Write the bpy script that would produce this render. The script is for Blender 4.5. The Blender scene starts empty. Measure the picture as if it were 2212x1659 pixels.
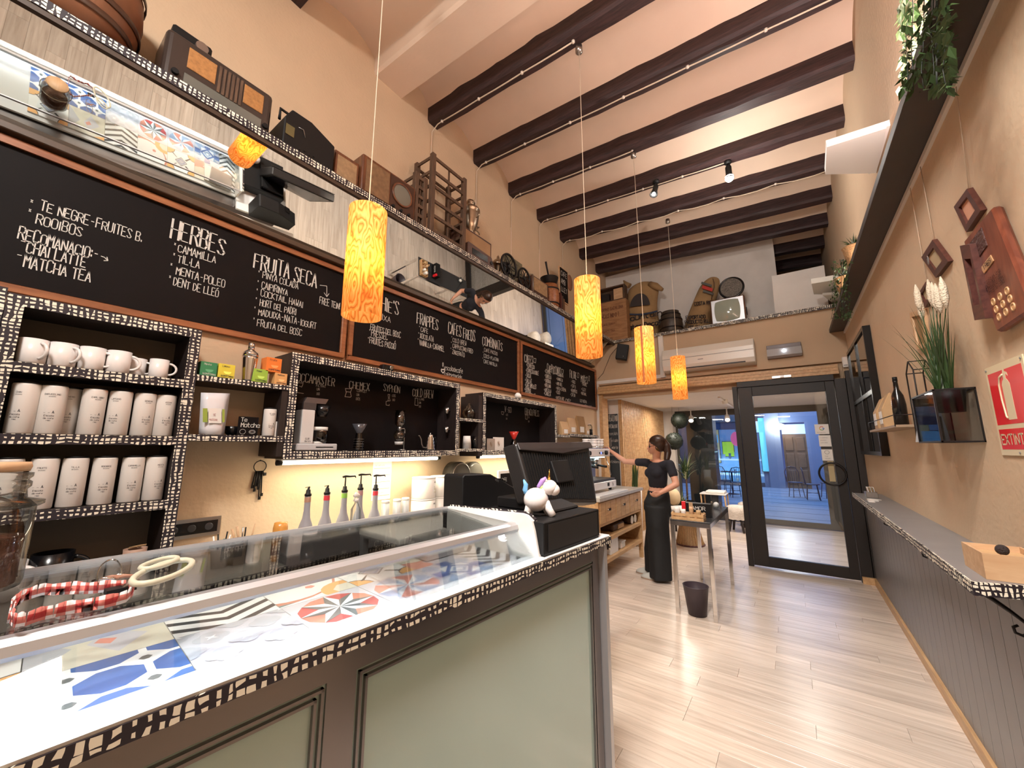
import bpy, bmesh, math, random
from mathutils import Vector, Matrix
random.seed(7)
S = bpy.context.scene
COL = S.collection
# ---------------- camera
W, H, FPX = 2212, 1659, 831.0
YAW, PITCH, EYE = math.radians(35.7), math.radians(9.4), 1.5
cam = bpy.data.cameras.new('camera'); cam_o = bpy.data.objects.new('camera', cam); COL.objects.link(cam_o)
cam.sensor_width = 36; cam.lens = FPX / W * 36; cam.clip_start = 0.02
cam_o.location = (0, 0, EYE); cam_o.rotation_euler = (math.pi/2 + PITCH, 0, YAW)
S.camera = cam_o
# ---------------- world: dusk outside the shop front
wd = bpy.data.worlds.new('world'); S.world = wd; wd.use_nodes = True
wd.node_tree.nodes['Background'].inputs[0].default_value = (0.10, 0.22, 0.75, 1)
wd.node_tree.nodes['Background'].inputs[1].default_value = 0.35
S.view_settings.view_transform = 'Standard'; S.view_settings.look = 'None'
S.view_settings.gamma = 1; S.view_settings.use_curve_mapping = False
S.view_settings.exposure = 0.40
# ---------------- lights
def lamp(name, kind, loc, power, color, size=.1, rot=None, sy=None, spot=None, aim=None, spread=None):
    d = bpy.data.lights.new(name, kind); d.energy = power; d.color = color
    if kind == 'AREA':
        d.size = size
        if sy: d.shape = 'RECTANGLE'; d.size_y = sy
        if spread: d.spread = spread
    elif kind == 'SPOT':
        d.spot_size = spot or 1.2; d.spot_blend = .6; d.shadow_soft_size = size
    else: d.shadow_soft_size = size
    o = bpy.data.objects.new(name, d); COL.objects.link(o); o.location = loc
    if rot: o.rotation_euler = rot
    if aim is not None: o.rotation_euler = (Vector(aim) - Vector(loc)).to_track_quat('-Z', 'Y').to_euler()
    return o
WARM, NEUT, COOL, BLUE = (1, .84, .68), (1, .94, .88), (.86, .92, 1), (.33, .56, 1)
PEND = [(-1.571, .985), (-1.04, 2.331), (-1.058, 3.653), (-1.076, 5.108)]
for (x, y) in PEND:
    lamp('pendant_bulb_light', 'POINT', (x, y, 2.36), 30, WARM, .035)
lamp('spot_bulb_light', 'POINT', (-.255, 4.20, 4.02), 22, NEUT, .06)
lamp('spot_bulb_light', 'SPOT', (-.98, 3.98, 4.05), 110, NEUT, .04, spot=1.5, aim=(-1.4, 3.2, 0))
lamp('room_fill_light', 'AREA', (-.6, -.9, 4.1), 95, NEUT, .5, aim=(-1.2, 1.6, 0))  # unseen soft fill behind the camera, aimed at the counter
lamp('room_fill_light', 'AREA', (-.25, .1, 4.3), 30, NEUT, .4, aim=(-.35, 3.0, 0), spread=1.5)  # second fill, added out of view to brighten the floor
lamp('uplight', 'AREA', (.60, 1.6, 3.05), 60, (1, .78, .74), .06, rot=(math.pi, .2, 0), sy=2.0)
lamp('uplight', 'AREA', (.60, 4.6, 3.05), 4.5, (1, .84, .70), .06, rot=(math.pi, .2, 0), sy=1.2)
lamp('tube_light', 'AREA', (-2.46, 1.74, 1.385), 6.5, (1, .88, .62), .04, rot=(0, 0, 0), sy=1.2)
lamp('tube_light', 'AREA', (-2.46, 3.45, 1.385), 6, (1, .88, .62), .04, rot=(0, 0, 0), sy=1.1)
for x, y in ((-1.9, 8.0), (-.6, 8.0), (-.1, 7.2), (-1.6, 7.0)):
    lamp('front_room_light', 'AREA', (x, y, 2.27), 15, (1, .88, .76), .25, rot=(0, 0, 0))
lamp('street_lamp_light', 'AREA', (-.5, 16.3, 5.0), 560, BLUE, 6, rot=(0, 0, 0), sy=6)
# ---------------- helpers
fw = Vector((-math.sin(YAW)*math.cos(PITCH), math.cos(YAW)*math.cos(PITCH), math.sin(PITCH)))
rt = Vector((math.cos(YAW), math.sin(YAW), 0)); up = rt.cross(fw); CAM = Vector((0, 0, EYE))
def ray(x, y): return fw + rt*((x - W/2)/FPX) - up*((y - H/2)/FPX)
def PX(x, y, X): d = ray(x, y); return CAM + d*(X/d.x)
def PY(x, y, Y): d = ray(x, y); return CAM + d*(Y/d.y)
def PZ(x, y, Z): d = ray(x, y); return CAM + d*((Z - EYE)/d.z)
def V(*a): return Vector(a or (0, 0, 0))
class MB:
    def __init__(s): s.v = []; s.f = []; s.m = []; s.sm = []
    def poly(s, pts, m=0, sm=False):
        n = len(s.v); s.v += [Vector(p) for p in pts]; s.f.append(list(range(n, n+len(pts)))); s.m.append(m); s.sm.append(sm); return s
    def faces(s, pts, fs, m=0, sm=False):
        n = len(s.v); s.v += [Vector(p) for p in pts]
        for f in fs: s.f.append([n+i for i in f]); s.m.append(m); s.sm.append(sm)
        return s
    def box(s, a, b, m=0):
        (x0, y0, z0), (x1, y1, z1) = a, b
        x0, x1 = min(x0, x1), max(x0, x1); y0, y1 = min(y0, y1), max(y0, y1); z0, z1 = min(z0, z1), max(z0, z1)
        p = [(x0,y0,z0),(x1,y0,z0),(x1,y1,z0),(x0,y1,z0),(x0,y0,z1),(x1,y0,z1),(x1,y1,z1),(x0,y1,z1)]
        return s.faces(p, [(0,3,2,1),(4,5,6,7),(0,1,5,4),(1,2,6,5),(2,3,7,6),(3,0,4,7)], m)
    def obox(s, c, ax, ay, az, m=0):   # centre and three half vectors
        c, ax, ay, az = map(Vector, (c, ax, ay, az))
        p = [c+ax*i+ay*j+az*k for k in (-1,1) for i, j in ((-1,-1),(1,-1),(1,1),(-1,1))]
        return s.faces(p, [(0,3,2,1),(4,5,6,7),(0,1,5,4),(1,2,6,5),(2,3,7,6),(3,0,4,7)], m)
    def lathe(s, prof, c=(0,0,0), n=20, m=0, axis='z', sm=True, cap=True, ang=None, rot=None):
        c = Vector(c); b = len(s.v); k = len(prof)
        for j in range(n):
            a = 2*math.pi*j/n
            for r, h in prof:
                q = Vector((r*math.cos(a), r*math.sin(a), h))
                if axis == 'x': q = Vector((q.z, q.x, q.y))
                elif axis == 'y': q = Vector((q.y, q.z, q.x))
                if rot is not None: q = rot @ q
                s.v.append(c+q)
        for j in range(n):
            j2 = (j+1) % n
            for i in range(k-1):
                s.f.append([b+j*k+i, b+j2*k+i, b+j2*k+i+1, b+j*k+i+1]); s.m.append(m); s.sm.append(sm)
        if cap:
            if prof[0][0] > 1e-5: s.f.append([b+j*k for j in range(n)][::-1]); s.m.append(m); s.sm.append(False)
            if prof[-1][0] > 1e-5: s.f.append([b+j*k+k-1 for j in range(n)]); s.m.append(m); s.sm.append(False)
        return s
    def tube(s, pts, r, n=8, m=0, close=False, sm=True):
        pts = [Vector(p) for p in pts]; rs = r if isinstance(r, (list, tuple)) else [r]*len(pts)
        b = len(s.v); k = len(pts); prev = None
        for i, p in enumerate(pts):
            if close: t = pts[(i+1) % k]-pts[i-1]
            else: t = pts[min(i+1, k-1)]-pts[max(i-1, 0)]
            t = t.normalized() if t.length > 1e-9 else Vector((0,0,1))
            if prev is None:
                a = t.cross(Vector((0,0,1)))
                if a.length < .05: a = t.cross(Vector((1,0,0)))
            else: a = prev - t*prev.dot(t)
            a.normalize(); prev = a; c = t.cross(a)
            for j in range(n):
                th = 2*math.pi*j/n; s.v.append(p+(a*math.cos(th)+c*math.sin(th))*rs[i])
        rng = k if close else k-1
        for i in range(rng):
            i2 = (i+1) % k
            for j in range(n):
                j2 = (j+1) % n; s.f.append([b+i*n+j, b+i2*n+j, b+i2*n+j2, b+i*n+j2]); s.m.append(m); s.sm.append(sm)
        if not close:
            s.f.append([b+j for j in range(n)]); s.m.append(m); s.sm.append(False)
            s.f.append([b+(k-1)*n+j for j in range(n)][::-1]); s.m.append(m); s.sm.append(False)
        return s
    def prism(s, pts, d, m=0, sm=False):  # polygon extruded along vector d
        pts = [Vector(p) for p in pts]; d = Vector(d); n = len(pts)
        s.faces(pts+[p+d for p in pts], [tuple(range(n))[::-1], tuple(range(n, 2*n))]+[(i, (i+1) % n, n+(i+1) % n, n+i) for i in range(n)], m, sm)
        return s
    def ball(s, c, r, n=12, k=8, m=0, sc=(1,1,1)):
        c = Vector(c); prof = [(math.sin(math.pi*i/k), -math.cos(math.pi*i/k)) for i in range(k+1)]
        b = len(s.v)
        s.lathe([(p[0]*r, p[1]*r) for p in prof], (0,0,0), n, m, cap=False)
        for i in range(b, len(s.v)): q = s.v[i]; s.v[i] = c+Vector((q.x*sc[0], q.y*sc[1], q.z*sc[2]))
        return s
    def xf(s, M):
        s.v = [M @ p for p in s.v]; return s
    def build(s, name, mats, parent=None, bevel=0, loc=None, seg=1, **props):
        if not isinstance(mats, (list, tuple)): mats = [mats]
        off = Vector((0,0,0))
        if loc is not None: off = Vector(loc)
        me = bpy.data.meshes.new(name)
        pv = s.v
        if parent is not None and parent.get('_w'): off = Vector(parent['_w'])
        if off.length > 0: pv = [p-off for p in s.v]
        me.from_pydata([tuple(p) for p in pv], [], s.f)
        for mm in mats: me.materials.append(mm)
        me.polygons.foreach_set('material_index', s.m); me.polygons.foreach_set('use_smooth', s.sm)
        bm = bmesh.new(); bm.from_mesh(me); bmesh.ops.remove_doubles(bm, verts=bm.verts, dist=1e-6)
        bmesh.ops.recalc_face_normals(bm, faces=bm.faces); bm.to_mesh(me); bm.free(); me.update()
        o = bpy.data.objects.new(name, me); COL.objects.link(o)
        if parent is not None: o.parent = parent
        elif loc is not None: o.location = loc
        if bevel:
            bv = o.modifiers.new('bevel', 'BEVEL'); bv.width = bevel; bv.segments = seg; bv.limit_method = 'ANGLE'; bv.harden_normals = False
        for k_, v_ in props.items(): o[k_] = v_
        return o
def tag(o, label, cat, group=None, kind=None):
    o['label'] = label; o['category'] = cat
    if group: o['group'] = group
    if kind: o['kind'] = kind
    return o
def thing(name, label, cat, loc=(0,0,0), group=None, local=False, rz=0):
    """Empty at the thing's base. Children are meshed in world coordinates unless local."""
    o = bpy.data.objects.new(name, None); COL.objects.link(o); o.location = loc; o.empty_display_size = .05
    o.rotation_euler = (0, 0, rz)
    if not local and Vector(loc).length > 0: o['_w'] = tuple(loc)
    return tag(o, label, cat, group)
def dup(root, loc=None, rz=None, label=None, group=None, name=None, sc=None):
    r = root.copy(); COL.objects.link(r)
    if name: r.name = name
    if loc is not None: r.location = loc
    if rz is not None: r.rotation_euler = (0, 0, rz)
    if sc is not None: r.scale = (sc, sc, sc) if not isinstance(sc, tuple) else sc
    if label: r['label'] = label
    if group: r['group'] = group
    for ch in list(root.children):
        c = ch.copy(); COL.objects.link(c); c.parent = r
        for g in list(ch.children):
            d = g.copy(); COL.objects.link(d); d.parent = c
    return r
def struct(name, mb, m, parent=None, **k):
    o = mb.build(name, m, parent, **k)
    if parent is None: o['kind'] = 'structure'
    return o
# ---------------- materials
def nt(name):
    m = bpy.data.materials.new(name); m.use_nodes = True; t = m.node_tree; b = t.nodes['Principled BSDF']; return m, t, b
def N(t, kind, **kw):
    n = t.nodes.new(kind)
    for k, v in kw.items():
        if k.startswith('i_'): n.inputs[int(k[2:])].default_value = v
        else: setattr(n, k, v)
    return n
def L(t, a, b): t.links.new(a, b)
def mth(t, op, a=None, b=None, c=None):
    n = t.nodes.new('ShaderNodeMath'); n.operation = op
    for i, q in enumerate((a, b, c)):
        if q is None: continue
        if isinstance(q, (int, float)): n.inputs[i].default_value = q
        else: t.links.new(q, n.inputs[i])
    return n.outputs[0]
def ramp(t, fac, stops):
    r = t.nodes.new('ShaderNodeValToRGB'); e = r.color_ramp.elements
    while len(e) < len(stops): e.new(.5)
    for q, (p, c) in zip(e, stops): q.position = p; q.color = (*c, 1)
    t.links.new(fac, r.inputs[0]); return r.outputs[0]
def bump(t, b, h, st=.2, dist=.01):
    n = t.nodes.new('ShaderNodeBump'); n.inputs['Strength'].default_value = st; n.inputs['Distance'].default_value = dist
    t.links.new(h, n.inputs['Height']); t.links.new(n.outputs[0], b.inputs['Normal'])
def mat(name, c, rough=.5, metal=0, var=0, vs=8, bmp=0, bs=60, emit=None, es=0, coat=0, alpha=None, trans=0, spec=None):
    m, t, b = nt(name); b.inputs['Base Color'].default_value = (*c, 1)
    b.inputs['Roughness'].default_value = rough; b.inputs['Metallic'].default_value = metal
    if coat: b.inputs['Coat Weight'].default_value = coat; b.inputs['Coat Roughness'].default_value = .1
    if spec is not None: b.inputs['Specular IOR Level'].default_value = spec
    if trans: b.inputs['Transmission Weight'].default_value = trans
    if alpha is not None: b.inputs['Alpha'].default_value = alpha
    if emit: b.inputs['Emission Color'].default_value = (*emit, 1); b.inputs['Emission Strength'].default_value = es
    if var or bmp:
        tc = N(t, 'ShaderNodeTexCoord')
    if var:
        n = N(t, 'ShaderNodeTexNoise'); n.inputs['Scale'].default_value = vs; n.inputs['Detail'].default_value = 5; L(t, tc.outputs['Object'], n.inputs['Vector'])
        o = ramp(t, n.outputs['Fac'], [(.3, tuple(x*(1-var) for x in c)), (.7, tuple(min(1, x*(1+var)) for x in c))]); L(t, o, b.inputs['Base Color'])
    if bmp:
        n = N(t, 'ShaderNodeTexNoise'); n.inputs['Scale'].default_value = bs; n.inputs['Detail'].default_value = 4; L(t, tc.outputs['Object'], n.inputs['Vector'])
        bump(t, b, n.outputs['Fac'], bmp)
    return m
def wood(name, c1, c2, rough=.45, scale=6, stretch=(1, 12, 12), metal=0, rnd=0, bmp=.1):
    m, t, b = nt(name); tc = N(t, 'ShaderNodeTexCoord'); mp = N(t, 'ShaderNodeMapping'); mp.inputs['Scale'].default_value = stretch
    L(t, tc.outputs['Object'], mp.inputs['Vector'])
    vec = mp.outputs[0]
    if rnd:
        oi = N(t, 'ShaderNodeObjectInfo'); cb = N(t, 'ShaderNodeVectorMath', operation='ADD'); sc = N(t, 'ShaderNodeVectorMath', operation='SCALE')
        sc.inputs[0].default_value = (37, 51, 23); L(t, oi.outputs['Random'], sc.inputs['Scale']); L(t, vec, cb.inputs[0]); L(t, sc.outputs[0], cb.inputs[1]); vec = cb.outputs[0]
    n = N(t, 'ShaderNodeTexNoise'); n.inputs['Scale'].default_value = scale; n.inputs['Detail'].default_value = 6; n.inputs['Distortion'].default_value = .6; L(t, vec, n.inputs['Vector'])
    o = ramp(t, n.outputs['Fac'], [(.32, c1), (.68, c2)])
    if rnd:
        hs = N(t, 'ShaderNodeHueSaturation'); L(t, o, hs.inputs['Color'])
        L(t, mth(t, 'MULTIPLY_ADD', oi.outputs['Random'], rnd, 1-rnd/2), hs.inputs['Value']); o = hs.outputs[0]
    L(t, o, b.inputs['Base Color']); b.inputs['Roughness'].default_value = rough; b.inputs['Metallic'].default_value = metal
    if bmp: bump(t, b, n.outputs['Fac'], bmp, .002)
    return m
def hatch():   # cream cloth with brushed black criss-cross strokes
    m, t, b = nt('black_cream_hatch'); g = N(t, 'ShaderNodeNewGeometry'); sp = N(t, 'ShaderNodeSeparateXYZ'); L(t, g.outputs['Position'], sp.inputs[0])
    h = mth(t, 'ADD', sp.outputs[0], sp.outputs[1]); v = sp.outputs[2]
    def strokes(a, bb, k, seed):
        cb = N(t, 'ShaderNodeCombineXYZ'); L(t, a, cb.inputs[0]); L(t, bb, cb.inputs[1]); cb.inputs[2].default_value = seed
        n1 = N(t, 'ShaderNodeTexNoise'); n1.inputs['Scale'].default_value = 15; L(t, cb.outputs[0], n1.inputs['Vector'])
        w = mth(t, 'MULTIPLY_ADD', a, k, mth(t, 'MULTIPLY', n1.outputs['Fac'], 1.0))
        fr = mth(t, 'FRACT', w); fl = mth(t, 'FLOOR', w)
        cc = N(t, 'ShaderNodeCombineXYZ'); L(t, fl, cc.inputs[0]); L(t, mth(t, 'MULTIPLY', bb, 20), cc.inputs[1]); cc.inputs[2].default_value = seed
        n2 = N(t, 'ShaderNodeTexNoise'); n2.inputs['Scale'].default_value = 1.1; n2.inputs['Detail'].default_value = 1; L(t, cc.outputs[0], n2.inputs['Vector'])
        th = mth(t, 'MULTIPLY_ADD', n2.outputs['Fac'], 1.6, -.34)
        return mth(t, 'LESS_THAN', fr, th)
    a = mth(t, 'MAXIMUM', strokes(h, v, 54, 1.3), strokes(v, h, 62, 5.1))
    mx = N(t, 'ShaderNodeMix', data_type='RGBA'); L(t, a, mx.inputs[0]); mx.inputs[6].default_value = (.86, .80, .66, 1); mx.inputs[7].default_value = (.018, .012, .018, 1)
    L(t, mx.outputs[2], b.inputs['Base Color']); b.inputs['Roughness'].default_value = .6
    return m
M = {}
M['hatch'] = hatch()
M['wall'] = mat('warm_plaster', (.56, .42, .285), .85, var=.04, vs=3, bmp=.22, bs=45)
M['wallup'] = mat('pale_plaster', (.68, .53, .41), .85, var=.04, vs=3, bmp=.2, bs=30)
M['vault'] = mat('vault_plaster', (.72, .57, .45), .85, var=.05, vs=2, bmp=.15, bs=20)
M['white_wall'] = mat('white_plaster', (.72, .68, .64), .8, var=.03, bmp=.1)
M['tan'] = mat('tan_board', (.50, .36, .235), .7, var=.05, vs=2)
M['beam'] = wood('dark_beam_wood', (.014, .006, .007), (.050, .021, .021), .6, 5, (1.2, 14, 14), rnd=.3, bmp=.5)
M['black'] = mat('black_matte', (.005, .0045, .005), .55, spec=.3)
M['blackgl'] = mat('black_gloss', (.005, .005, .006), .2)
M['board'] = mat('chalkboard', (.0058, .0042, .0046), .6, spec=.12, var=.12, vs=3)
M['frame'] = wood('red_wood_frame', (.20, .065, .022), (.32, .12, .045), .4, 5, (9, 1.2, 9))
M['dkwood'] = wood('wenge', (.010, .006, .006), (.022, .014, .013), .5, 8, (10, 10, 1))
M['white'] = mat('white_ceramic', (.78, .74, .72), .25)
M['whitem'] = mat('white_matte', (.75, .72, .68), .5)
M['marble'] = mat('white_marble', (.80, .80, .80), .2, var=.05, vs=5)
M['chalk'] = mat('chalk', (.62, .60, .56), .8)
M['ink'] = mat('black_ink', (.05, .045, .05), .7)
M['chrome'] = mat('chrome', (.75, .74, .73), .12, 1)
M['steel'] = mat('brushed_steel', (.45, .42, .40), .3, 1)
M['alu'] = mat('aluminium', (.55, .55, .57), .42, .75)
M['bronze'] = mat('bronze_anodised', (.26, .24, .24), .28, .9)
M['mirror'] = mat('mirror_glass', (.80, .80, .76), .012, 1)
pass
def glassm(name, tint=(1,1,1), refl=.10, rough=.02, ior=1.5):
    m, t, b = nt(name); t.nodes.remove(b); out = t.nodes['Material Output']
    tr = N(t, 'ShaderNodeBsdfTransparent'); tr.inputs[0].default_value = (*tint, 1); gl = N(t, 'ShaderNodeBsdfGlossy'); gl.inputs['Roughness'].default_value = rough
    fr = N(t, 'ShaderNodeFresnel'); fr.inputs[0].default_value = ior; mx = N(t, 'ShaderNodeMixShader')
    L(t, mth(t, 'MULTIPLY_ADD', fr.outputs[0], .8, refl*.2), mx.inputs[0]); L(t, tr.outputs[0], mx.inputs[1]); L(t, gl.outputs[0], mx.inputs[2]); L(t, mx.outputs[0], out.inputs[0])
    return m
M['glass'] = glassm('clear_glass', (.95, .97, .96))
M['winglass'] = glassm('window_glass', (.90, .94, .97), .15)
M['darkgl'] = glassm('smoked_glass', (.25, .25, .27), .3)
M['ppl'] = mat('frosted_front_panel', (.42, .56, .52), .16, var=.05, vs=1.2, coat=.6)
M['red'] = mat('red', (.70, .02, .03), .35)
M['gold'] = mat('gold', (.75, .42, .08), .25, 1)
M['brass'] = mat('tarnished_silver', (.42, .34, .26), .3, 1, var=.3, vs=6)
M['iron'] = mat('cast_iron', (.012, .009, .009), .45, .4)
M['crate'] = wood('old_crate_wood', (.055, .030, .018), (.12, .065, .036), .7, 6, (12, 12, 1.5), bmp=.4)
M['radio'] = wood('radio_walnut', (.075, .024, .010), (.17, .062, .026), .3, 5, (8, 8, 1.5))
M['panelw'] = wood('light_wood', (.45, .26, .12), (.60, .38, .19), .45, 4, (8, 1.2, 8))
M['ply'] = wood('plywood_box', (.50, .30, .16), (.62, .41, .24), .55, 4, (1.5, 8, 8))
M['cloth'] = mat('speaker_cloth', (.30, .19, .10), .9, var=.2, vs=30, bmp=.3, bs=300)
M['orcloth'] = mat('amber_grille_cloth', (.33, .15, .045), .8, var=.2, vs=60)
M['leaf'] = mat('leaf_green', (.030, .065, .017), .45, var=.3, vs=3)
M['leafdk'] = mat('leaf_dark', (.003, .008, .003), .6, var=.3, vs=5)
M['skin'] = mat('skin', (.66, .33, .22), .5, var=.04)
M['hair'] = wood('brown_hair', (.018, .008, .005), (.055, .022, .012), .38, 30, (6, 6, .6))
M['shirt'] = mat('black_shirt', (.012, .011, .018), .85)
M['trouser'] = mat('black_trousers', (.006, .006, .007), .75)
M['sack'] = mat('burlap', (.36, .22, .10), .9, var=.15, vs=6, bmp=.5, bs=250)
M['kraft'] = mat('kraft_paper', (.50, .32, .16), .6, var=.06)
M['grey'] = mat('grey_laminate', (.20, .19, .19), .4, var=.05)
M['straw'] = wood('rattan', (.30, .17, .07), (.50, .31, .15), .6, 20, (8, 8, 1))
M['tubeem'] = mat('lit_tube', (1, 1, 1), .5, emit=(1, .86, .62), es=9)
M['bulbem'] = mat('lit_bulb', (1, 1, 1), .5, emit=(1, .95, .86), es=40)
M['ledem'] = mat('lit_led', (1, 1, 1), .5, emit=(.85, .90, 1), es=7)
def plain(name, c, r=.5, **k):
    if name not in M: M[name] = mat(name, c, r, **k)
    return M[name]
# ---------------- hand lettering
GL = {'A':'002640 1232','B':'000636453303 33413000','C':'4536160501103041','D':'00062644422000','E':'46060040 0333','F':'000646 0333','G':'45361605011030414323','H':'0006 4046 0343','I':'2026','J':'3631201001','K':'0006 460340','L':'060040','M':'0006234640','N':'00064046','O':'103041453616050110','P':'00063645443303','Q':'103041453616050110 2240','R':'00063645443303 2340','S':'45361605143241301001','T':'0646 2026','U':'060110304146','V':'062046','W':'0610233046','X':'0046 0640','Y':'062346 2320','Z':'06460040',
'0':'103041453616050110','1':'152620','2':'05163645440040','3':'0516364544332332410... ','6':'453616050110304142330312','8':'13041636443313021030423313','4':'30360242','5':'46060434421100','9':'40453616040343',
'*':'1224 1422','-':'1333',':':'2122 2425','.':'2021','!':'2622 2021','#':'1016 3036 0242 0444','\'':'2625','·':'2223','/':'0046','(':'36252130','|':'2026',
'a':'44140301103042 4440','c':'4434140301103041','d':'4640 40101403... ','e':'022243342414030110 3040','f':'36261510 0333','h':'0006 0324344340','i':'2024 2526','l':'1610','m':'0004 03142420 23344440','n':'0004 0324344340','o':'1030414334140301 10','p':'0104 0034... ','r':'0004 032434','s':'4424140323324130 1000','t':'1611203 0','g':'4441... ','x':'0044 0440','T ':''}
GL['d']='4640 4334140301103041'; GL['p']='140... '; GL['p']='0400 0324344341301001'; GL['e']='02424334140301103040'; GL['o']='103041433414030110'; GL['s']='4434140323324130100'[:18]; GL['t']='16112030 0434'; GL['3']='051636454433234241301001'; GL['g']='4334140301103041 44401000'
ACC = {'È':('E','1738'),'Ò':('O','1738'),'À':('A','1738'),'Ò ':('O','')}
def glyph(ch):
    if ch in ACC: return GL[ACC[ch][0]]+' '+ACC[ch][1]
    return GL.get(ch, GL.get(ch.upper(), ''))
def write(mb, s, o, hd, vd, h, wf=.5, th=.085, m=0, jit=.12, dbl=False, gap=.3):
    """stroke lettering on a plane: o lower-left, hd reading direction, vd up"""
    o, hd, vd = Vector(o), Vector(hd).normalized(), Vector(vd).normalized(); x = 0; nrm = hd.cross(vd)*.0004
    rr = random.Random(hash(s) % 1000 if False else sum(map(ord, s)))
    for ch in s:
        w = h*wf*(.25 if ch in "I.!':|il·" else 1)
        if ch != ' ':
            jy = rr.uniform(-jit, jit)*h*.35; js = 1+rr.uniform(-jit, jit)
            for st in glyph(ch).split():
                pts = []
                for i in range(0, len(st)-1, 2):
                    gx, gy = int(st[i]), int(st[i+1])
                    if ch in "I.!':|il·": gx = 2
                    pts.append(Vector((x+gx/4*h*wf*(1 if ch not in "I.!':|il·" else .25), gy/6*h*js+jy)))
                for rep in range(2 if dbl else 1):
                    sh = Vector((h*wf*.15*rep, 0))
                    for a, b in zip(pts, pts[1:]):
                        if rep and abs((b-a).x) > abs((b-a).y): continue
                        d = b-a
                        if d.length < 1e-6: continue
                        n = Vector((-d.y, d.x)).normalized()*h*th/2*(.5 if dbl else 1); e = d.normalized()*h*th*.3
                        q = [a-e+n+sh, a-e-n+sh, b+e-n+sh, b+e+n+sh]
                        mb.poly([o+nrm+hd*p.x+vd*p.y for p in q], m)
        x += w+h*wf*gap if ch != ' ' else h*wf*.8
    return x
# ================= SETTING
XL, XR, YF, YB = -2.64, .67, 6.15, -2.6
# floor base + planks
def plankm():
    m, t, b = nt('pale_laminate'); g = N(t, 'ShaderNodeNewGeometry'); mp = N(t, 'ShaderNodeMapping'); mp.inputs['Scale'].default_value = (1.1, 22, 1); L(t, g.outputs['Position'], mp.inputs['Vector'])
    oi = N(t, 'ShaderNodeObjectInfo'); ad = N(t, 'ShaderNodeVectorMath', operation='ADD'); cb = N(t, 'ShaderNodeCombineXYZ'); L(t, mth(t, 'MULTIPLY', oi.outputs['Random'], 40), cb.inputs[0]); L(t, mth(t, 'MULTIPLY', oi.outputs['Random'], 17), cb.inputs[2])
    L(t, mp.outputs[0], ad.inputs[0]); L(t, cb.outputs[0], ad.inputs[1])
    n = N(t, 'ShaderNodeTexNoise'); n.inputs['Scale'].default_value = 1.6; n.inputs['Detail'].default_value = 7; n.inputs['Roughness'].default_value = .62; n.inputs['Distortion'].default_value = .5; L(t, ad.outputs[0], n.inputs['Vector'])
    o = ramp(t, n.outputs['Fac'], [(.26, (.44, .36, .295)), (.5, (.60, .50, .42)), (.74, (.72, .62, .54))])
    hs = N(t, 'ShaderNodeHueSaturation'); L(t, o, hs.inputs['Color']); L(t, mth(t, 'MULTIPLY_ADD', oi.outputs['Random'], .22, .89), hs.inputs['Value'])
    L(t, hs.outputs[0], b.inputs['Base Color']); b.inputs['Roughness'].default_value = .27; bump(t, b, n.outputs['Fac'], .08, .001)
    return m
M['plank'] = plankm()
fl = struct('floor', MB().box((XL, YB, -.12), (XR+.02, 9.5, -.012)), plain('floor_joint', (.12, .085, .06), .7))
pm = MB().box((.0006, .0006, -.012), (1.1994, .1294, 0)).build('plank', M['plank'], fl, bevel=.0008)
pm.location = (-2.5, 3, 0); first = True; rr = random.Random(3); cnt = 0
y = -.6
while y < 9.37:
    x = XL - rr.choice((0, .4, .8, .2, .6, 1.0))
    while x < XR:
        if x+1.2 > XL+.05:
            if y > 1.0 or x > -1.2:
                o = pm if first else pm.copy()
                if not first: COL.objects.link(o); o.parent = fl
                first = False; xa = max(x, XL); xb = min(x+1.2, XR)
                o.location = (xa, y, 0); o.scale = ((xb-xa)/1.2, 1, 1); cnt += 1
        x += 1.2
    y += .13
struct('wall_left', MB().box((XL-.1, YB, 0), (XL, 9.5, 5.05)), M['wall'])
struct('wall_right', MB().box((XR, YB, 0), (XR+.1, 9.5, 2.93)).box((XR+.012, YB, 2.93), (XR+.1, 8.5, 5.0)), M['wall'])
struct('wall_back', MB().box((XL, YB-.1, 0), (XR, YB, 5.05)), M['wallup'])
# front partition above the doorway, ledge, recess
wf_ = MB().box((XL, YF, 2.55), (XR, 6.35, 3.235)).box((XL, YF, 2.33), (-2.58, 6.35, 2.55)).box((-2.58, 6.2, 2.33), (XR, 6.35, 2.55)).box((.60, YF+.001, 0), (XR, 6.35, 2.55))
wf_.box((XL, 6.35, 2.36), (XR, 9.5, 3.235))
struct('wall_front', wf_, M['tan'])
struct('ceiling_front_room', MB().box((XL, 6.351, 2.33), (XR, 9.5, 2.359)), M['white_wall'])
struct('wall_recess', MB().box((XL, 6.8, 3.236), (.06, 6.9, 4.78)).box((XL, 8.5, 3.24), (XR+.1, 8.6, 5)), M['white_wall'])
struct('panel_recess', MB().obox((.28, 6.33, 3.59), (.29, 0, 0), (0, .012, .002), (.006, 0, .31)), M['white_wall'])
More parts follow.
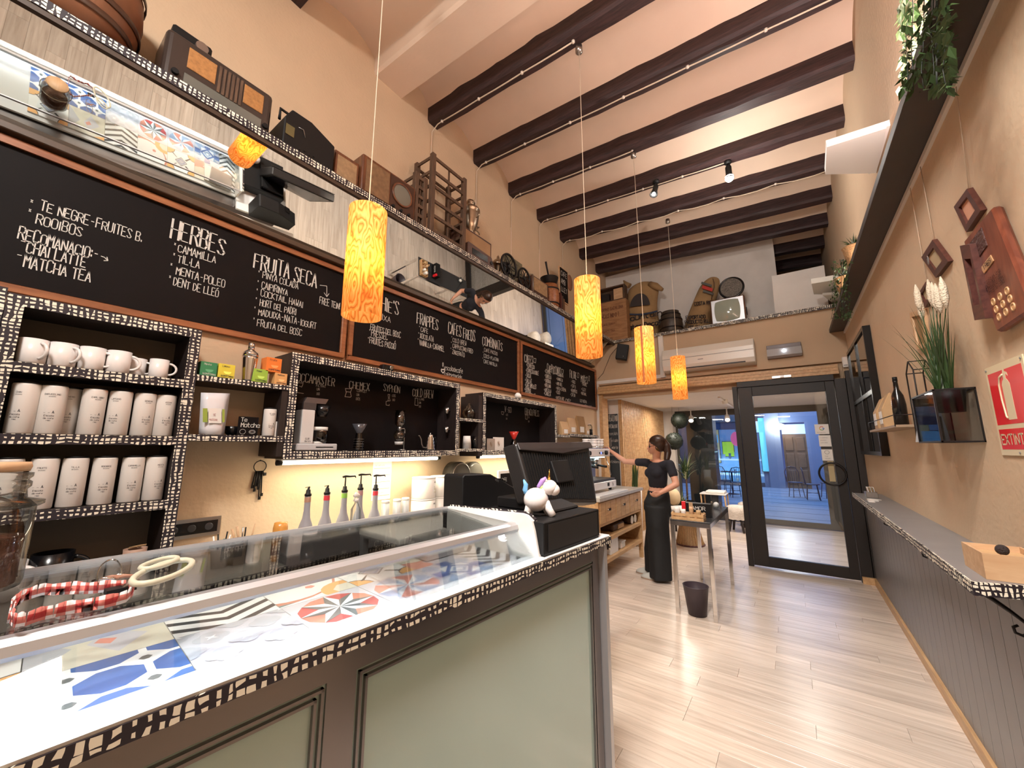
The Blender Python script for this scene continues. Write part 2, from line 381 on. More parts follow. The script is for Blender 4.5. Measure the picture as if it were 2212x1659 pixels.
# ceiling vaults
SL = -.0693
def zb(X): return 4.70+SL*(X-XL)
edges = []; beams = []
k0 = -5
for k in range(-5, 10):
    yy = 2.24+.681*k
    if k == -1: beams.append((1.62, 1.93, 'white'))
    else: beams.append((yy-.01, yy+.135, 'dark'))
beams.sort()
vm = MB(); K = 10
prev = YB
for i, (a, b_, kd) in enumerate(beams+[(8.5, 8.6, 'end')]):
    ya, yb_ = prev, a
    if yb_-ya > .05:
        r0 = .205
        for j in range(K):
            t0, t1 = j/K, (j+1)/K
            za = r0-.05+.13*math.sin(math.pi*t0)**.8 if 0 < t0 < 1 else r0-.05; zc = r0-.05+.13*math.sin(math.pi*t1)**.8 if 0 < t1 < 1 else r0-.05
            p = []
            for X in (XL, XR+.1):
                p.append((X, ya+(yb_-ya)*t0, zb(X)+za)); p.append((X, ya+(yb_-ya)*t1, zb(X)+zc))
            vm.poly([p[0], p[1], p[3], p[2]], sm=True)
    # soffit behind beam
    vm.poly([(XL, a-.001, zb(XL)+.17), (XR+.1, a-.001, zb(XR+.1)+.17), (XR+.1, b_+.001, zb(XR+.1)+.17), (XL, b_+.001, zb(XL)+.17)])
    prev = b_
vm.box((XL, YB, 5.04), (XR+.1, 8.6, 5.06))
struct('ceiling', vm, M['vault'])
def beam_mesh(a, b_, zt, mt, nm, seedn, lab, roundb=.018):
    rr = random.Random(seedn); n = 16; mb = MB(); rings = []
    for i in range(n+1):
        X = XL-.0+(XR+.012-XL)*i/n; j = lambda: rr.uniform(-.006, .006) if mt is M['beam'] else 0
        z0 = zb(X)
        rings.append([(X, a+j(), z0+zt), (X, a+j(), z0+roundb*1.6), (X, a+roundb+j(), z0+j()), (X, b_-roundb+j(), z0+j()), (X, b_+j(), z0+roundb*1.6), (X, b_+j(), z0+zt)])
    mb.v = [Vector(p) for r in rings for p in r]
    for i in range(n):
        for q in range(5): mb.f.append([i*6+q, i*6+q+1, (i+1)*6+q+1, (i+1)*6+q]); mb.m.append(0); mb.sm.append(False)
    for i in (0, n): mb.f.append([i*6+q for q in range(6)]); mb.m.append(0); mb.sm.append(False)
    mb.f += [[i*6, (i+1)*6, (i+1)*6+5, i*6+5] for i in range(n)]; mb.m += [0]*n; mb.sm += [False]*n
    return mb
bidx = 0
for (a, b_, kd) in beams:
    if kd == 'white': o = beam_mesh(a, b_, .16, M['vault'], 'plastered_beam', 1, '').build('plastered_beam', M['vault'])
    else: o = beam_mesh(a, b_, .19, M['beam'], 'ceiling_beam', bidx, '').build('ceiling_beam', M['beam'])
    o['kind'] = 'structure'; bidx += 1
# braided cable along the beams with porcelain knobs
M['cable'] = mat('braided_cable', (.62, .50, .38), .7); M['porc'] = mat('porcelain_knob', (.75, .66, .56), .3)
DESC = {0: 'second', 1: 'third', 2: 'fourth', 3: 'fifth', 4: 'sixth'}
runs = {0: (-2.5, -1.07, 2.24), 1: (-2.5, .66, 2.921), 2: (-2.5, -1.07, 3.602), 3: (-2.5, -.28, 4.283), 4: (-2.5, .66, 4.964)}
LABC = ['braided cable pinned along the dark beam that carries the second hanging lamp from the left',
        'braided cable along the full length of the second complete dark beam from the camera',
        'braided cable along the beam from which the third hanging lamp hangs',
        'braided cable along the beam that holds the two black spotlights',
        'sagging braided cable along the dark beam just behind the two black spotlights']
for i, (k, (x0, x1, yb_)) in enumerate(runs.items()):
    t = thing('beam_cable', LABC[i], 'cable', group='braided cables on the ceiling beams')
    mb = MB(); nseg = int((x1-x0)/.55)+1; pts = []; yy = yb_+.055
    kn = [x0+(x1-x0)*j/nseg for j in range(nseg+1)]
    pts += [(XL+.01, yy-.01, 4.2), (XL+.012, yy-.01, 4.62), (x0-.06, yy, zb(x0)-.012)]
    for j, X in enumerate(kn):
        pts.append((X, yy, zb(X)-.012))
        if j < nseg:
            for q in (.33, .66): XX = X+(kn[j+1]-X)*q; pts.append((XX, yy, zb(XX)-.016-.02*(k == 4)))
    mb.tube(pts, .006, 6); mb.build('cord', M['cable'], t)
    for X in kn: MB().lathe([(.006, -.018), (.014, -.012), (.009, -.006), (.014, .0), (.006, .006)], (X, yy, zb(X)-.006), 8).build('knob', M['porc'], t)
    MB().box((XL+.001, yy-.016, 3.3), (XL+.012, yy-.004, 4.26)).build('trunking', M['wallup'], t)
# ---------------- pendant lamps
def burl():
    m, t, b = nt('burl_veneer_shade'); out = t.nodes['Material Output']; tc = N(t, 'ShaderNodeTexCoord'); mp = N(t, 'ShaderNodeMapping'); mp.inputs['Scale'].default_value = (11, 11, 4); L(t, tc.outputs['Object'], mp.inputs['Vector'])
    oi = N(t, 'ShaderNodeObjectInfo'); ad = N(t, 'ShaderNodeVectorMath', operation='ADD'); cb = N(t, 'ShaderNodeCombineXYZ'); L(t, mth(t, 'MULTIPLY', oi.outputs['Random'], 20), cb.inputs[2]); L(t, mp.outputs[0], ad.inputs[0]); L(t, cb.outputs[0], ad.inputs[1])
    n0 = N(t, 'ShaderNodeTexNoise'); n0.inputs['Scale'].default_value = 1.1; n0.inputs['Detail'].default_value = 2.5; L(t, ad.outputs[0], n0.inputs['Vector'])
    w = mth(t, 'FRACT', mth(t, 'MULTIPLY', n0.outputs['Fac'], 13)); w = mth(t, 'ABSOLUTE', mth(t, 'SUBTRACT', w, .5))
    col = ramp(t, w, [(.0, (.62, .20, .03)), (.14, (.92, .40, .07)), (.5, (1, .62, .19))])
    L(t, col, b.inputs['Base Color']); b.inputs['Roughness'].default_value = .6
    tl = N(t, 'ShaderNodeBsdfTranslucent'); L(t, col, tl.inputs[0]); mx = N(t, 'ShaderNodeMixShader'); mx.inputs[0].default_value = .6
    L(t, b.outputs[0], mx.inputs[1]); L(t, tl.outputs[0], mx.inputs[2])
    em = N(t, 'ShaderNodeEmission'); L(t, col, em.inputs[0]); em.inputs[1].default_value = .27; ads = N(t, 'ShaderNodeAddShader'); L(t, mx.outputs[0], ads.inputs[0]); L(t, em.outputs[0], ads.inputs[1]); L(t, ads.outputs[0], out.inputs[0])
    return m
M['burl'] = burl()
def pendant(label):
    t = thing('pendant_lamp', label, 'lamp', (0, 0, 0), 'burl wood hanging lamps', local=True)
    n = 40; R = .088; mb = MB()
    mb.lathe([(R, 0), (R, .54)], (0,0,0), n, cap=False); mb.lathe([(R-.0025, .54), (R-.0025, 0)], (0,0,0), n, cap=False)
    for z in (0, .54):
        for j in range(n):
            a, b_ = 2*math.pi*j/n, 2*math.pi*(j+1)/n
            mb.poly([(R*math.cos(a), R*math.sin(a), z), (R*math.cos(b_), R*math.sin(b_), z), ((R-.0025)*math.cos(b_), (R-.0025)*math.sin(b_), z), ((R-.0025)*math.cos(a), (R-.0025)*math.sin(a), z)])
    mb.build('shade', M['burl'], t)
    sm = MB(); a0 = -2.0
    for j in range(3):
        a, b_ = a0+j*.07, a0+(j+1)*.07; sm.poly([((R+.001)*math.cos(a), (R+.001)*math.sin(a), 0), ((R+.001)*math.cos(b_), (R+.001)*math.sin(b_), 0), ((R+.001)*math.cos(b_), (R+.001)*math.sin(b_), .54), ((R+.001)*math.cos(a), (R+.001)*math.sin(a), .54)])
    sm.build('seam', plain('lamp_seam', (.35, .10, .02), .5, emit=(.5, .09, .01), es=.25), t)
    MB().lathe([(.018, .33), (.018, .40), (.012, .42)], (0,0,0), 12).tube([(-R, 0, .46), (R, 0, .46)], .002, 5).tube([(0, -R, .46), (0, R, .46)], .002, 5).tube([(0,0,.40), (0,0,.56)], .004, 6).build('socket', M['whitem'], t)
    MB().ball((0,0,.27), .024).build('bulb', M['bulbem'], t)
    c = MB().tube([(0,0,.54), (0,0,2.40)], .0028, 6).build('cord', M['cable'], t)
    cn = MB().lathe([(0, 2.46), (.026, 2.45), (.028, 2.40), (.012, 2.39)], (0,0,0), 14).build('ceiling_rose', M['steel'], t)
    return t
PL = ['burl wood hanging lamp above the glass display case, nearest and leftmost', 'burl wood hanging lamp in front of the stencilled wooden box, second from left',
      'burl wood hanging lamp with a dark seam, left of the air conditioner', 'smallest burl wood hanging lamp, in front of the air conditioner']
pr = pendant(PL[0])
for i, (x, y) in enumerate(PEND):
    p = pr if i == 0 else dup(pr, label=PL[i])
    p.location = (x, y, 2.10); p.rotation_euler = (0, 0, (2.9, 3.6, -.1+.45, 3.3)[i])
# ---------------- black spots on the beam
def spot(loc, aim, label, em):
    t = thing('ceiling_spotlight', label, 'spotlight', loc, 'black spotlights on the fourth beam')
    l = Vector(loc); MB().lathe([(.035, .0), (.035, -.03), (.01, -.035)], l, 16).build('base', M['black'], t)
    d = (Vector(aim)-l).normalized(); a = l+V(0,0,-.06); q = d.to_track_quat('Z', 'Y').to_matrix()
    MB().tube([l+V(0,0,-.03), a+d*.03], .012, 8).build('joint', M['black'], t)
    h = MB().lathe([(.022, 0), (.03, .02), (.03, .10), (.045, .16), (.042, .16), (.028, .10)], (0,0,0), 18, cap=False, rot=q); h.xf(Matrix.Translation(a)); h.lathe([(.0, .0), (.022, 0)], (0,0,0), 18, cap=False, rot=Matrix.Identity(3)) if False else None
    h.build('head', M['black'], t)
    MB().ball(a+d*.15, em, 14, 10).build('bulb', M['bulbem'], t)
    return t
spot((-1.0, 3.98+.30, zb(-1)-.0), (-1.35, 3.2, 2), 'black spotlight shining down-left, left one of the pair on the beam', .02)
spot((-.27, 4.34, zb(-.27)-.0), (-.25, 4.15, 2), 'black spotlight with a glaring white bulb, right one of the pair', .042)
# ================= RIGHT SIDE
struct('wainscot_right', MB().box((.62, 2.12, 0), (XR, 6.06, 1.01)), None or M['grey'])
w = bpy.data.objects['wainscot_right']
for i in range(30):
    y = 2.14+i*.131; MB().box((.6175, y, .07), (.6215, y+.127, 1.01)).build('panel', M['grey'], w)
struct('baseboard_right', MB().box((.60, 2.0, 0), (.62, 6.02, .07)).box((.50, 6.02, 0), (.62, 6.06, .07)), M['panelw'])
struct('trim_right_column', MB().box((.60, 1.2, 0), (XR, 2.05, 1.0)), M['black'])
# bar ledge
bar = thing('bar_ledge', 'narrow grey wall bar with a black and cream hatched edge', 'bar', (.55, 3.6, 1.01))
MB().prism([(.455, 2.05, 1.012), (.455, 5.3, 1.012), (XR, 5.3, 1.012), (XR, 2.12, 1.012)], (0,0,.036)).build('top', M['grey'], bar)
MB().box((.450, 2.045, 1.008), (.4549, 5.3, 1.052)).obox((.56, 2.081, 1.03), (.107, .0355, 0), (.0008, -.0024, 0), (0, 0, .022)).build('edge_band', M['hatch'], bar)
for yb_ in (2.22, 3.4, 4.6):
    br = thing('scroll_bracket', ('black wrought iron scroll bracket under the near end of the wall bar', 'black scroll bracket under the middle of the wall bar', 'black scroll bracket under the far part of the wall bar')[(2.22, 3.4, 4.6).index(yb_)], 'bracket', (.6, yb_, .86), 'scroll brackets under the wall bar')
    MB().tube([(.612, yb_, 1.0), (.612, yb_, .84)], .006, 6).build('upright', M['iron'], br)
    MB().tube([(.47, yb_, 1.0), (.50, yb_, .985), (.53, yb_, .965), (.57, yb_, .93), (.60, yb_, .90), (.605, yb_, .87), (.59, yb_, .855), (.572, yb_, .862), (.57, yb_, .88), (.582, yb_, .888)], [.004,.007,.008,.007,.006,.006,.006,.005,.005,.004], 7).build('scroll', M['iron'], br)
# high shelf
shf = thing('high_shelf', 'long dark shelf board high on the right wall', 'shelf', (.6, 3, 2.93))
MB().box((.52, -.8, 2.93), (XR, 6.149, 2.975)).build('board', plain('shelf_dark', (.055, .042, .036), .55, var=.06), shf, bevel=.002)
struct('trim_rail', MB().box((.655, 1.7, 2.90), (XR, 6.15, 2.925)).box((.66, 1.62, 2.905), (XR, 1.7, 2.92)), plain('white_rail', (.66, .60, .54), .45))
# ================= LEFT WALL: mirror, boards
mir = thing('slanted_mirror', 'long mirror strip tilted down between the shelf and the chalkboards', 'mirror', (-2.4, 3, 2.87))
X0, Z0, TH = -2.62, 2.87, math.radians(42.9)
dX, dZ = math.sin(TH), math.cos(TH)   # along the glass upwards
LEN = .47
a = V(X0, 0, Z0); b_ = V(X0+dX*LEN, 0, Z0+dZ*LEN); n = V(-math.cos(TH), 0, math.sin(TH))*.006
cuts = [-1.6, 2.55, 4.62, 5.9]
for y0, y1 in zip(cuts, cuts[1:]):
    MB().prism([V(a.x, y0+.001, a.z), V(b_.x, y0+.001, b_.z), V(b_.x, y0+.001, b_.z)+n, V(a.x, y0+.001, a.z)+n], (0, y1-y0-.002, 0)).build('mirror_pane', M['mirror'], mir)
MB().box((XL, -1.6, 2.835), (-2.575, 5.98, 2.868)).build('lower_ledge', plain('ledge_brown', (.06, .035, .02), .45), mir, bevel=.003)
MB().prism([V(b_.x, 5.9, b_.z), V(a.x, 5.9, a.z), (XL+.001, 5.9, 2.87), (XL+.001, 5.9, 3.23)], (0, .012, 0)).build('end_cheek', M['panelw'], mir)
sh = thing('antiques_shelf', 'high shelf with hatched edge running above the mirror', 'shelf', (-2.45, 3, 3.24))
MB().box((XL, -1.6, 3.245), (-2.275, 6.149, 3.28)).box((-2.30, -1.6, 3.212), (-2.275, 6.149, 3.2455)).build('board', plain('shelf_dark2', (.045, .026, .016), .5), sh)
MB().box((-2.2749, -1.6, 3.238), (-2.270, 6.149, 3.285)).build('edge_band', M['hatch'], sh)
fs = thing('front_shelf', 'ledge with hatched edge above the doorway holding sacks and television', 'shelf', (-.8, 6.2, 3.24))
MB().box((-2.27, 6.11, 3.236), (XR, 6.80, 3.27)).build('board', M['tan'], fs)
MB().box((-2.27, 6.10, 3.236), (.66, 6.1099, 3.285)).build('edge_band', M['hatch'], fs)
HD, VD = (0, 1, 0), (0, 0, 1)
def board(y0, y1, z0, z1, label):
    t = thing('menu_chalkboard', label, 'chalkboard', (XL, (y0+y1)/2, z0), 'chalkboards above the back bar')
    MB().box((XL+.001, y0+.03, z0+.03), (XL+.018, y1-.03, z1-.03)).build('panel', M['board'], t)
    fr = MB(); w_ = .036
    fr.box((XL+.001, y0, z0), (XL+.034, y1, z0+w_)).box((XL+.001, y0, z1-w_), (XL+.034, y1, z1)).box((XL+.001, y0, z0+w_), (XL+.034, y0+w_, z1-w_)).box((XL+.001, y1-w_, z0+w_), (XL+.034, y1, z1-w_))
    fr.build('frame', M['frame'], t, bevel=.004); return t
XEND = {'TE NEGRE-FRUITES B.':308,'ROOIBOS':178,'RECOMANACIO:-':212,'CHAI LATTE':185,'MATCHA TEA':195,'HERBES':487,'CAMAMILLA':467,'TIL·LA':432,'MENTA-POLEO':486,'DENT DE LLEÒ':472,'FRUITA SECA':685,'PINYA COLADA':645,'CAIPIRINYA':622,'COCKTAIL HAWAI':655,'HORT DEL PADRI':640,'MADUIXA-NATA-IOGURT':683,'FRUITA DEL BOSC':652,'FREE TEIN!':735,
"SMOOTHIE'S":862,'MADUIXA':845,'FRUITES DEL BOSC':866,'PRESSEC':838,'FRUITES PASSIÒ':855,'FRAPPES':947,'CAFE':925,'XOCOLATA':937,'VAINILLA-CARAMEL':960,'CAFES FREDS':1027,'COLD BREW':1008,'CAPPUCCINO FRED':1022,'ZAKERATO':1004,'COMBINATS':1086,'CAFE PASSIO':1075,'COCO-PLATAN':1077,'CAFE NATILLA':1074,'escoladecafe':1000,'cafesespecials':998,
'CAFES':1152,'CAPPUCCINOS':1212,'FILTRE':1246,'MOKES':1270,'*ESPRESSO':1155,'*ESPRESSO DOBLE':1164,'*TACAT':1148,'*TALLAT':1149,'*CAFE AMB LLET':1159,'*BOMBO':1147,'*MAROCCHINO':1157,'*CLASSIC':1190,'*CANYELLA':1191,'*TARONJA':1190,'*AVELLANA':1190,'*AMETLLA':1191,'*CANELA':1190,'*XOCOLATA':1217,'*VAINILLA':1216,'*AMB GEL':1215,'*NATA CREMA':1223,'*COCO':1210,'*XOCO BLANC':1219,'*V60':1243,'*SIFO':1244,'*AEROPRESS':1247,'*SIFON':1243,'*CARAMEL':1268,'*LLET':1266,'*NATURAL':1267,'LLET VEGETAL':1268,'*SENSE LACTOSA':1279,'MOCCAMASTER':722,'CHEMEX':798,'SYPHON':864,'V-60':1105,'FRENCH PRESS':1165}
HPX = {'HERBES':40,'FRUITA SECA':35,"SMOOTHIE'S":28,'FRAPPES':25,'CAFES FREDS':23,'COMBINATS':19,'CAFES':18,'CAPPUCCINOS':17,'FILTRE':15.5,'MOKES':14.5,'MOCCAMASTER':18,'CHEMEX':15.5,'SYPHON':15,'V-60':12.5,'FRENCH PRESS':13.5}
def bt(t, items, dx=.019, th=.085):
    mb = MB()
    for it in items:
        px, py, s, h = it[:4]; k = it[4] if len(it) > 4 else {}
        p = PX(px, py, XL+dx); k = dict(k); k.setdefault('th', th)
        xe = k.pop('x1', None) or XEND.get(s)
        if s == 'CAFE' and px > 1200: xe = 1234
        if s in HPX: h = PX(px, py-HPX[s], XL+dx).z-p.z
        elif len(s) > 1: h *= .84
        if len(s) > 1 and xe:
            w1 = write(MB(), s, (0, 0, 0), HD, VD, h, wf=1)
            k['wf'] = (PX(xe, py+(xe-px)*.33, XL+dx).y-p.y)/w1
        write(mb, s, p, HD, VD, h, **k)
    mb.build('chalk_lettering', M['chalk'], t, kind='stuff')
B1 = board(-1.3, 1.52, 2.145, 2.825, 'largest chalkboard, listing HERBES and FRUITA SECA')
bt(B1, [(62, 440, '*', .035), (86, 453, 'TE NEGRE-FRUITES B.', .055, dict(wf=.42)), (58, 460, '*', .035), (77, 482, 'ROOIBOS', .055, dict(wf=.42)),
        (38, 515, 'RECOMANACIO:-', .062, dict(wf=.40)), (40, 528, '-', .04), (56, 545, 'CHAI LATTE', .062, dict(wf=.42)), (32, 558, '-', .04), (50, 576, 'MATCHA TEA', .062, dict(wf=.42)),
        (367, 512, 'HERBES', .115, dict(wf=.42, dbl=True)), (374, 532, '*', .035), (384, 543, 'CAMAMILLA', .052, dict(wf=.36)), (372, 554, '*', .035), (383, 566, 'TIL·LA', .052, dict(wf=.4)), (366, 576, '*', .035), (380, 592, 'MENTA-POLEO', .052, dict(wf=.42)), (363, 603, '*', .035), (374, 616, 'DENT DE LLEÒ', .052, dict(wf=.38)),
        (547, 577, 'FRUITA SECA', .125, dict(wf=.34, dbl=True))])
bt(B1, [(557, 590, '*', .03), (567, 600, 'PINYA COLADA', .05, dict(wf=.4)), (555, 611, '*', .03), (565, 622, 'CAIPIRINYA', .05, dict(wf=.34)), (553, 629, '*', .03), (563, 639, 'COCKTAIL HAWAI', .05, dict(wf=.4)), (551, 648, '*', .03), (561, 660, 'HORT DEL PADRI', .05, dict(wf=.36)), (548, 668, '*', .03), (558, 680, 'MADUIXA-NATA-IOGURT', .05, dict(wf=.38)), (546, 692, '*', .03), (555, 704, 'FRUITA DEL BOSC', .05, dict(wf=.4)), (690, 655, 'FREE TEIN!', .055, dict(wf=.30))])
def chalklines(t, lines, dx=.0195, w=.0035, mat_='chalk'):
    mb = MB()
    for ln in lines:
        p = [PX(x, y, XL+dx) for x, y in ln]
        for a, b in zip(p, p[1:]):
            d = b-a; nn = Vector((0, -d.z, d.y))
            if nn.length < 1e-6: continue
            nn = nn.normalized()*w/2; mb.poly([a+nn, a-nn, b-nn, b+nn])
    mb.build('chalk_drawing', M[mat_], t, kind='stuff')
chalklines(B1, [[(691, 616), (706, 618), (706, 640)], [(700, 632), (706, 641), (711, 634)], [(218, 553), (226, 556), (232, 562)], [(224, 563), (233, 563), (231, 555)]])
B2 = board(1.545, 3.79, 2.14, 2.82, 'middle chalkboard listing FRAPPES and CAFES FREDS')
bt(B2, [(768, 650, 'SMOOTHIE\'S', .125, dict(wf=.36, dbl=True)), (790, 680, 'MADUIXA', .055, dict(wf=.4)), (800, 712, 'FRUITES DEL BOSC', .055, dict(wf=.40)), (797, 716, '*', .03), (802, 725, 'PRESSEC', .058, dict(wf=.45)), (794, 733, '*', .03), (798, 741, 'FRUITES PASSIÒ', .058, dict(wf=.40)),
        (900, 698, 'FRAPPES', .12, dict(wf=.34, dbl=True)), (905, 708, '*', .03), (909, 716, 'CAFE', .052), (903, 722, '*', .03), (907, 730, 'XOCOLATA', .055, dict(wf=.38)), (902, 735, '*', .03), (906, 745, 'VAINILLA-CARAMEL', .058, dict(wf=.40))])
bt(B2, [(968, 719, 'CAFES FREDS', .11, dict(wf=.30, dbl=True)), (975, 730, '*', .03), (978, 738, 'COLD BREW', .05, dict(wf=.38)), (974, 742, '*', .03), (978, 751, 'CAPPUCCINO FRED', .052, dict(wf=.34)), (973, 755, '*', .03), (977, 764, 'ZAKERATO', .052, dict(wf=.42)),
        (1042, 744, 'COMBINATS', .085, dict(wf=.36, dbl=True)), (1043, 750, '*', .03), (1046, 759, 'CAFE PASSIO', .045, dict(wf=.38)), (1043, 763, '*', .03), (1045, 772, 'COCO-PLATAN', .045, dict(wf=.38)), (1042, 776, '*', .03), (1045, 784, 'CAFE NATILLA', .045, dict(wf=.36)),
        (955, 792, '#', .04), (960, 798, 'escoladecafe', .055, dict(wf=.34)), (960, 812, 'cafesespecials', .055, dict(wf=.30))])
chalklines(B2, [[(957, 806), (953, 801), (954, 797), (957, 799), (960, 797), (961, 801), (957, 806)]], w=.01)
B3 = board(3.82, 6.10, 2.13, 2.815, 'farthest chalkboard listing CAFES and CAPPUCCINOS')
bt(B3, [(1133, 781, 'CAFES', .115, dict(wf=.36, dbl=True)), (1182, 803, 'CAPPUCCINOS', .115, dict(wf=.31, dbl=True)), (1231, 815, 'FILTRE', .13, dict(wf=.30, dbl=True)), (1255, 825, 'MOKES', .12, dict(wf=.34, dbl=True))], th=.1)
bt(B3, [(1137, 792, '*ESPRESSO', .06, dict(wf=.42)), (1136, 803, '*ESPRESSO DOBLE', .06, dict(wf=.44)), (1135, 814, '*TACAT', .06, dict(wf=.45)), (1134, 825, '*TALLAT', .06, dict(wf=.45)), (1134, 835, '*CAFE AMB LLET', .06, dict(wf=.42)), (1133, 845, '*BOMBO', .06, dict(wf=.45)), (1132, 855, '*MAROCCHINO', .06, dict(wf=.45)),
        (1177, 805, '*CLASSIC', .06, dict(wf=.42)), (1177, 815, '*CANYELLA', .06, dict(wf=.38)), (1176, 825, '*TARONJA', .06, dict(wf=.38)), (1176, 835, '*AVELLANA', .06, dict(wf=.38)), (1175, 845, '*AMETLLA', .06, dict(wf=.42)), (1175, 853, '*CANELA', .06, dict(wf=.42)),
        (1202, 811, '*XOCOLATA', .055, dict(wf=.42)), (1202, 821, '*VAINILLA', .055, dict(wf=.38)), (1201, 831, '*AMB GEL', .055, dict(wf=.42)), (1201, 841, '*NATA CREMA', .055, dict(wf=.48)), (1201, 850, '*COCO', .055, dict(wf=.42)), (1200, 862, '*XOCO BLANC', .055, dict(wf=.45)),
        (1234, 827, '*V60', .055), (1233, 836, '*SIFO', .055), (1233, 846, '*AEROPRESS', .055, dict(wf=.36)), (1232, 855, '*SIFON', .055, dict(wf=.40)), (1257, 832, '*CARAMEL', .055, dict(wf=.38)), (1256, 843, '*LLET', .055), (1255, 852, '*NATURAL', .055, dict(wf=.36)),
        (1253, 868, 'LLET VEGETAL', .05, dict(wf=.42)), (1222, 872, 'CAFE', .09, dict(wf=.30, dbl=True)), (1262, 880, '*SENSE LACTOSA', .05, dict(wf=.36))], th=.11)
chalklines(B3, [[(1153, 774), (1158, 775), (1157, 784), (1153, 782), (1153, 774)], [(1213, 797), (1217, 799), (1216, 808), (1213, 806), (1213, 797)], [(1248, 805), (1251, 807), (1250, 816), (1247, 815), (1248, 805)], [(1272, 812), (1274, 813), (1273, 823), (1271, 822), (1272, 812)]], w=.006)
# ---------------- open cabinets with hatched edges
XF_ = -2.40
def slab(mb, y0, y1, z0, z1, m=0): mb.box((XL+.001, y0, z0), (XF_-.003, y1, z1), m)
def cab(label, y0, y1, z0, z1, tw, shelves, back, cat='cabinet', bottom=True):
    t = thing('open_cabinet', label, cat, (XL, (y0+y1)/2, z0))
    parts = [('side_panel', (y0, y0+tw, z0, z1)), ('side_panel', (y1-tw, y1, z0, z1)), ('top_panel', (y0+tw, y1-tw, z1-tw, z1))]
    if bottom: parts.append(('bottom_panel', (y0+tw, y1-tw, z0, z0+tw)))
    for s in shelves: parts.append(('shelf', (y0+tw, y1-tw, s-.04, s)))
    for nm, (a, b, c, d) in parts:
        mb = MB(); slab(mb, a, b, c, d); ch = mb.build(nm, M['dkwood'], t)
        MB().box((XF_-.003, a, c), (XF_, b, d)).build('edge_band', M['hatch'], ch).location = (0, 0, 0)
        ch.children[0].data.transform(Matrix.Translation(Vector((0,0,0))-Vector(t['_w']))) if True else None
    if back: MB().box((XL+.001, y0+tw, z0+tw), (XL+.006, y1-tw, z1-tw)).build('back_panel', back, t)
    return t
C1 = cab('tall open cabinet of white tea canisters and mugs', .008, .618, .935, 2.093, .045, [1.83, 1.553, 1.258], plain('cab_back', (.10, .075, .05), .7), bottom=False)
C0 = cab('hatched edge cabinet at the left rim of the picture', -1.0, .006, .935, 2.11, .045, [1.83, 1.553, 1.258], plain('cab_back', (.10, .075, .05), .7), bottom=False)
C2 = cab('wide black-backed niche showing coffee brewers', 1.066, 2.532, 1.435, 2.072, .045, [], M['board'])
C3 = cab('second black-backed niche behind the till', 2.862, 4.312, 1.435, 2.035, .04, [], M['board'])
def shelfrun(label, y0, y1, zs, th=.03, uprights=()):
    t = thing('wall_shelf', label, 'shelf', (XL, (y0+y1)/2, zs[-1]))
    for z in zs:
        ch = MB().box((XL+.001, y0, z-th), (XF_-.003, y1, z)).build('board', M['dkwood'], t)
        MB().box((XF_-.003, y0, z-th), (XF_, y1, z)).build('edge_band', M['hatch'], t)
    for (a, b, c, d) in uprights: MB().box((XL+.001, a, c), (XF_-.006, b, d)).build('side_panel', M['dkwood'], t)
    return t
SA = shelfrun('pair of shelves with tea boxes and matcha sign', .619, 1.065, [1.865, 1.565], .03, [(1.03, 1.064, 1.45, 1.535), (1.03, 1.064, 1.566, 1.834)])
SM = shelfrun('small shelves between the two black niches', 2.533, 2.861, [1.765, 1.49], .025, [(2.80, 2.86, 1.42, 1.465), (2.80, 2.86, 1.491, 1.74), (2.80, 2.86, 1.766, 2.0)])
S6 = shelfrun('short shelf holding coffee bags right of the niche', 4.313, 4.66, [1.665], .03)
S7 = shelfrun('shelf with kraft bags and a jar beneath the farthest chalkboard', 4.665, 5.62, [1.685], .035, [(5.55, 5.6, 1.55, 1.65)])
# lettering in the niches
def nl(t, items): bt(t, items, dx=.007)
nl(C2, [(632, 822, 'MOCCAMASTER', .10, dict(wf=.34, dbl=True)), (754, 838, 'CHEMEX', .09, dict(wf=.42, dbl=True)), (828, 844, 'SYPHON', .08, dict(wf=.42, dbl=True)), (891, 855, 'COLD BREW', .08, dict(x1=936, dbl=True)),
        (683, 835, 'FILTRAT', .02), (684, 843, 'UN', .02), (684, 853, 'DO', .02), (771, 846, 'COMPLET', .022), (770, 855, 'UN', .022), (769, 864, 'DOS', .022), (847, 857, 'COS', .022), (848, 866, 'DO', .022), (905, 864, 'LLARG', .022), (905, 872, 'UN', .022), (905, 880, 'DO', .022)])
chalklines(C2, [[(746, 839), (760, 840), (757, 848), (759, 856), (757, 858), (745, 857), (748, 848), (746, 839)], [(747, 846), (757, 847)], [(838, 852), (842, 852), (841, 860), (843, 866), (838, 866), (839, 860), (838, 852)], [(839, 866), (834, 867), (834, 875), (841, 876), (841, 873)], [(896, 860), (902, 860), (903, 876), (896, 875), (897, 860)], [(640, 826), (655, 828), (652, 836), (646, 834)], [(642, 826), (642, 848), (656, 850)]], dx=.0075, w=.003)
nl(C3, [(1090, 890, 'V-60', .08, dict(wf=.5, dbl=True)), (1134, 896, 'FRENCH PRESS', .085, dict(wf=.34, dbl=True)), (1093, 898, 'COS', .025), (1093, 906, 'UN', .025), (1141, 903, 'CO', .025), (1141, 912, 'UN', .025)])
chalklines(C3, [[(1083, 889), (1089, 890), (1087, 896), (1084, 895), (1083, 889)], [(1135, 896), (1139, 897), (1139, 906), (1135, 905), (1135, 896), (1137, 893)]], dx=.0075, w=.004)
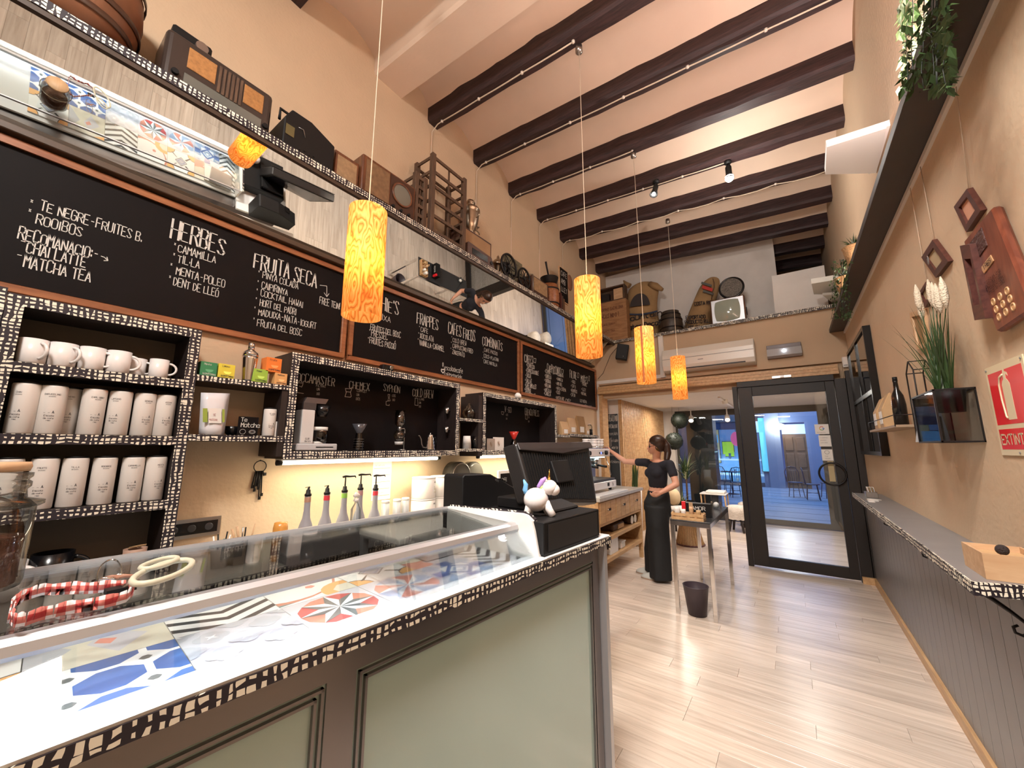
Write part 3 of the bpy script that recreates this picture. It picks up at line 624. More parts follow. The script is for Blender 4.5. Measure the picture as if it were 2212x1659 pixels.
# tubes
for y0, y1, lb in ((1.09, 2.33, 'lit tube lamp under the wide black niche'), (2.88, 4.1, 'lit tube lamp under the second niche behind the till')):
    t = thing('tube_lamp', lb, 'lamp', (-2.47, (y0+y1)/2, 1.40), 'tube lamps under the niches')
    MB().lathe([(.013, 0), (.013, y1-y0)], (-2.46, y0, 1.412), 12, axis='y').build('tube', M['tubeem'], t)
    MB().lathe([(.016, 0), (.016, .03)], (-2.46, y0-.03, 1.412), 12, axis='y').lathe([(.016, 0), (.016, .03)], (-2.46, y1, 1.412), 12, axis='y').build('end_cap', M['black'], t)
    MB().box((-2.50, y0-.02, 1.425), (-2.42, y1+.02, 1.434)).build('housing', M['whitem'], t)
# ================= DISPLAY COUNTER (own frame: x towards the customer, y along, z up)
CA = math.atan(.077); CO = V(-.835, 0, 0)
CM = Matrix.Translation(CO) @ Matrix.Rotation(-CA, 4, 'Z')
def cthing(name, label, cat, v, u, z, group=None, rz=0):
    p = CM @ V(v, u, z); t = thing(name, label, cat, p, group, local=True, rz=-CA+rz); return t
ctr = thing('display_counter', 'long refrigerated display counter with white marble ledge and frosted front panels', 'counter', CO, local=True, rz=-CA)
U0, U1 = -1.0, 1.735
MB().box((-.62, U0, .08), (-.05, 1.66, 1.05)).box((-.62, 1.24, 1.05), (-.05, 1.66, 1.085)).build('carcass', M['bronze'], ctr)
fm = MB(); xf0, xf1 = -.05, -.03
for a, b, c, d in ((U0, 1.67, 1.02, 1.078), (U0, 1.67, .08, .14), (.495, .56, .14, 1.02), (1.625, 1.67, .14, 1.02), (U0, U0+.05, .14, 1.02)): fm.box((xf0, a, c), (xf1, b, d))
for (a, b) in ((U0+.05, .495), (.56, 1.625)):
    for q in (0, 1):
        i0 = .006+.014*q; w_ = .006
        for e in ((a+i0, b-i0, 1.02-i0-w_, 1.02-i0), (a+i0, b-i0, .14+i0, .14+i0+w_), (a+i0, a+i0+w_, .14+i0, 1.02-i0), (b-i0-w_, b-i0, .14+i0, 1.02-i0)): fm.box((xf0+.004, e[0], e[2]), (xf1+.004, e[1], e[3]))
fm.build('front_frame', M['bronze'], ctr)
for (a, b) in ((U0+.05, .495), (.56, 1.625)): MB().box((-.048, a, .14), (-.036, b, 1.02)).build('frosted_panel', M['ppl'], ctr)
MB().box((-.06, 1.675, 0), (.0, 1.70, 1.08)).build('end_post', M['alu'], ctr)
MB().box((-.66, 1.245, 1.085), (0, U1, 1.115)).box((-.075, U0, 1.085), (0, 1.245, 1.115)).build('marble_top', M['marble'], ctr, bevel=.003)
MB().box((.0, U0, 1.080), (.0035, U1, 1.108)).box((-.66, U1, 1.08), (.0035, U1+.0035, 1.108)).box((-.66, U1-.003, .0+1.05), (0, U1, 1.085)).build('edge_band', M['hatch'], ctr)
MB().box((-.52, U0, 1.068), (-.076, 1.244, 1.088)).build('inner_deck', plain('deck_white', (.6, .6, .6), .4), ctr)
pr_ = [(-.03, 1.116), (-.048, 1.20), (-.06, 1.235), (-.085, 1.252), (-.11, 1.256), (-.53, 1.243), (-.53, 1.09), (-.03, 1.09)]
MB().prism([(x, 1.236, z) for x, z in pr_], (0, .016, 0)).build('end_cheek', M['whitem'], ctr)
eb = MB()
for (x0, z0), (x1, z1) in zip(pr_[:5], pr_[1:6]):
    d = V(x1-x0, 0, z1-z0).normalized(); nn = V(d.z, 0, -d.x)*-.0
    o_ = V(-d.z, 0, d.x)*.0016
    if o_.x < 0 and x0 > -.1: o_ = -o_
    if x1 < -.1: o_ = V(0, 0, .0016)
    eb.prism([V(x0, 1.2525, z0)-o_*.2, V(x1, 1.2525, z1)-o_*.2, V(x1, 1.2525, z1)+o_*3, V(x0, 1.2525, z0)+o_*3], (0, .012, 0))
eb.build('cheek_band', M['hatch'], ctr)
MB().prism([(x, U0, z) for x, z in ((-.128, 1.192), (-.122, 1.200), (-.126, 1.214), (-.138, 1.222), (-.156, 1.222), (-.160, 1.212), (-.158, 1.196), (-.15, 1.190))], (0, 1.236-U0, 0)).build('handle_rail', M['alu'], ctr)
MB().box((-.535, U0, 1.225), (-.527, 1.236, 1.243)).build('rear_rail', M['alu'], ctr)
MB().prism([(-.034, U0, 1.118), (-.128, U0, 1.196), (-.130, U0, 1.194), (-.037, U0, 1.116)], (0, 1.232-U0, 0)).build('front_glass', M['glass'], ctr)
MB().prism([(-.158, U0, 1.219), (-.528, U0, 1.238), (-.528, U0, 1.234), (-.158, U0, 1.215)], (0, 1.232-U0, 0)).build('top_glass', M['glass'], ctr)
MB().box((-.158, U0, 1.187), (-.149, 1.22, 1.1905)).build('led_strip', M['ledem'], ctr)
led = lamp('case_led_light', 'AREA', CM @ V(-.144, .12, 1.178), 1.5, COOL, .012, sy=2.2); led.rotation_euler = (0, math.radians(-14), -CA)
led2 = lamp('case_led_light', 'AREA', CM @ V(-.118, .12, 1.180), 1.3, COOL, .01, sy=2.2, spread=1.0); led2.rotation_euler = (0, math.radians(-48), -CA)
# ---- cement tiles, printed pattern as flat coloured faces
TC = {k: mat('tile_'+k, c, .45) for k, c in dict(body=(.62,.61,.60), white=(.72,.72,.72), black=(.045,.05,.055), blue=(.06,.13,.34), grey=(.42,.43,.47), lgrey=(.50,.50,.55), red=(.42,.07,.07), dgrey=(.12,.13,.13), pink=(.62,.25,.20), ltblue=(.30,.38,.52), orange=(.72,.38,.14), beige=(.60,.57,.48), teal=(.10,.20,.22), brick=(.50,.20,.14), navy=(.10,.16,.36)).items()}
TK = list(TC)
def tile(label, u, v, kind, rot=0, tz=0):
    t = cthing('cement_tile', label, 'tile', v, u, 1.089+tz, 'patterned cement tiles in the display case')
    s = .2015; mb = MB(); mb.box((-s, 0, 0), (0, s, .0135), TK.index('body')); z = .01375; lay = [0]
    def P(pts, c):
        lay[0] += 1; q = []
        for x, y in pts:
            x, y = (x, y) if rot == 0 else ((y, 1-x) if rot == 1 else ((1-x, 1-y) if rot == 2 else (1-y, x)))
            x = min(1, max(0, x)); y = min(1, max(0, y)); q.append((-s+x*s, y*s, z+lay[0]*.00004))
        mb.poly(q, TK.index(c))
    def clip(pts):   # Sutherland-Hodgman to the unit square
        for ax, lim, sg in ((0, 0, 1), (0, 1, -1), (1, 0, 1), (1, 1, -1)):
            out = []
            for i in range(len(pts)):
                a, b = pts[i-1], pts[i]; da, db = (a[ax]-lim)*sg, (b[ax]-lim)*sg
                if da*db < 0: k = da/(da-db); out.append((a[0]+(b[0]-a[0])*k, a[1]+(b[1]-a[1])*k))
                if db >= 0: out.append(b)
            pts = out
            if len(pts) < 3: return None
        return pts
    def Q(pts, c):
        p = clip(pts)
        if p: P(p, c)
    def circ(cx, cy, r, c, n=18, a0=0, a1=2*math.pi, r2=None):
        if r2: 
            for j in range(n):
                a, b = a0+(a1-a0)*j/n, a0+(a1-a0)*(j+1)/n
                Q([(cx+r*math.cos(a), cy+r*math.sin(a)), (cx+r*math.cos(b), cy+r*math.sin(b)), (cx+r2*math.cos(b), cy+r2*math.sin(b)), (cx+r2*math.cos(a), cy+r2*math.sin(a))], c)
        else: Q([(cx+r*math.cos(a0+(a1-a0)*j/n), cy+r*math.sin(a0+(a1-a0)*j/n)) for j in range(n)], c)
    if kind == 'octo':
        P([(0,0),(1,0),(1,1),(0,1)], 'white'); a, g = .15, .075
        for i in range(3):
            for j in range(3):
                cx, cy = i*.5, j*.5-0
                Q([(cx-a/2-.02, cy-.22), (cx+a/2+.02, cy-.22), (cx+.22, cy-a/2), (cx+.22, cy+a/2), (cx+a/2+.02, cy+.22), (cx-a/2-.02, cy+.22), (cx-.22, cy+a/2), (cx-.22, cy-a/2)], 'blue')
        for i in range(2):
            for j in range(2): cx, cy = .25+i*.5, .25+j*.5; Q([(cx-.045, cy-.02), (cx, cy-.05), (cx+.045, cy-.02), (cx+.045, cy+.02), (cx, cy+.05), (cx-.045, cy+.02)], 'dgrey')
    elif kind == 'moor':
        P([(0,0),(1,0),(1,1),(0,1)], 'lgrey')
        for i in range(3):
            for j in range(3):
                for di, dj in ((0, 0), (.25, .25)):
                    cx, cy = i*.5+di, j*.5+dj
                    if di and (i > 1 or j > 1): continue
                    for ex, ey in ((.075, 0), (-.075, 0), (0, .075), (0, -.075)): circ(cx+ex, cy+ey, .088, 'grey', 14)
                    if (i+j) % 2 == 0: Q([(cx-.05, cy-.05), (cx, cy-.02), (cx+.05, cy-.05), (cx+.02, cy), (cx+.05, cy+.05), (cx, cy+.02), (cx-.05, cy+.05), (cx-.02, cy)], 'white')
    elif kind in ('star', 'starp', 'blue8'):
        cs = dict(star=('lgrey', 'red', 'dgrey', 'white'), starp=('lgrey', 'pink', 'ltblue', 'white'), blue8=('lgrey', 'ltblue', 'navy', 'white'))[kind]
        P([(0,0),(1,0),(1,1),(0,1)], cs[0])
        if kind != 'blue8':
            for k in range(8):
                a = math.pi/4*k+.0; c = lambda r, a: (.5+r*math.cos(a), .5+r*math.sin(a))
                Q([c(.22, a), c(.46, a), c(.47, a+math.pi/8), c(.46, a+math.pi/4), c(.22, a+math.pi/4)], cs[1] if k % 2 else ('brick' if kind == 'star' else 'ltblue'))
            for k in range(8):
                a = math.pi/4*k; c = lambda r, a: (.5+r*math.cos(a), .5+r*math.sin(a))
                Q([(.5, .5), c(.24, a-math.pi/8), c(.47, a)], 'white'); Q([(.5, .5), c(.47, a), c(.24, a+math.pi/8)], cs[2] if k % 2 == 0 or kind == 'star' else 'pink')
        else:
            for k in range(8):
                a = math.pi/4*k; c = lambda r, a: (.5+r*math.cos(a), .5+r*math.sin(a)); Q([c(.3, a-.39), c(.62, a-.2), c(.62, a+.2), c(.3, a+.39)], cs[1] if k % 2 else 'navy')
            for r, col in ((.36, 'white'), (.30, 'navy'), (.2, 'white'), (.15, 'ltblue'), (.08, 'white')): Q([(.5-r, .5), (.5, .5-r), (.5+r, .5), (.5, .5+r)], col) if r < .34 else Q([(.5-r*.7, .5-r*.7), (.5+r*.7, .5-r*.7), (.5+r*.7, .5+r*.7), (.5-r*.7, .5+r*.7)], col)
    elif kind == 'chev':
        P([(0,0),(1,0),(1,1),(0,1)], 'white')
        for k in range(-1, 5):
            o_ = k*.25; Q([(0, o_), (.5, o_+.28), (.5, o_+.38), (0, o_+.10)], 'black'); Q([(.5, o_+.28), (1, o_), (1, o_+.10), (.5, o_+.38)], 'black')
    elif kind == 'arc':
        P([(0,0),(1,0),(1,1),(0,1)], 'white'); circ(0, 0, .98, 'teal', 20); circ(.15, .2, .80, 'brick', 24); circ(.22, .28, .66, 'white', 24); circ(.9, .9, .34, 'orange', 18); circ(.92, .93, .22, 'beige', 7); circ(.5, .55, .07, 'pink', 5)
    elif kind == 'arc2':
        P([(0,0),(1,0),(1,1),(0,1)], 'lgrey'); circ(.1, .3, .62, 'brick', 22); circ(.1, .3, .56, 'beige', 22); circ(.9, .1, .30, 'pink', 8); Q([(.3,.8),(.5,.95),(.95,.8),(.6,.7)], 'grey')
    elif kind == 'geo':
        P([(0,0),(1,0),(1,1),(0,1)], 'white')
        for cx, cy in ((0,0),(1,0),(1,1),(0,1)): circ(cx, cy, .27, 'black', 16); circ(cx, cy, .25, 'orange', 16)
        for a in (0, 1, 2, 3):
            dx, dy = ((1,1),(-1,1),(-1,-1),(1,-1))[a]; Q([(.5+dx*.16-dy*.03*dx*dy, .5+dy*.16+.03), (.5+dx*.34, .5+dy*.34+.03), (.5+dx*.34, .5+dy*.34-.03), (.5+dx*.16, .5+dy*.16-.03)], 'black')
        for r, col in ((.23, 'black'), (.2, 'lgrey'), (.15, 'navy'), (.12, 'grey')): Q([(.5-r, .5), (.5, .5-r), (.5+r, .5), (.5, .5+r)], col)
    elif kind == 'beige':
        P([(0,0),(1,0),(1,1),(0,1)], 'beige'); Q([(0,.0),(.5,.3),(1,0)], 'grey'); Q([(.2,.55),(.55,.85),(.9,.6),(.5,.4)], 'lgrey'); Q([(.4,.5),(.5,.62),(.62,.56),(.5,.45)], 'pink'); Q([(0,.7),(.15,1),(0,1)], 'orange')
    mb.build('printed_slab', [TC[k] for k in TK], t, bevel=0); return t
fr = [('octo', 'blue octagon tile at the front edge under the scissors, left end of front row'), ('octo', 'blue octagon tile in the front row beside the grey moorish tile'), ('moor', 'grey and white moorish lattice tile in the front row'), ('star', 'red and charcoal eight-pointed star tile in the front row'), ('starp', 'pale pink and blue star tile in the front row'), ('blue8', 'blue and white square-in-star tile in the front row'), ('chev', 'black and white chevron tile in the front right corner of the case')]
bk = [('geo', 'orange cornered geometric tile at the left end of the back row'), ('beige', 'beige and grey diamond tile in the back row, left'), ('chev', 'black and white chevron tile in the back row behind the grey lattice tile'), ('arc', 'tile with brick red arc and orange disc in the back row'), ('geo', 'white tile with grey diamond and orange corners in the back row'), ('arc2', 'beige tile with thin brick arc in the back row'), ('chev', 'black and white chevron tile in the back right corner of the case')]
us = [.083-.2035, .083, .286, .489, .6925, .896, 1.0995]
for (k, lb), u in zip(fr, us):
    if k == 'chev': continue
    tile(lb, u, -.080, k, 0)
for (k, lb), u in zip(bk, us):
    if u > 1.0: continue
    tile(lb, u, -.283, k, 1 if k == 'chev' else 0)
# right end: cut chevron tiles
for lb, v in ((fr[-1][1], -.08), (bk[-1][1], -.283)):
    t = tile(lb, 1.0995, v, 'chev', 1); t.scale = (1, .66, 1)
# boxes on the deck, rear right
for i, (lb, v, u, z, a) in enumerate((('lower grey cardboard box in the rear right of the display case', -.40, 1.06, 1.104, .0), ('upper grey cardboard box on the rear right of the display case', -.42, 1.10, 1.132, .12))):
    t = cthing('flat_box', lb, 'box', v, u, z, 'grey boxes in the display case', rz=a)
    MB().box((-.08, -.09, 0), (.08, .09, .024)).build('carton', plain('grey_card', (.40, .37, .36), .6), t, bevel=.003)
    MB().box((-.081, -.091, .014), (.081, .091, .027)).build('lid', M['grey'] if i else M['whitem'], t, bevel=.004)
# ---- scissors, gingham strap, key ring on the glass
def ctop(px, py, z=1.232): return PZ(px, py, z)
t = thing('scissors', 'beige handled scissors lying on the glass top', 'scissors', ctop(330, 1235, 1.245)); a = PZ(300, 1262, 1.245)
hm = plain('beige_handle', (.58, .55, .42), .45)
def ell(pts, r): return pts
def loop(cpx, ax, bx, z, n=22):
    c = PZ(cpx[0], cpx[1], z); A = PZ(ax[0], ax[1], z)-c; B = PZ(bx[0], bx[1], z)-c
    return [c+A*math.cos(2*math.pi*i/n)+B*math.sin(2*math.pi*i/n) for i in range(n)]
MB().tube(loop((355, 1233), (415, 1214), (352, 1218), 1.262), .0055, 8, close=True).build('handle', hm, t)
MB().tube(loop((345, 1216), (383, 1206), (345, 1209), 1.266), .005, 8, close=True).build('handle', hm, t)
c0 = PZ(300, 1250, 1.255); bl = PZ(255, 1275, 1.242)
MB().tube([c0, (c0+bl)/2, bl], [.006, .006, .001], 4).build('blade', M['steel'], t)
MB().tube([PZ(296, 1246, 1.256), PZ(262, 1270, 1.244)], [.005, .001], 4).build('blade', M['steel'], t)
def ging():
    m, t_, b = nt('gingham_cloth'); tc = N(t_, 'ShaderNodeNewGeometry'); sp = N(t_, 'ShaderNodeSeparateXYZ'); L(t_, tc.outputs['Position'], sp.inputs[0])
    f1 = mth(t_, 'GREATER_THAN', mth(t_, 'FRACT', mth(t_, 'MULTIPLY', mth(t_, 'ADD', sp.outputs[0], sp.outputs[1]), 45)), .5); f2 = mth(t_, 'GREATER_THAN', mth(t_, 'FRACT', mth(t_, 'MULTIPLY', sp.outputs[2], 60)), .45)
    col = ramp(t_, mth(t_, 'MULTIPLY', mth(t_, 'ADD', f1, f2), .5), [(0, (.72, .66, .66)), (.5, (.55, .16, .13)), (1, (.36, .02, .02))]); col.node.color_ramp.interpolation = 'CONSTANT' if False else 'LINEAR'
    L(t_, col, b.inputs['Base Color']); b.inputs['Roughness'].default_value = .8; return m
M['ging'] = ging()
t = thing('key_strap', 'red and white gingham key strap on the glass top', 'strap', ctop(150, 1320, 1.235))
lp = [(18, 1340), (25, 1312), (50, 1292), (90, 1280), (150, 1277), (210, 1275), (262, 1270), (288, 1278), (270, 1295), (225, 1308), (150, 1320), (95, 1332), (55, 1345), (30, 1350)]
cen = [PZ(x, y+6, 1.236) for x, y in lp]; mb = MB(); n = len(cen)
cs_ = []
for i in range(n*3):
    k = i//3; f_ = (i % 3)/3; cs_.append(cen[k].lerp(cen[(k+1) % n], f_))
n = len(cs_)
for i in range(n):
    a, b = cs_[i], cs_[(i+1) % n]; h_ = .020; jj = .002*math.sin(i*1.7); kk = .002*math.sin((i+1)*1.7)
    mb.poly([a+V(0,0,jj*.3), b+V(0,0,kk*.3), b+V(kk, jj, h_+kk), a+V(jj, jj, h_+jj)], sm=True)
so = mb.build('fabric_loop', M['ging'], t); sd = so.modifiers.new('s', 'SOLIDIFY'); sd.thickness = .0016
t = thing('key_ring', 'steel key ring with small leather tags on the glass top', 'keys', ctop(225, 1250, 1.235))
MB().tube([p+V(0,0,.012*math.sin(i/22*6.28)) for i, p in enumerate(loop((236, 1237), (262, 1231), (236, 1222), 1.25))], .0016, 6, close=True).build('ring', M['chrome'], t)
for k, (x, y) in enumerate(((200, 1256), (215, 1252), (232, 1248), (245, 1250))):
    c = PZ(x, y, 1.242); MB().tube([c, c+V(.012, .014, .004), c+V(.014, .03, .0)], .0035, 6).build('tag', plain('leather_tag', (.35, .16, .10), .6) if k % 2 else M['chrome'], t)
MB().box(*(lambda p: (p-V(.012, .02, .002), p+V(.012, .02, .006)))(PZ(260, 1275, 1.240))).build('fob', M['black'], t)
# ---- glass jar at left rim
t = thing('glass_jar', 'lidded glass jar on the counter at the left rim of the picture', 'jar', CM @ V(-.42, -.008, 1.2375), local=True); t.scale = (1.2, 1.2, 1.1)
MB().lathe([(.0, .002), (.058, .002), (.060, .01), (.060, .135), (.048, .150)], (0,0,0), 28, cap=False).build('body', M['glass'], t)
MB().lathe([(.062, .135), (.068, .139), (.068, .145), (.048, .150), (.046, .165), (.050, .170), (.050, .178), (.046, .182), (.050, .187), (.050, .194), (0, .197)], (0,0,0), 28).build('glass_lid', M['glass'], t)
MB().lathe([(0, .197), (.045, .197), (.047, .205), (.045, .213), (0, .214)], (0,0,0), 28).build('cork', M['ply'], t)
MB().lathe([(0, .006), (.052, .006), (.053, .085), (.0, .09)], (0,0,0), 20).build('contents', plain('jar_contents', (.12, .05, .03), .9, bmp=.8), t)
# ================= TILL
reg = cthing('cash_register', 'black touch screen till standing on a cash drawer', 'till', -.2, 1.44, 1.115)
o = [0]
MB().box((-.22, -.19, 0), (.186, .215, .012)).build('drawer_base', M['black'], reg)
MB().box((-.225, -.195, .006), (.188, .222, .118)).build('cash_drawer', M['black'], reg, bevel=.003)
MB().box((.1885, -.17, .016), (.190, .20, .108)).build('drawer_front', plain('black_satin', (.018, .017, .018), .4), reg)
MB().prism([(-.20, -.02, .118), (.10, -.02, .118), (.10, -.02, .128), (-.04, -.02, .165), (-.20, -.02, .165)], (0, .22, 0)).build('base_stand', M['black'], reg, bevel=.006)
# screen hood (seen from behind), leaning
def scr(y0, y1, x0, z0, x1, z1, th): return
sm = MB(); c = [V(.055, -.165, .43), V(.055, .155, .43), V(.165, .205, .155), V(.165, -.125, .155)]
REGI = (CM.inverted())
def rl(px, py, v): # local point on a vertical plane x=v in counter frame, relative to till base
    r_ = ray(px, py); nrm = CM.to_3x3() @ V(1, 0, 0); o3 = CM @ V(v, 0, 0); tt = (o3-CAM).dot(nrm)/r_.dot(nrm); p = REGI @ (CAM+r_*tt); return p-V(-.2, 1.44, 1.115)
TLp, TRp, BRp, BLp = rl(1114, 957, -.29), rl(1272, 955, -.29), rl(1291, 1088, -.185), rl(1150, 1085, -.185)
dep = V(-.085, 0, -.02)
q = [TLp, TRp, BRp, BLp]
sm.faces(q+[p+dep for p in q], [(0,3,2,1), (4,5,6,7), (0,1,5,4), (1,2,6,5), (2,3,7,6), (3,0,4,7)])
sm.build('screen_housing', plain('till_plastic', (.014, .012, .012), .38), reg, bevel=.012, seg=3)
# ribbed back
rb = MB(); nR = 30
for i in range(nR):
    f0, f1 = .04+.92*i/nR, .04+.92*(i+.55)/nR
    a0, a1 = TLp.lerp(TRp, f0).lerp(BLp.lerp(BRp, f0), .16+.05*math.sin(math.pi*f0)), TLp.lerp(TRp, f1).lerp(BLp.lerp(BRp, f1), .16+.05*math.sin(math.pi*f1))
    b0, b1 = TLp.lerp(TRp, f0).lerp(BLp.lerp(BRp, f0), .93), TLp.lerp(TRp, f1).lerp(BLp.lerp(BRp, f1), .93)
    e = V(.004, 0, .001); rb.faces([a0, a1, b1, b0, a0+e, a1+e, b1+e, b0+e], [(0,1,2,3), (4,7,6,5), (0,4,5,1), (1,5,6,2), (2,6,7,3), (3,7,4,0)])
rb.build('cooling_ribs', M['black'], reg, kind='stuff')
mid = (TLp+TRp+BRp+BLp)/4; xr = (TRp-TLp).normalized(); dn = (BLp-TLp).normalized()
MB().obox(mid+xr*-.02+dn*.0+V(.008, 0, .003), xr*.075, dn*.055, V(.008, 0, .003)).build('rear_cover', M['black'], reg, bevel=.004)
MB().prism([TLp+V(.001,0,0)+dn*.0, TRp+V(.001,0,0), TRp+dn*.035+V(.006,0,0), TLp.lerp(TRp,.5)+dn*.062+V(.006,0,0), TLp+dn*.035+V(.006,0,0)], (.008, 0, .002)).build('brow', plain('till_brow', (.022, .016, .016), .5), reg, bevel=.003)
MB().prism([p+dep*1.01 for p in (TLp.lerp(BRp, .06), TRp.lerp(BLp, .06), BRp.lerp(TLp, .06), BLp.lerp(TRp, .06))], V(-.002, 0, 0)).build('touch_screen', plain('screen_glass', (.02, .02, .03), .1), reg)
# receipt printer, white phone stand, card on the drawer rear
t = cthing('receipt_printer', 'black receipt printer left of the till', 'printer', -.56, 1.26, 1.115)
P_ = V(-.56, 1.26, 1.115)
def rp(px, py, v): return rl(px, py, v)+V(-.2, 1.44, 1.115)-P_
a, b, c, d, e = rp(1000, 1026, -.56), rp(1060, 1024, -.56), rp(1116, 1052, -.56), rp(1118, 1100, -.56), rp(1003, 1096, -.56)
hh = max(.02, e.z)
MB().prism([V(a.x, a.y, -.0), V(a.x, a.y, a.z-.01), V(a.x, a.y+.012, a.z), V(b.x, b.y, b.z), V(c.x, c.y, c.z-.01), V(c.x, c.y+.004, c.z-.02), V(c.x, c.y+.004, 0)], (-.14, 0, 0)).build('body', M['black'], t, bevel=.004)
MB().obox((b+c)/2+V(-.03, 0, .001), (.0, .03, -.011), (.03, 0, 0), (0, .0, .0016)).build('paper_slot', M['blackgl'], t)
wm = MB(); write(wm, 'epos', (b.lerp(c, .15)+V(.0012, -.0, -.02)), (0, 1, -.45), (0, .45, 1), .012); wm.build('lettering', M['grey'], t, kind='stuff')
t = cthing('paper_cup', 'white paper cup behind the display case', 'cup', -.62, 1.12, 1.13); 
p = PX(995, 1092, -1.36); t.location = (p.x, p.y, 1.10); MB().lathe([(.026, 0), (.034, .085), (.035, .088), (.032, .088), (.024, .004)], (0,0,0), 20).build('cup', M['whitem'], t)
t = cthing('service_table', 'small white side table behind the till', 'table', -.80, 1.62, 0)
MB().box((-.26, -.5, 1.07), (.09, .20, 1.098)).build('table_top', M['whitem'], t, bevel=.003)
for x, y in ((-.24, -.48), (-.24, .18), (.07, .18), (.07, -.48)): MB().box((x-.015, y-.015, 0), (x+.015, y+.015, 1.07)).build('leg', M['alu'], t)
# spike (bill spindle)
t = cthing('bill_spindle', 'thin steel bill spike beside the unicorn figurine', 'spike', -.50, 1.30, 1.115)
p = PX(1110, 1100, -.99); 
q0 = PZ(1110, 1104, 1.16); t.location = (q0.x, q0.y, 1.115)
MB().lathe([(0, 0), (.05, 0), (.05, .004), (.04, .006), (0, .006)], (0,0,0), 24).build('base', M['whitem'], t); MB().tube([(0,0,.004), (0,0,.115), (0,0,.125)], [.0015, .0015, .0003], 6).build('needle', M['chrome'], t)
# ---- unicorn figurine (plain money-bank unicorn)
_ub = rl(1162, 1112, -.06)+V(-.2, 1.44, 1.115)
UW = plain('glazed_white', (.78, .72, .70), .22, coat=.4)
U_0 = PZ(1168, 1113, 1.2345); vdir = V(U_0.x, U_0.y, 0).normalized(); ar_ = V(vdir.y, -vdir.x, 0)
t = thing('unicorn_figurine', 'white ceramic unicorn money bank with gold horn and blue tail', 'figurine', U_0, local=True)
def up_(px, py): 
    r_ = ray(px, py); return CAM+r_*((U_0-CAM).dot(vdir)/r_.dot(vdir))-U_0
bc = up_(1158, 1079); hc = up_(1188, 1053); k_ = 1.0
bodm = bpy.data.metaballs.new('fig'); 
mb = MB(); S1 = (up_(1184, 1085)-up_(1131, 1085)).length/2
mb.ball(bc, S1, 20, 14, sc=(1.02, 1.02, .95)); bd = mb.build('body', UW, t)
leg = []
for px, py, dx in ((1137, 1112, .016), (1194, 1117, .016), (1142, 1108, -.018), (1186, 1110, -.018)):
    f = up_(px, py)-vdir*dx; f.z = max(f.z, .0); f.z = 0; tp = f*.55+bc*.45; tp.z = bc.z-.010
    MB().tube([tp, tp.lerp(f, .6), f+V(0,0,.0)], [.019, .0145, .016], 12).build('leg', UW, t)
mb = MB(); mb.ball(hc, S1*.68, 18, 12, sc=(.9, .95, .9)); mb.ball(hc+(up_(1204, 1062)-hc)*.55, S1*.56, 16, 10, sc=(.85, .9, .85)); mb.tube([bc+ar_*.012+V(0, 0, .015), hc], [.02, .018], 12); mb.build('head', UW, t)
hz0, hz1 = up_(1186, 1036), up_(1187, 1014); MB().tube([hz0, hz1], [.0062, .0006], 12).build('horn', M['gold'], t)
for dx in (.012, -.010): e0 = up_(1181, 1043)+vdir*dx; MB().tube([e0, e0+V(0, -.001, .009), e0+V(0, -.002, .015)], [.006, .0055, .001], 8).build('ear', plain('ear_pink', (.70, .50, .45), .3), t)
m1, m2 = up_(1172, 1038), up_(1165, 1050); MB().tube([up_(1180, 1032), m1, m2, up_(1160, 1052)], [.006, .0105, .010, .004], 10).build('mane', plain('lilac', (.42, .26, .62), .3), t)
MB().tube([up_(1171, 1048), up_(1169, 1055), up_(1174, 1062)], [.006, .010, .004], 10).build('mane', plain('lime', (.42, .62, .18), .3), t)
MB().tube([up_(1136, 1066), up_(1134, 1058), up_(1136, 1047), up_(1131, 1036)], [.008, .0105, .0095, .003], 10).build('tail', plain('sky_blue', (.16, .42, .72), .3), t)
MB().obox(up_(1154, 1057), ar_*.008, vdir*.0012, (0, 0, .0006)).build('coin_slot', M['black'], t)
# ================= BACK WORKTOP
wt = thing('back_worktop', 'pale back worktop with hatched front edge along the left wall', 'worktop', (-2.4, 1.5, .93))
MB().box((XL+.001, -1.5, .90), (-2.06, 4.15, .93)).build('slab', plain('worktop_grey', (.38, .36, .33), .4), wt)
MB().box((-2.06, -1.5, .90), (-2.056, 4.15, .93)).build('edge_band', M['hatch'], wt)
def app(name, lab, cat, y0, y1, z0, z1, m, x0=-2.62, x1=-2.10, win=None):
    t = thing(name, lab, cat, (-2.4, (y0+y1)/2, z0)); MB().box((x0, y0, z0), (x1, y1, z1)).build('body', m, t, bevel=.006)
    if win: MB().box((x1, y0+.03, z0+.06), (x1+.012, y1-win, z1-.05)).build('door', M['blackgl'], t); MB().box((x1+.012, y1-win+.01, z0+.1), (x1+.03, y1-win+.025, z1-.08)).build('handle', M['chrome'], t)
    return t
app('undercounter_fridge', 'steel undercounter fridge below the back worktop, left', 'fridge', -.6, .9, 0, .895, M['steel'], win=.1)
app('ice_maker', 'steel ice maker below the back worktop in the middle', 'appliance', .98, 1.7, 0, .895, M['steel'], win=.15)
app('dishwasher', 'white dishwasher below the back worktop, right', 'appliance', 1.78, 2.5, 0, .895, M['whitem'], win=.12)
app('storage_cupboard', 'pale cupboard below the back worktop near the coffee machine', 'cupboard', 2.55, 4.1, 0, .895, M['whitem'], win=.7)
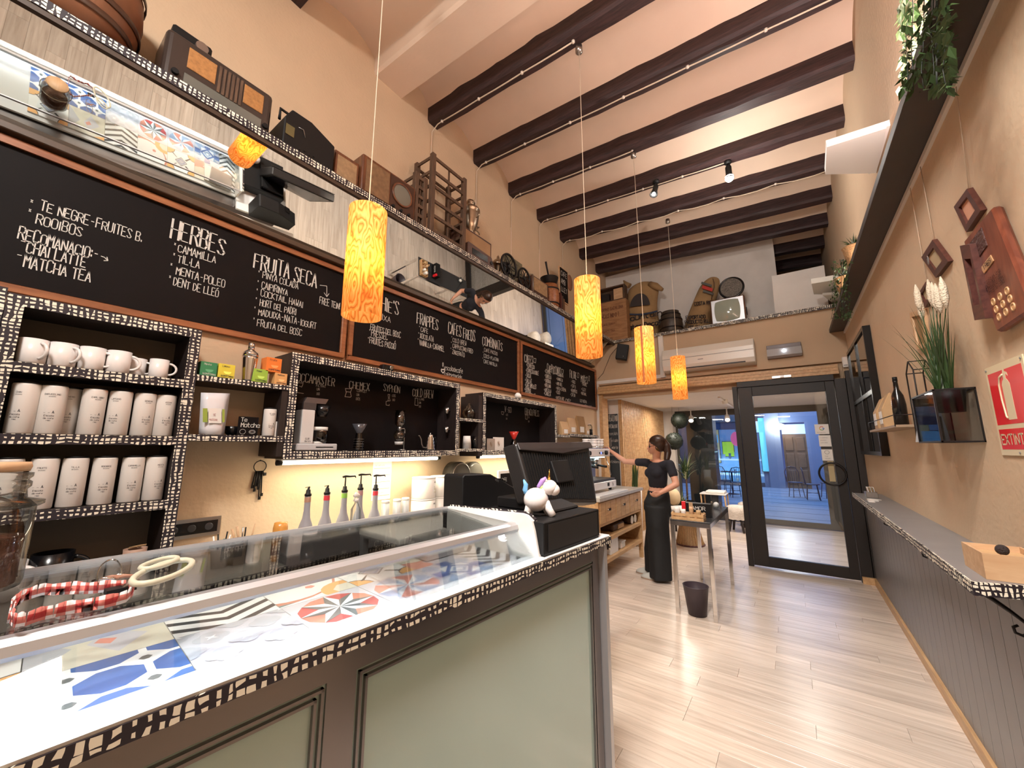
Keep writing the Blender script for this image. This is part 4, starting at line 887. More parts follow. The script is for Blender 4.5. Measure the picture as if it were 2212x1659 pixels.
# canisters
def canister(label, y, z, txt, x=-2.465, turn=0, h=.198, r=.0385, grp='white tea canisters in the tall cabinet', m=None):
    t = thing('tea_canister', label, 'canister', (x, y, z), grp, local=True, rz=turn)
    MB().lathe([(r-.003, 0), (r, .004), (r, h-.006), (r-.002, h)], (0,0,0), 26).build('can', m or M['canw'], t)
    MB().lathe([(r-.004, h), (r-.003, h+.006), (r-.006, h+.008)], (0,0,0), 26).build('lid', M['black'], t)
    lm = MB()
    def wr(s, zz, hh, yo=0, wf=.6):
        m2 = MB(); wd_ = write(m2, s, (0, 0, 0), (0, 1, 0), (0, 0, 1), hh, wf=wf, th=.14, jit=0)
        for f in m2.f:
            pts = []
            for i in f:
                p = m2.v[i]; a = (p.y-wd_/2+yo)/r; pts.append((math.cos(a)*(r+.0004), math.sin(a)*(r+.0004), zz+p.z))
            lm.poly(pts)
    wr(txt, h*.80, .0062); wr('ecològic', h*.755, .0034) if False else wr('INFUSIONS', h*.76, .0032)
    wr('---', h*.42, .006, 0, 1.6); wr('A', h*.425, .010, .010, .5); wr('Escola', h*.36, .0065); wr('de cafe', h*.31, .0055); wr('1980', h*.265, .004)
    lm.build('printed_label', M['ink'], t, kind='stuff'); return t
M['canw'] = mat('canister_white', (.70, .66, .62), .35)
n1 = ['CHAI', 'DARJEELING', 'TE VERD', 'EARL GREY', 'LAPSANG', 'SENCHA', 'ASSAM']
y1s = [.103, .176, .226, .292, .374, .457, .532]
OR = ['first', 'second', 'third', 'fourth', 'fifth', 'sixth', 'seventh']
for i, (s, y) in enumerate(zip(n1, y1s)):
    canister('white tea canister on the middle shelf, %s from the left%s' % (OR[i], ', set back in shadow' if i == 2 else ''), y, 1.5535, s, x=-2.465 if i != 2 else -2.53, turn=(-.5, -.15, -.1, .2, -.55, .15, .05)[i])
n2 = ['POLEO', 'FRUITS', 'TIL·LA', 'ROOIBOS', 'CAMAMILLA', 'MENTA']
for i, (s, y) in enumerate(zip(n2, [.098, .189, .272, .359, .450, .530])):
    canister('white tea canister on the lowest full shelf, %s from the left' % OR[i], y, 1.2585, s, turn=(-.5, -.25, -.1, 0, -.05, .25)[i])
for i, y in enumerate((-.08, -.18)): canister('white canister in the cabinet at the left rim, number %s from the edge' % ('one', 'two')[i], y, 1.2585, 'TE')
def mug(label, y, z, x=-2.46, turn=0, m='white', s=1, grp='white mugs on the top cabinet shelf', fill=False):
    t = thing('mug', label, 'mug', (x, y, z), grp, local=True, rz=turn)
    MB().lathe([(0, 0), (.030*s, 0), (.035*s, .005), (.0365*s, .09*s), (.0335*s, .09*s), (.030*s, .008), (0, .008)], (0,0,0), 24, cap=False).build('cup', M[m], t)
    MB().tube([(0, (.034+.030*math.sin(q/10*math.pi))*s, (.047+.028*math.cos(q/10*math.pi))*s) for q in range(11)], .0050*s, 10).build('handle', M[m], t); return t
for i, (y, tn) in enumerate(((.097, -1.1), (.178, -.95), (.262, -.35), (.345, -.30), (.415, -.45), (.485, -.25))):
    mug('white mug on the top shelf, %s from the left' % OR[i], y, 1.8305, turn=tn, x=-2.455-(.06 if i == 4 else 0), s=1.13 if i < 4 else 1.0)
# bottom shelf items
t = mug('large white square jug at the cabinet foot, left', .14, .9355, s=1.5, turn=-.6, grp='mugs at the cabinet foot'); t.scale = (1, 1, 1.0)
t = mug('tall black mug beside the white jug', .255, .9355, m='blackgl', s=1.65, turn=-.2, grp='mugs at the cabinet foot')
for i, y in enumerate((.335, .408)):
    t = thing('steel_pot', ('left', 'right')[i]+' one of two small steel milk pots at the cabinet foot', 'pot', (-2.46, y, .9355), 'steel pots', local=True)
    MB().lathe([(0, 0), (.030, 0), (.032, .03), (.024, .065), (.027, .095), (.025, .095), (.022, .065), (.028, .03), (0, .004)], (0,0,0), 22, cap=False).build('pot', M['steel'], t)
    MB().tube([(0, .026, .085), (0, .045, .08), (0, .048, .05), (0, .03, .035)], .0035, 6).build('handle', M['steel'], t)
t = thing('paper_sugar_cup', 'tan cup marked Cappu full of sachets', 'cup', (-2.46, .50, .9355), local=True)
MB().lathe([(.033, 0), (.041, .115), (.038, .115), (.031, .004)], (0,0,0), 24).build('cup', plain('tan_cup', (.42, .27, .20), .6), t)
lm = MB(); m2 = MB(); wd_ = write(m2, 'Cappu', (0,0,0), (0,1,0), (0,0,1), .022, wf=.6, th=.14, jit=0)
for f in m2.f: lm.poly([(math.cos((m2.v[i].y-wd_/2)/.04)*.0403, math.sin((m2.v[i].y-wd_/2)/.04)*.0403, .075+m2.v[i].z) for i in f])
lm.build('lettering', plain('brown_ink', (.25, .08, .05), .6), t, kind='stuff')
for i in range(4): MB().obox((.0+.008*i-.012, .01*(i % 2), .118+.003*i), (.022, .006, .004), (-.004, .014, 0), (0, 0, .002)).build('sachet', M['kraft'], t)
# left shelves: tea boxes etc.
def teabox(label, px0, px1, pt, pbm, col, z, name, x=-2.42, d=.065):
    a, b = PX(px0, pt, x), PX(px1, pt, x); h_ = PX(px0, pt, x).z-z; 
    h_ = (b.y-a.y)*1.02
    t = thing('tea_box', label, 'box', (x, (a.y+b.y)/2, z), 'colourful tea boxes')
    MB().box((x-d, a.y, z), (x, b.y, z+h_)).build('carton', plain('tea_'+name, col, .5), t, bevel=.001)
    lm = MB(); w_ = b.y-a.y
    write(lm, name, (x+.0006, a.y+w_*.22, z+h_*.78), HD, VD, w_*.13, wf=.5, th=.12); write(lm, 'iconfteea', (x+.0006, a.y+w_*.18, z+h_*.10), HD, VD, w_*.14, wf=.5, th=.14); lm.build('lettering', M['whitem'] if name == 'Menta' else M['ink'], t, kind='stuff')
    cm = MB(); cy, cz = a.y+w_*.55, z+h_*.48
    cm.poly([(x+.0006, cy+w_*.24*math.cos(math.pi+math.pi*i/10), cz+w_*.20*math.sin(math.pi+math.pi*i/10)) for i in range(11)])
    cm.build('cup_print', plain('tealight_'+name, tuple(min(1, c*1.5+.08) for c in col), .5), t); return t
teabox('dark green tea box on the upper small shelf', 435, 472, 775, 815, (.03, .22, .09), 1.8655, 'Menta')
teabox('yellow tea box on the upper small shelf', 474, 510, 782, 820, (.72, .60, .06), 1.8655, 'Limona')
teabox('light green tea box right of the cocktail shaker', 548, 580, 797, 832, (.32, .50, .06), 1.8655, 'Poleo')
tb = teabox('peach tea box at the right end of the upper small shelf', 595, 622, 802, 836, (.70, .36, .13), 1.8655, 'Maduixa', d=.08)
zt = 1.8655+(PX(622, 802, -2.42).y-PX(595, 802, -2.42).y)*1.02
teabox('orange tea box stacked on the peach one', 578, 611, 762, 797, (.80, .20, .03), zt+.0005, 'Fruits', d=.075)
t = thing('cocktail_shaker', 'tall steel cocktail shaker between the tea boxes', 'shaker', (-2.45, PX(535, 820, -2.45).y, 1.8655), local=True)
MB().lathe([(0, 0), (.026, 0), (.028, .01), (.038, .13), (.039, .145)], (0,0,0), 28).build('tumbler', M['chrome'], t)
MB().lathe([(.039, .145), (.037, .165), (.022, .178), (.018, .182)], (0,0,0), 28).build('strainer', M['chrome'], t)
MB().lathe([(.016, .182), (.0165, .21), (.015, .222), (0, .224)], (0,0,0), 24).build('cap', M['chrome'], t)
# matcha shelf
t = thing('matcha_pouch', 'white stand-up pouch with green windows', 'pouch', (-2.43, PX(460, 900, -2.43).y, 1.5655))
a, b, c, d = PX(430, 932, -2.43), PX(485, 932, -2.43), PX(497, 850, -2.43), PX(434, 848, -2.43)
g = MB(); n = 6
rows = []
for i in range(n+1):
    f = i/n; l = V(-2.43, a.y+(d.y-a.y)*f, 1.5656+(d.z-1.5656)*f); r = V(-2.43, b.y+(c.y-b.y)*f, 1.5656+(c.z-1.5656)*f); th = .028*(1-f)**.6+.002
    rows.append([l, l.lerp(r, .25)+V(th, 0, 0), l.lerp(r, .5)+V(th*1.2, 0, 0), l.lerp(r, .75)+V(th, 0, 0), r, l.lerp(r, .75)-V(th, 0, 0), l.lerp(r, .5)-V(th*1.2, 0, 0), l.lerp(r, .25)-V(th, 0, 0)])
g.v = [p for r in rows for p in r]
for i in range(n):
    for j in range(8): g.f.append([i*8+j, i*8+(j+1) % 8, (i+1)*8+(j+1) % 8, (i+1)*8+j]); g.m.append(0); g.sm.append(True)
g.f += [list(range(8))[::-1], [n*8+j for j in range(8)]]; g.m += [0, 0]; g.sm += [False, False]
g.build('pouch', plain('pouch_white', (.70, .69, .72), .3), t)
for (x0, x1, y0, y1, mm, nm) in ((438, 448, 882, 912, plain('matcha_green', (.28, .36, .05), .6), 'window'), (480, 485, 884, 912, plain('matcha_green', (.28, .36, .05), .6), 'window'), (450, 478, 882, 914, M['whitem'], 'paper_label')):
    p = [PX(x0, y1, -2.396), PX(x1, y1, -2.396), PX(x1, y0, -2.400), PX(x0, y0, -2.400)]; MB().prism(p, (.0015, 0, 0)).build(nm, mm, t)
lm = MB(); write(lm, 'TE', PX(460, 898, -2.394), HD, VD, .01, th=.14); write(lm, 'MATCHA', PX(452, 908, -2.394), HD, VD, .009, th=.14); lm.build('lettering', plain('pink_ink', (.55, .25, .25), .6), t, kind='stuff')
t = thing('matcha_sign', 'small black sign reading Te Matcha', 'sign', (-2.42, PX(534, 930, -2.42).y, 1.5655))
a, b = PX(512, 937, -2.42), PX(556, 937, -2.42); hh = PX(512, 899, -2.42).z-1.5655
MB().box((-2.426, a.y, 1.5656), (-2.419, b.y, 1.5655+hh)).build('board', M['board'], t, bevel=.002)
lm = MB(); w_ = b.y-a.y
write(lm, 'Te', (-2.4184, a.y+w_*.12, 1.5655+hh*.74), HD, VD, hh*.20, th=.16, wf=.6, jit=0); write(lm, 'Matcha', (-2.4184, a.y+w_*.14, 1.5655+hh*.45), HD, VD, hh*.22, th=.16, wf=.55, gap=.25, jit=0); lm.build('lettering', M['chalk'], t, kind='stuff')
cm = MB(); 
for cx, rx, rz_ in ((.72, .16, .10), (.25, .14, .13), (.72, .12, .05)):
    pts = [(-2.4184, a.y+w_*(cx+rx*math.cos(2*math.pi*i/16)), 1.5655+hh*(.20+rz_*math.sin(2*math.pi*i/16))) for i in range(16)]
    cm.tube(pts, .0008, 4, close=True)
cm.build('bowl_drawing', M['chalk'], t)
c = canister('white canister on the matcha shelf', PX(580, 930, -2.45).y, 1.5655, 'TE VERD', x=-2.45, h=.155, r=.033, grp='canister on the matcha shelf')
t = thing('white_card', 'white card leaning beside the matcha shelf canister', 'card', (-2.43, PX(601, 930, -2.43).y, 1.5655), local=True); MB().box((-.004, -.018, 0), (0, .018, .085)).build('card', M['whitem'], t)
t = thing('dark_bowl', 'black tea bowl behind the matcha pouch', 'bowl', (-2.50, PX(502, 925, -2.5).y, 1.5655), local=True); MB().lathe([(.02, 0), (.03, .012), (.045, .05), (.042, .05), (.028, .016), (0, .012)], (0,0,0), 22).build('bowl', M['blackgl'], t)
# ================= NICHE BREWERS
def at(px, py, X): return PX(px, py, X)
def lth(name, part, prof, x, y, z, m, label, cat, n=24, group=None):
    t = thing(name, label, cat, (x, y, z), group, local=True); MB().lathe(prof, (0,0,0), n).build(part, m, t); return t
zc2 = 1.4805
p = at(660, 960, -2.46)
t = thing('filter_coffee_machine', 'white and grey filter coffee machine in the wide black niche', 'coffee machine', (-2.5, p.y, zc2))
ya = at(645, 968, -2.45).y; yb_ = at(727, 968, -2.45).y
MB().box((-2.55, ya-.02, zc2+.0005), (-2.44, yb_, zc2+.045)).build('base', plain('machine_grey', (.50, .49, .50), .35), t, bevel=.006)
MB().box((-2.439, ya+.10, zc2+.020), (-2.4385, yb_-.03, zc2+.026)).build('slot', M['black'], t)
MB().box((-2.54, ya+.005, zc2+.0452), (-2.45, ya+.085, zc2+.255)).build('water_tank', plain('machine_white', (.60, .58, .57), .3), t, bevel=.004)
MB().box((-2.53, ya+.01, zc2+.256), (-2.455, ya+.09, zc2+.30)).prism([(-2.53, ya+.01, zc2+.30), (-2.455, ya+.01, zc2+.30), (-2.46, ya+.03, zc2+.335), (-2.525, ya+.03, zc2+.335)], (0, .14, 0)).build('reservoir_lid', plain('smoke_plastic', (.06, .05, .05), .25), t)
MB().lathe([(.028, 0), (.05, .07)], (-2.49, ya+.15, zc2+.22), 20).build('filter_basket', M['blackgl'], t)
MB().lathe([(.046, 0), (.046, .022)], (-2.49, ya+.145, zc2+.130), 24).build('jug_lid', M['whitem'], t)
MB().lathe([(.036, 0), (.048, .02), (.05, .06), (.044, .085)], (-2.49, ya+.145, zc2+.045), 24, cap=False).build('glass_jug', M['darkgl'], t)
MB().lathe([(.04, 0), (.04, .012)], (-2.49, ya+.135, zc2+.046), 24).build('hotplate', M['whitem'], t)
wm = MB(); write(wm, 'CLUB', (-2.4495, ya+.035, zc2+.07), HD, VD, .010, th=.13); write(wm, 'Barista', (-2.4495, ya+.033, zc2+.055), HD, VD, .009, th=.13); wm.build('lettering', M['ink'], t, kind='stuff')
y = at(775, 950, -2.5).y
t = thing('pour_over_dripper', 'glass pour-over coffee jug with cone, middle of the wide niche', 'coffee maker', (-2.5, y, zc2), local=True)
MB().lathe([(.034, 0), (.036, .03), (.026, .085), (.022, .12)], (0,0,.001), 22, cap=False).build('ribbed_jug', M['darkgl'], t)
MB().lathe([(.018, .12), (.052, .185), (.050, .185), (.016, .12)], (0,0,.001), 22, cap=False).build('cone', plain('dark_cone', (.06, .06, .07), .2), t)
for i in range(5): MB().tube([(.036*math.cos(a_/10*6.28), .036*math.sin(a_/10*6.28), .012+.017*i) for a_ in range(10)], .0012, 4, close=True).build('rib', M['steel'], t)
y = at(862, 950, -2.49).y
t = thing('syphon_brewer', 'glass syphon coffee brewer with two bulbs and steel stand', 'coffee maker', (-2.49, y, zc2), local=True)
MB().lathe([(.006, .18), (.02, .185), (.036, .20), (.040, .22), (.040, .31), (.0385, .31), (.0385, .222), (.034, .204)], (0,0,0), 24, cap=False).build('upper_chamber', glassm('brew_glass', (.6, .56, .5), .5), t)
MB().ball((0, 0, .115), .044, 22, 14).build('lower_bulb', bpy.data.materials['brew_glass'], t)
MB().lathe([(.012, .155), (.016, .16), (.014, .185)], (0,0,0), 16).tube([(0, .0, .165), (0, .045, .17), (0, .052, .16), (0, .052, .135)], .004, 6).build('clamp', M['steel'], t)
MB().tube([(0, .050, .15), (0, .048, .006)], .0035, 8).build('stand_rod', M['steel'], t); MB().lathe([(.03, 0), (.03, .006)], (0, .03, .0005), 20).build('base', M['steel'], t)
MB().lathe([(.030, .042), (.034, .066)], (0,0,0), 22).build('burner_ring', plain('ring_white', (.5, .48, .47), .4), t)
p = at(928, 975, -2.46)
t = thing('gooseneck_kettle', 'steel wave-sided gooseneck kettle at the right of the wide niche', 'kettle', (-2.46, p.y, zc2), local=True)
MB().lathe([(0, 0), (.045, 0), (.046, .006), (.040, .025), (.043, .035), (.036, .055), (.039, .065), (.031, .085), (.033, .093), (.024, .112), (.026, .118)], (0,0,.0005), 24).lathe([(.026, .118), (.024, .126), (.006, .130), (.008, .14), (0, .143)], (0,0,0), 20).build('body', M['chrome'], t)
MB().tube([(0, -.040, .018), (0, -.075, .022), (0, -.09, .05), (0, -.097, .09), (0, -.115, .115), (0, -.125, .116)], [.007, .006, .005, .0045, .004, .004], 8).build('spout', M['steel'], t)
MB().tube([(0, .030, .10), (0, .06, .105), (0, .068, .07), (0, .055, .035)], .005, 8).build('handle', M['black'], t)
for i, (z_) in enumerate((1.80, 1.63)):
    t = thing('small_steel_cup', ('upper', 'lower')[i]+' of two small steel cups hung on the niche side', 'cup', (-2.47, 2.44, z_), 'steel cups on the niche side', local=True)
    MB().lathe([(.015, 0), (.024, .05), (.022, .05), (.013, .004)], (0,0,0), 18).build('cup', M['steel'], t); MB().tube([(0, .024, .03), (0, .0455, .03)], .003, 6).build('hook', M['steel'], t)
t = thing('small_camera', 'small black camera perched on top edge of the wide niche', 'camera', at(840, 790, -2.40)+V(0,0,.0)); c = t['_w']; c = V(-2.42, c[1], 2.0725)
MB().box((c.x-.03, c.y-.05, c.z), (c.x+.02, c.y+.05, c.z+.04)).build('body', M['blackgl'], t, bevel=.006); MB().lathe([(.016, 0), (.014, .02)], (c.x+.02, c.y+.015, c.z+.02), 16, axis='x').build('lens', M['chrome'], t)
t = thing('crumpled_ornament', 'crumpled white ornament on top edge of the second niche', 'ornament', at(1119, 862, -2.42)); c = V(-2.43, at(1119, 850, -2.43).y, 2.0353)
g = MB().ball((c.x, c.y, c.z+.034), .034, 12, 8, sc=(1, 1.4, 1))
for i, v_ in enumerate(g.v): g.v[i] = v_ + V(0, .006*math.sin(i*3.1), .005*math.cos(i*2.3))
g.build('paper', M['whitem'], t)
# middle shelves
ym = at(1014, 880, -2.5).y
t = thing('glass_teapot', 'round glass teapot on the upper middle shelf', 'teapot', (-2.5, ym, 1.7655), local=True)
MB().lathe([(.03, 0), (.055, .02), (.065, .06), (.055, .095), (.03, .115), (.03, .13), (.012, .14), (.014, .155), (0, .16)], (0,0,0), 24).build('pot', glassm('amber_glass', (.75, .62, .45), .5), t)
for i, px in enumerate((1008, 1026)):
    y = at(px, 970, -2.46).y
    t = thing('cup_stack', ('stack of white paper cups', 'stack of clear plastic cups')[i]+' on the lower middle shelf', 'cups', (-2.46, y, 1.4905), local=True)
    for k in range(4): MB().lathe([(.030, .0), (.038, -.06+.002)] if False else [(.042-.0003*k, .014*k), (.034-.0003*k, .075+.014*k)], (0,0,0), 20).build('cup', (M['whitem'], M['winglass'])[i], t)
# second niche
zc3 = 1.4755
for i, (x0, x1, mm, lb) in enumerate(((1053, 1070, plain('print_brown', (.30, .24, .20), .6), 'brown postcard standing in the second niche'), (1067, 1090, plain('print_white', (.66, .62, .58), .6), 'white postcard with printed emblem in the second niche'))):
    a, b = at(x0, 965, -2.43), at(x1, 965, -2.43); hh = (.115, .13)[i]
    t = thing('postcard', lb, 'card', (-2.44, (a.y+b.y)/2, zc3), 'postcards in the second niche'); MB().box((-2.44-.004*i, a.y, zc3+.0005), (-2.436-.004*i, b.y, zc3+hh)).build('card', mm, t)
    em = MB(); cy = (a.y+b.y)/2
    for k in range(5): em.tube([(-2.4358-.004*i, cy+(.018-.003*k)*math.cos(q*.7+k), zc3+hh*.5+(.028-.005*k)*math.sin(q*.7)) for q in range(9)], .0014, 4, close=True)
    em.build('emblem', plain('emblem_brown', (.22, .14, .09), .6), t)
y = at(1110, 955, -2.5).y
t = thing('red_dripper', 'red conical coffee dripper in the second niche', 'coffee dripper', (-2.5, y, zc3), local=True)
MB().lathe([(.012, .115), (.018, .12), (.055, .20), (.052, .20), (.012, .12)], (0,0,0), 24, cap=False).build('cone', plain('red_cone', (.55, .03, .02), .3), t)
for k in range(4): MB().tube([((.022+.009*k)*math.cos(q/12*6.28), (.022+.009*k)*math.sin(q/12*6.28), .13+.019*k) for q in range(12)], .0018, 4, close=True).build('ring', plain('red_cone', (.55, .03, .02)), t)
MB().lathe([(.04, 0), (.042, .05), (.03, .09), (.02, .115)], (0,0,0), 22, cap=False).build('server', M['darkgl'], t)
# bags on S6/S7
for i, (x0, x1, yt, z_, mm, X) in enumerate(((1210, 1226, 910, 1.6655, 'kraft', -2.45), (1226, 1243, 902, 1.6855, 'kraft', -2.47), (1245, 1262, 898, 1.6855, 'sack', -2.46), (1262, 1270, 918, 1.6855, 'kraft', -2.45))):
    a, b = at(x0, 940, X), at(x1, 940, X); top = at(x0, yt, X).z
    t = thing('coffee_bag', ('gold kraft coffee bag on the short shelf', 'kraft coffee bag with white labels, left on the long shelf', 'tall brown coffee bag in the middle of the long shelf', 'short kraft coffee bag beside the black jar')[i], 'bag', (X, (a.y+b.y)/2, z_), 'coffee bags')
    y0, y1, h_ = a.y, b.y, top-z_
    MB().prism([(X-.03, y0, z_), (X+.03, y0, z_), (X+.032, y0, z_+h_*.45), (X+.004, y0, z_+h_), (X-.004, y0, z_+h_), (X-.032, y0, z_+h_*.45)], (0, y1-y0, 0)).build('bag', M[mm], t, bevel=.004)
    MB().box((X+.0318, y0+(y1-y0)*.25, z_+h_*.12), (X+.0332, y0+(y1-y0)*.75, z_+h_*.42)).build('paper_label', M['whitem'], t)
y = at(1274, 940, -2.46).y
t = thing('domed_jar', 'black jar with clear dome and white lid at shelf end', 'jar', (-2.46, y, 1.6855), local=True)
MB().lathe([(.045, 0), (.045, .085)], (0,0,0), 20).build('pot', M['black'], t); MB().lathe([(.04, .086), (.042, .13), (.03, .155), (0, .162)], (0,0,0), 20).build('dome', M['glass'], t); MB().lathe([(.02, .16), (.018, .172), (0, .175)], (0,0,0), 16).build('lid', M['white'], t)
# ================= ON THE BACK WORKTOP
ZW = .9305
XP = -2.36
def pumpb(label, px, pytop, kind, band):
    c = at(px, 1100, XP); ztop = at(px, pytop, XP).z; t = thing('syrup_bottle', label, 'bottle', (XP, c.y, ZW), 'grey syrup pump bottles')
    H_ = ztop-ZW if kind == 'cap' else at(px, pytop, XP).z-ZW
    hb = {'cap': H_-.045, 'pump': H_-.10}[kind]
    o_ = V(XP, c.y, ZW)
    MB().lathe([(.0, 0), (.040, 0), (.041, .03), (.040, hb*.36), (.034, hb*.44), (.022, hb*.56), (.0175, hb*.70), (.0165, hb*.98), (.0165, hb)], o_, 26).build('body', plain('syrup_grey', (.30, .30, .33), .3), t)
    MB().lathe([(.0178, hb*.88), (.0173, hb*.98)], o_, 24, cap=False).build('neck_label', plain(*band), t)
    MB().lathe([(.019, hb), (.0195, hb+.012), (.014, hb+.016), (.012, hb+.035), (.010, hb+.038)], o_, 20).build('collar', M['black'], t)
    if kind == 'pump':
        MB().tube([o_+V(0,0,hb+.03), o_+V(0,0,H_-.008)], .0045, 8).build('plunger', M['black'], t)
        MB().tube([o_+V(.0,-.018,H_-.004), o_+V(0,.0,H_), o_+V(.0,.03,H_-.003), o_+V(.01,.062,H_-.002), o_+V(.01,.066,H_-.012)], [.007,.0075,.006,.005,.004], 8).build('spout', M['iron'], t)
    else: MB().tube([o_+V(0,-.004,hb+.03), o_+V(0,.004,hb+.052)], [.008, .006], 8).tube([o_+V(0,-.02,hb+.05), o_+V(0,.008,hb+.054)], .002, 6).build('flip_cap', M['black'], t)
pumpb('grey syrup bottle with flip cap and copper neck band, leftmost', 663, 1055, 'cap', ('band_copper', (.40, .22, .15), .5))
pumpb('grey syrup bottle with flip cap and red neck band, second from left', 704, 1052, 'cap', ('band_red', (.60, .04, .06), .5))
pumpb('grey syrup bottle with pump and green neck band', 742, 1029, 'pump', ('band_green', (.25, .50, .08), .5))
pumpb('grey syrup bottle with pump behind the spray bottle', 776, 1025, 'pump', ('band_pink', (.40, .22, .22), .5))
pumpb('grey syrup bottle with pump and red label, rightmost', 809, 1027, 'pump', ('band_red', (.60, .04, .06)))
for i, px in enumerate((832, 857, 875)):
    X = -2.42; c = at(px, 1100, X); zt = at(px, (1081, 1078, 1075)[i], X).z
    t = thing('syrup_can', ('left', 'middle', 'right')[i]+' small grey syrup can with white cap', 'can', (X, c.y, ZW), 'small grey cans', local=True); h_ = zt-ZW
    MB().lathe([(0, 0), (.028, 0), (.029, .004), (.029, h_-.018)], (0,0,0), 24).build('can', plain('can_grey', (.36, .37, .37), .35), t); MB().lathe([(.029, h_-.018), (.0285, h_-.002), (.026, h_)], (0,0,0), 24).build('cap', M['whitem'], t)
    a_ = [(math.cos(q*.25-.5)*.0295, math.sin(q*.25-.5)*.0295) for q in range(5)]; mb = MB()
    mb.tube([(x, y, h_*.42+.012*math.sin(q*1.4)) for q, (x, y) in enumerate(a_)], .0022, 5); mb.build('printed_swirl', plain('swirl%d' % i, ((.40, .36, .26), (.10, .05, .05), (.50, .05, .06))[i], .5), t)
for i, (x0, x1, top, bot, X) in enumerate(((898, 938, 1080, 1120, -2.45), (938, 972, 1078, 1118, -2.45), (898, 938, 1021, 1078, -2.45), (938, 972, 1020, 1076, -2.45))):
    a, b = at(x0, 1060, X), at(x1, 1060, X); r = (b.y-a.y)/2*.97; c = (a.y+b.y)/2; hh = .155
    z_ = ZW if i < 2 else ZW+hh+.0005+.012
    t = thing('powder_tub', ('lower left', 'lower right', 'upper left', 'upper right')[i]+' large white powder tub in a stack of four', 'tub', (X-r*.2, c, z_), 'white powder tubs', local=True)
    MB().lathe([(r*.985, 0), (r, .006), (r, hh)], (0,0,0), 30).build('tub', plain('tub_white', (.68, .65, .60), .35), t); MB().lathe([(r*1.01, hh), (r*1.01, hh+.010), (r*.98, hh+.0115)], (0,0,0), 30).build('lid', M['whitem'], t)
    if i > 1:
        mb = MB()
        for k in range(7): aa = .35+.10*(k % 3); zz = .05+.02*(k//3)+.006*(k % 2); mb.ball((math.cos(aa)*r, math.sin(aa)*r, zz), .008, 8, 6, sc=(.35, 1, .8))
        mb.build('printed_fruit', plain('fruit_%d' % i, ((.62, .60, .48), (.50, .04, .03))[i-2], .5), t)
    mb = MB(); m2 = MB(); w_ = write(m2, 'MONIN', (0,0,0), (0,1,0), (0,0,1), .010, wf=.7, th=.18, jit=0)
    for f in m2.f: mb.poly([(math.cos(.5+(m2.v[q].y-w_/2)/r)*(r+.0006), math.sin(.5+(m2.v[q].y-w_/2)/r)*(r+.0006), hh*.78+m2.v[q].z) for q in f])
    mb.build('lettering', M['ink'], t, kind='stuff')
a, b = at(976, 1000, -2.52), at(1045, 1000, -2.52)
t = thing('paper_dispenser', 'round smoked dispenser on the wall left of the till screen', 'dispenser', (-2.6, (a.y+b.y)/2, 1.15))
cy = (a.y+b.y)/2; cz = 1.24
MB().lathe([(.13, 0), (.13, .10), (.115, .12)], (XL+.001, a.y+.13, cz), 30, axis='x').build('front_drum', plain('smoke', (.10, .095, .085), .12), t)
MB().lathe([(.13, 0), (.13, .08), (.11, .10)], (XL+.001, a.y+.36, cz-.005), 30, axis='x').build('rear_drum', plain('smoke', (.10, .095, .085)), t)
MB().tube([(XL+.124, a.y+.13+.118*math.cos(q/24*6.28), cz+.118*math.sin(q/24*6.28)) for q in range(24)], .004, 6, close=True).build('rim', M['steel'], t)
t = thing('framed_slate', 'small white framed slate standing behind the till', 'frame', (-2.45, at(1092, 1060, -2.45).y, ZW))
a, b = at(1075, 1100, -2.45), at(1111, 1100, -2.45); z0, z1 = ZW, at(1090, 1016, -2.45).z
MB().box((-2.455, a.y+.03, z0+.03), (-2.445, b.y-.03, z1-.03)).build('slate', M['board'], t)
MB().box((-2.46, a.y, z0), (-2.44, b.y, z0+.03)).box((-2.46, a.y, z1-.03), (-2.44, b.y, z1)).box((-2.46, a.y, z0+.03), (-2.44, a.y+.03, z1-.03)).box((-2.46, b.y-.03, z0+.03), (-2.44, b.y, z1-.03)).build('frame', M['whitem'], t)
wm = MB(); write(wm, 'CAFE', (-2.4445, a.y+.06, z1-.11), HD, VD, .035, wf=.5); write(wm, 'DEL DIA', (-2.4445, a.y+.05, z1-.16), HD, VD, .03, wf=.4); wm.build('lettering', M['chalk'], t, kind='stuff')
t = thing('notice_sheet', 'white notice with ruled lines taped to the wall behind the syrup bottles', 'notice', (XL, 1.92, 1.1))
a, b = at(806, 1000, XL), at(846, 1000, XL)
MB().box((XL+.001, a.y, 1.10), (XL+.0022, b.y, 1.405)).build('sheet', M['whitem'], t)
for k in range(5): MB().box((XL+.0022, a.y+.01, 1.13+.052*k), (XL+.0027, b.y-.01, 1.134+.052*k)).build('ruled_line', plain('tan_line', (.50, .28, .14), .7), t)
wm = MB()
for k in range(5): write(wm, 'llet amb cafe', (XL+.0024, a.y+.02, 1.15+.052*k), HD, VD, .012, wf=.5)
wm.build('handwriting', M['grey'], t, kind='stuff')
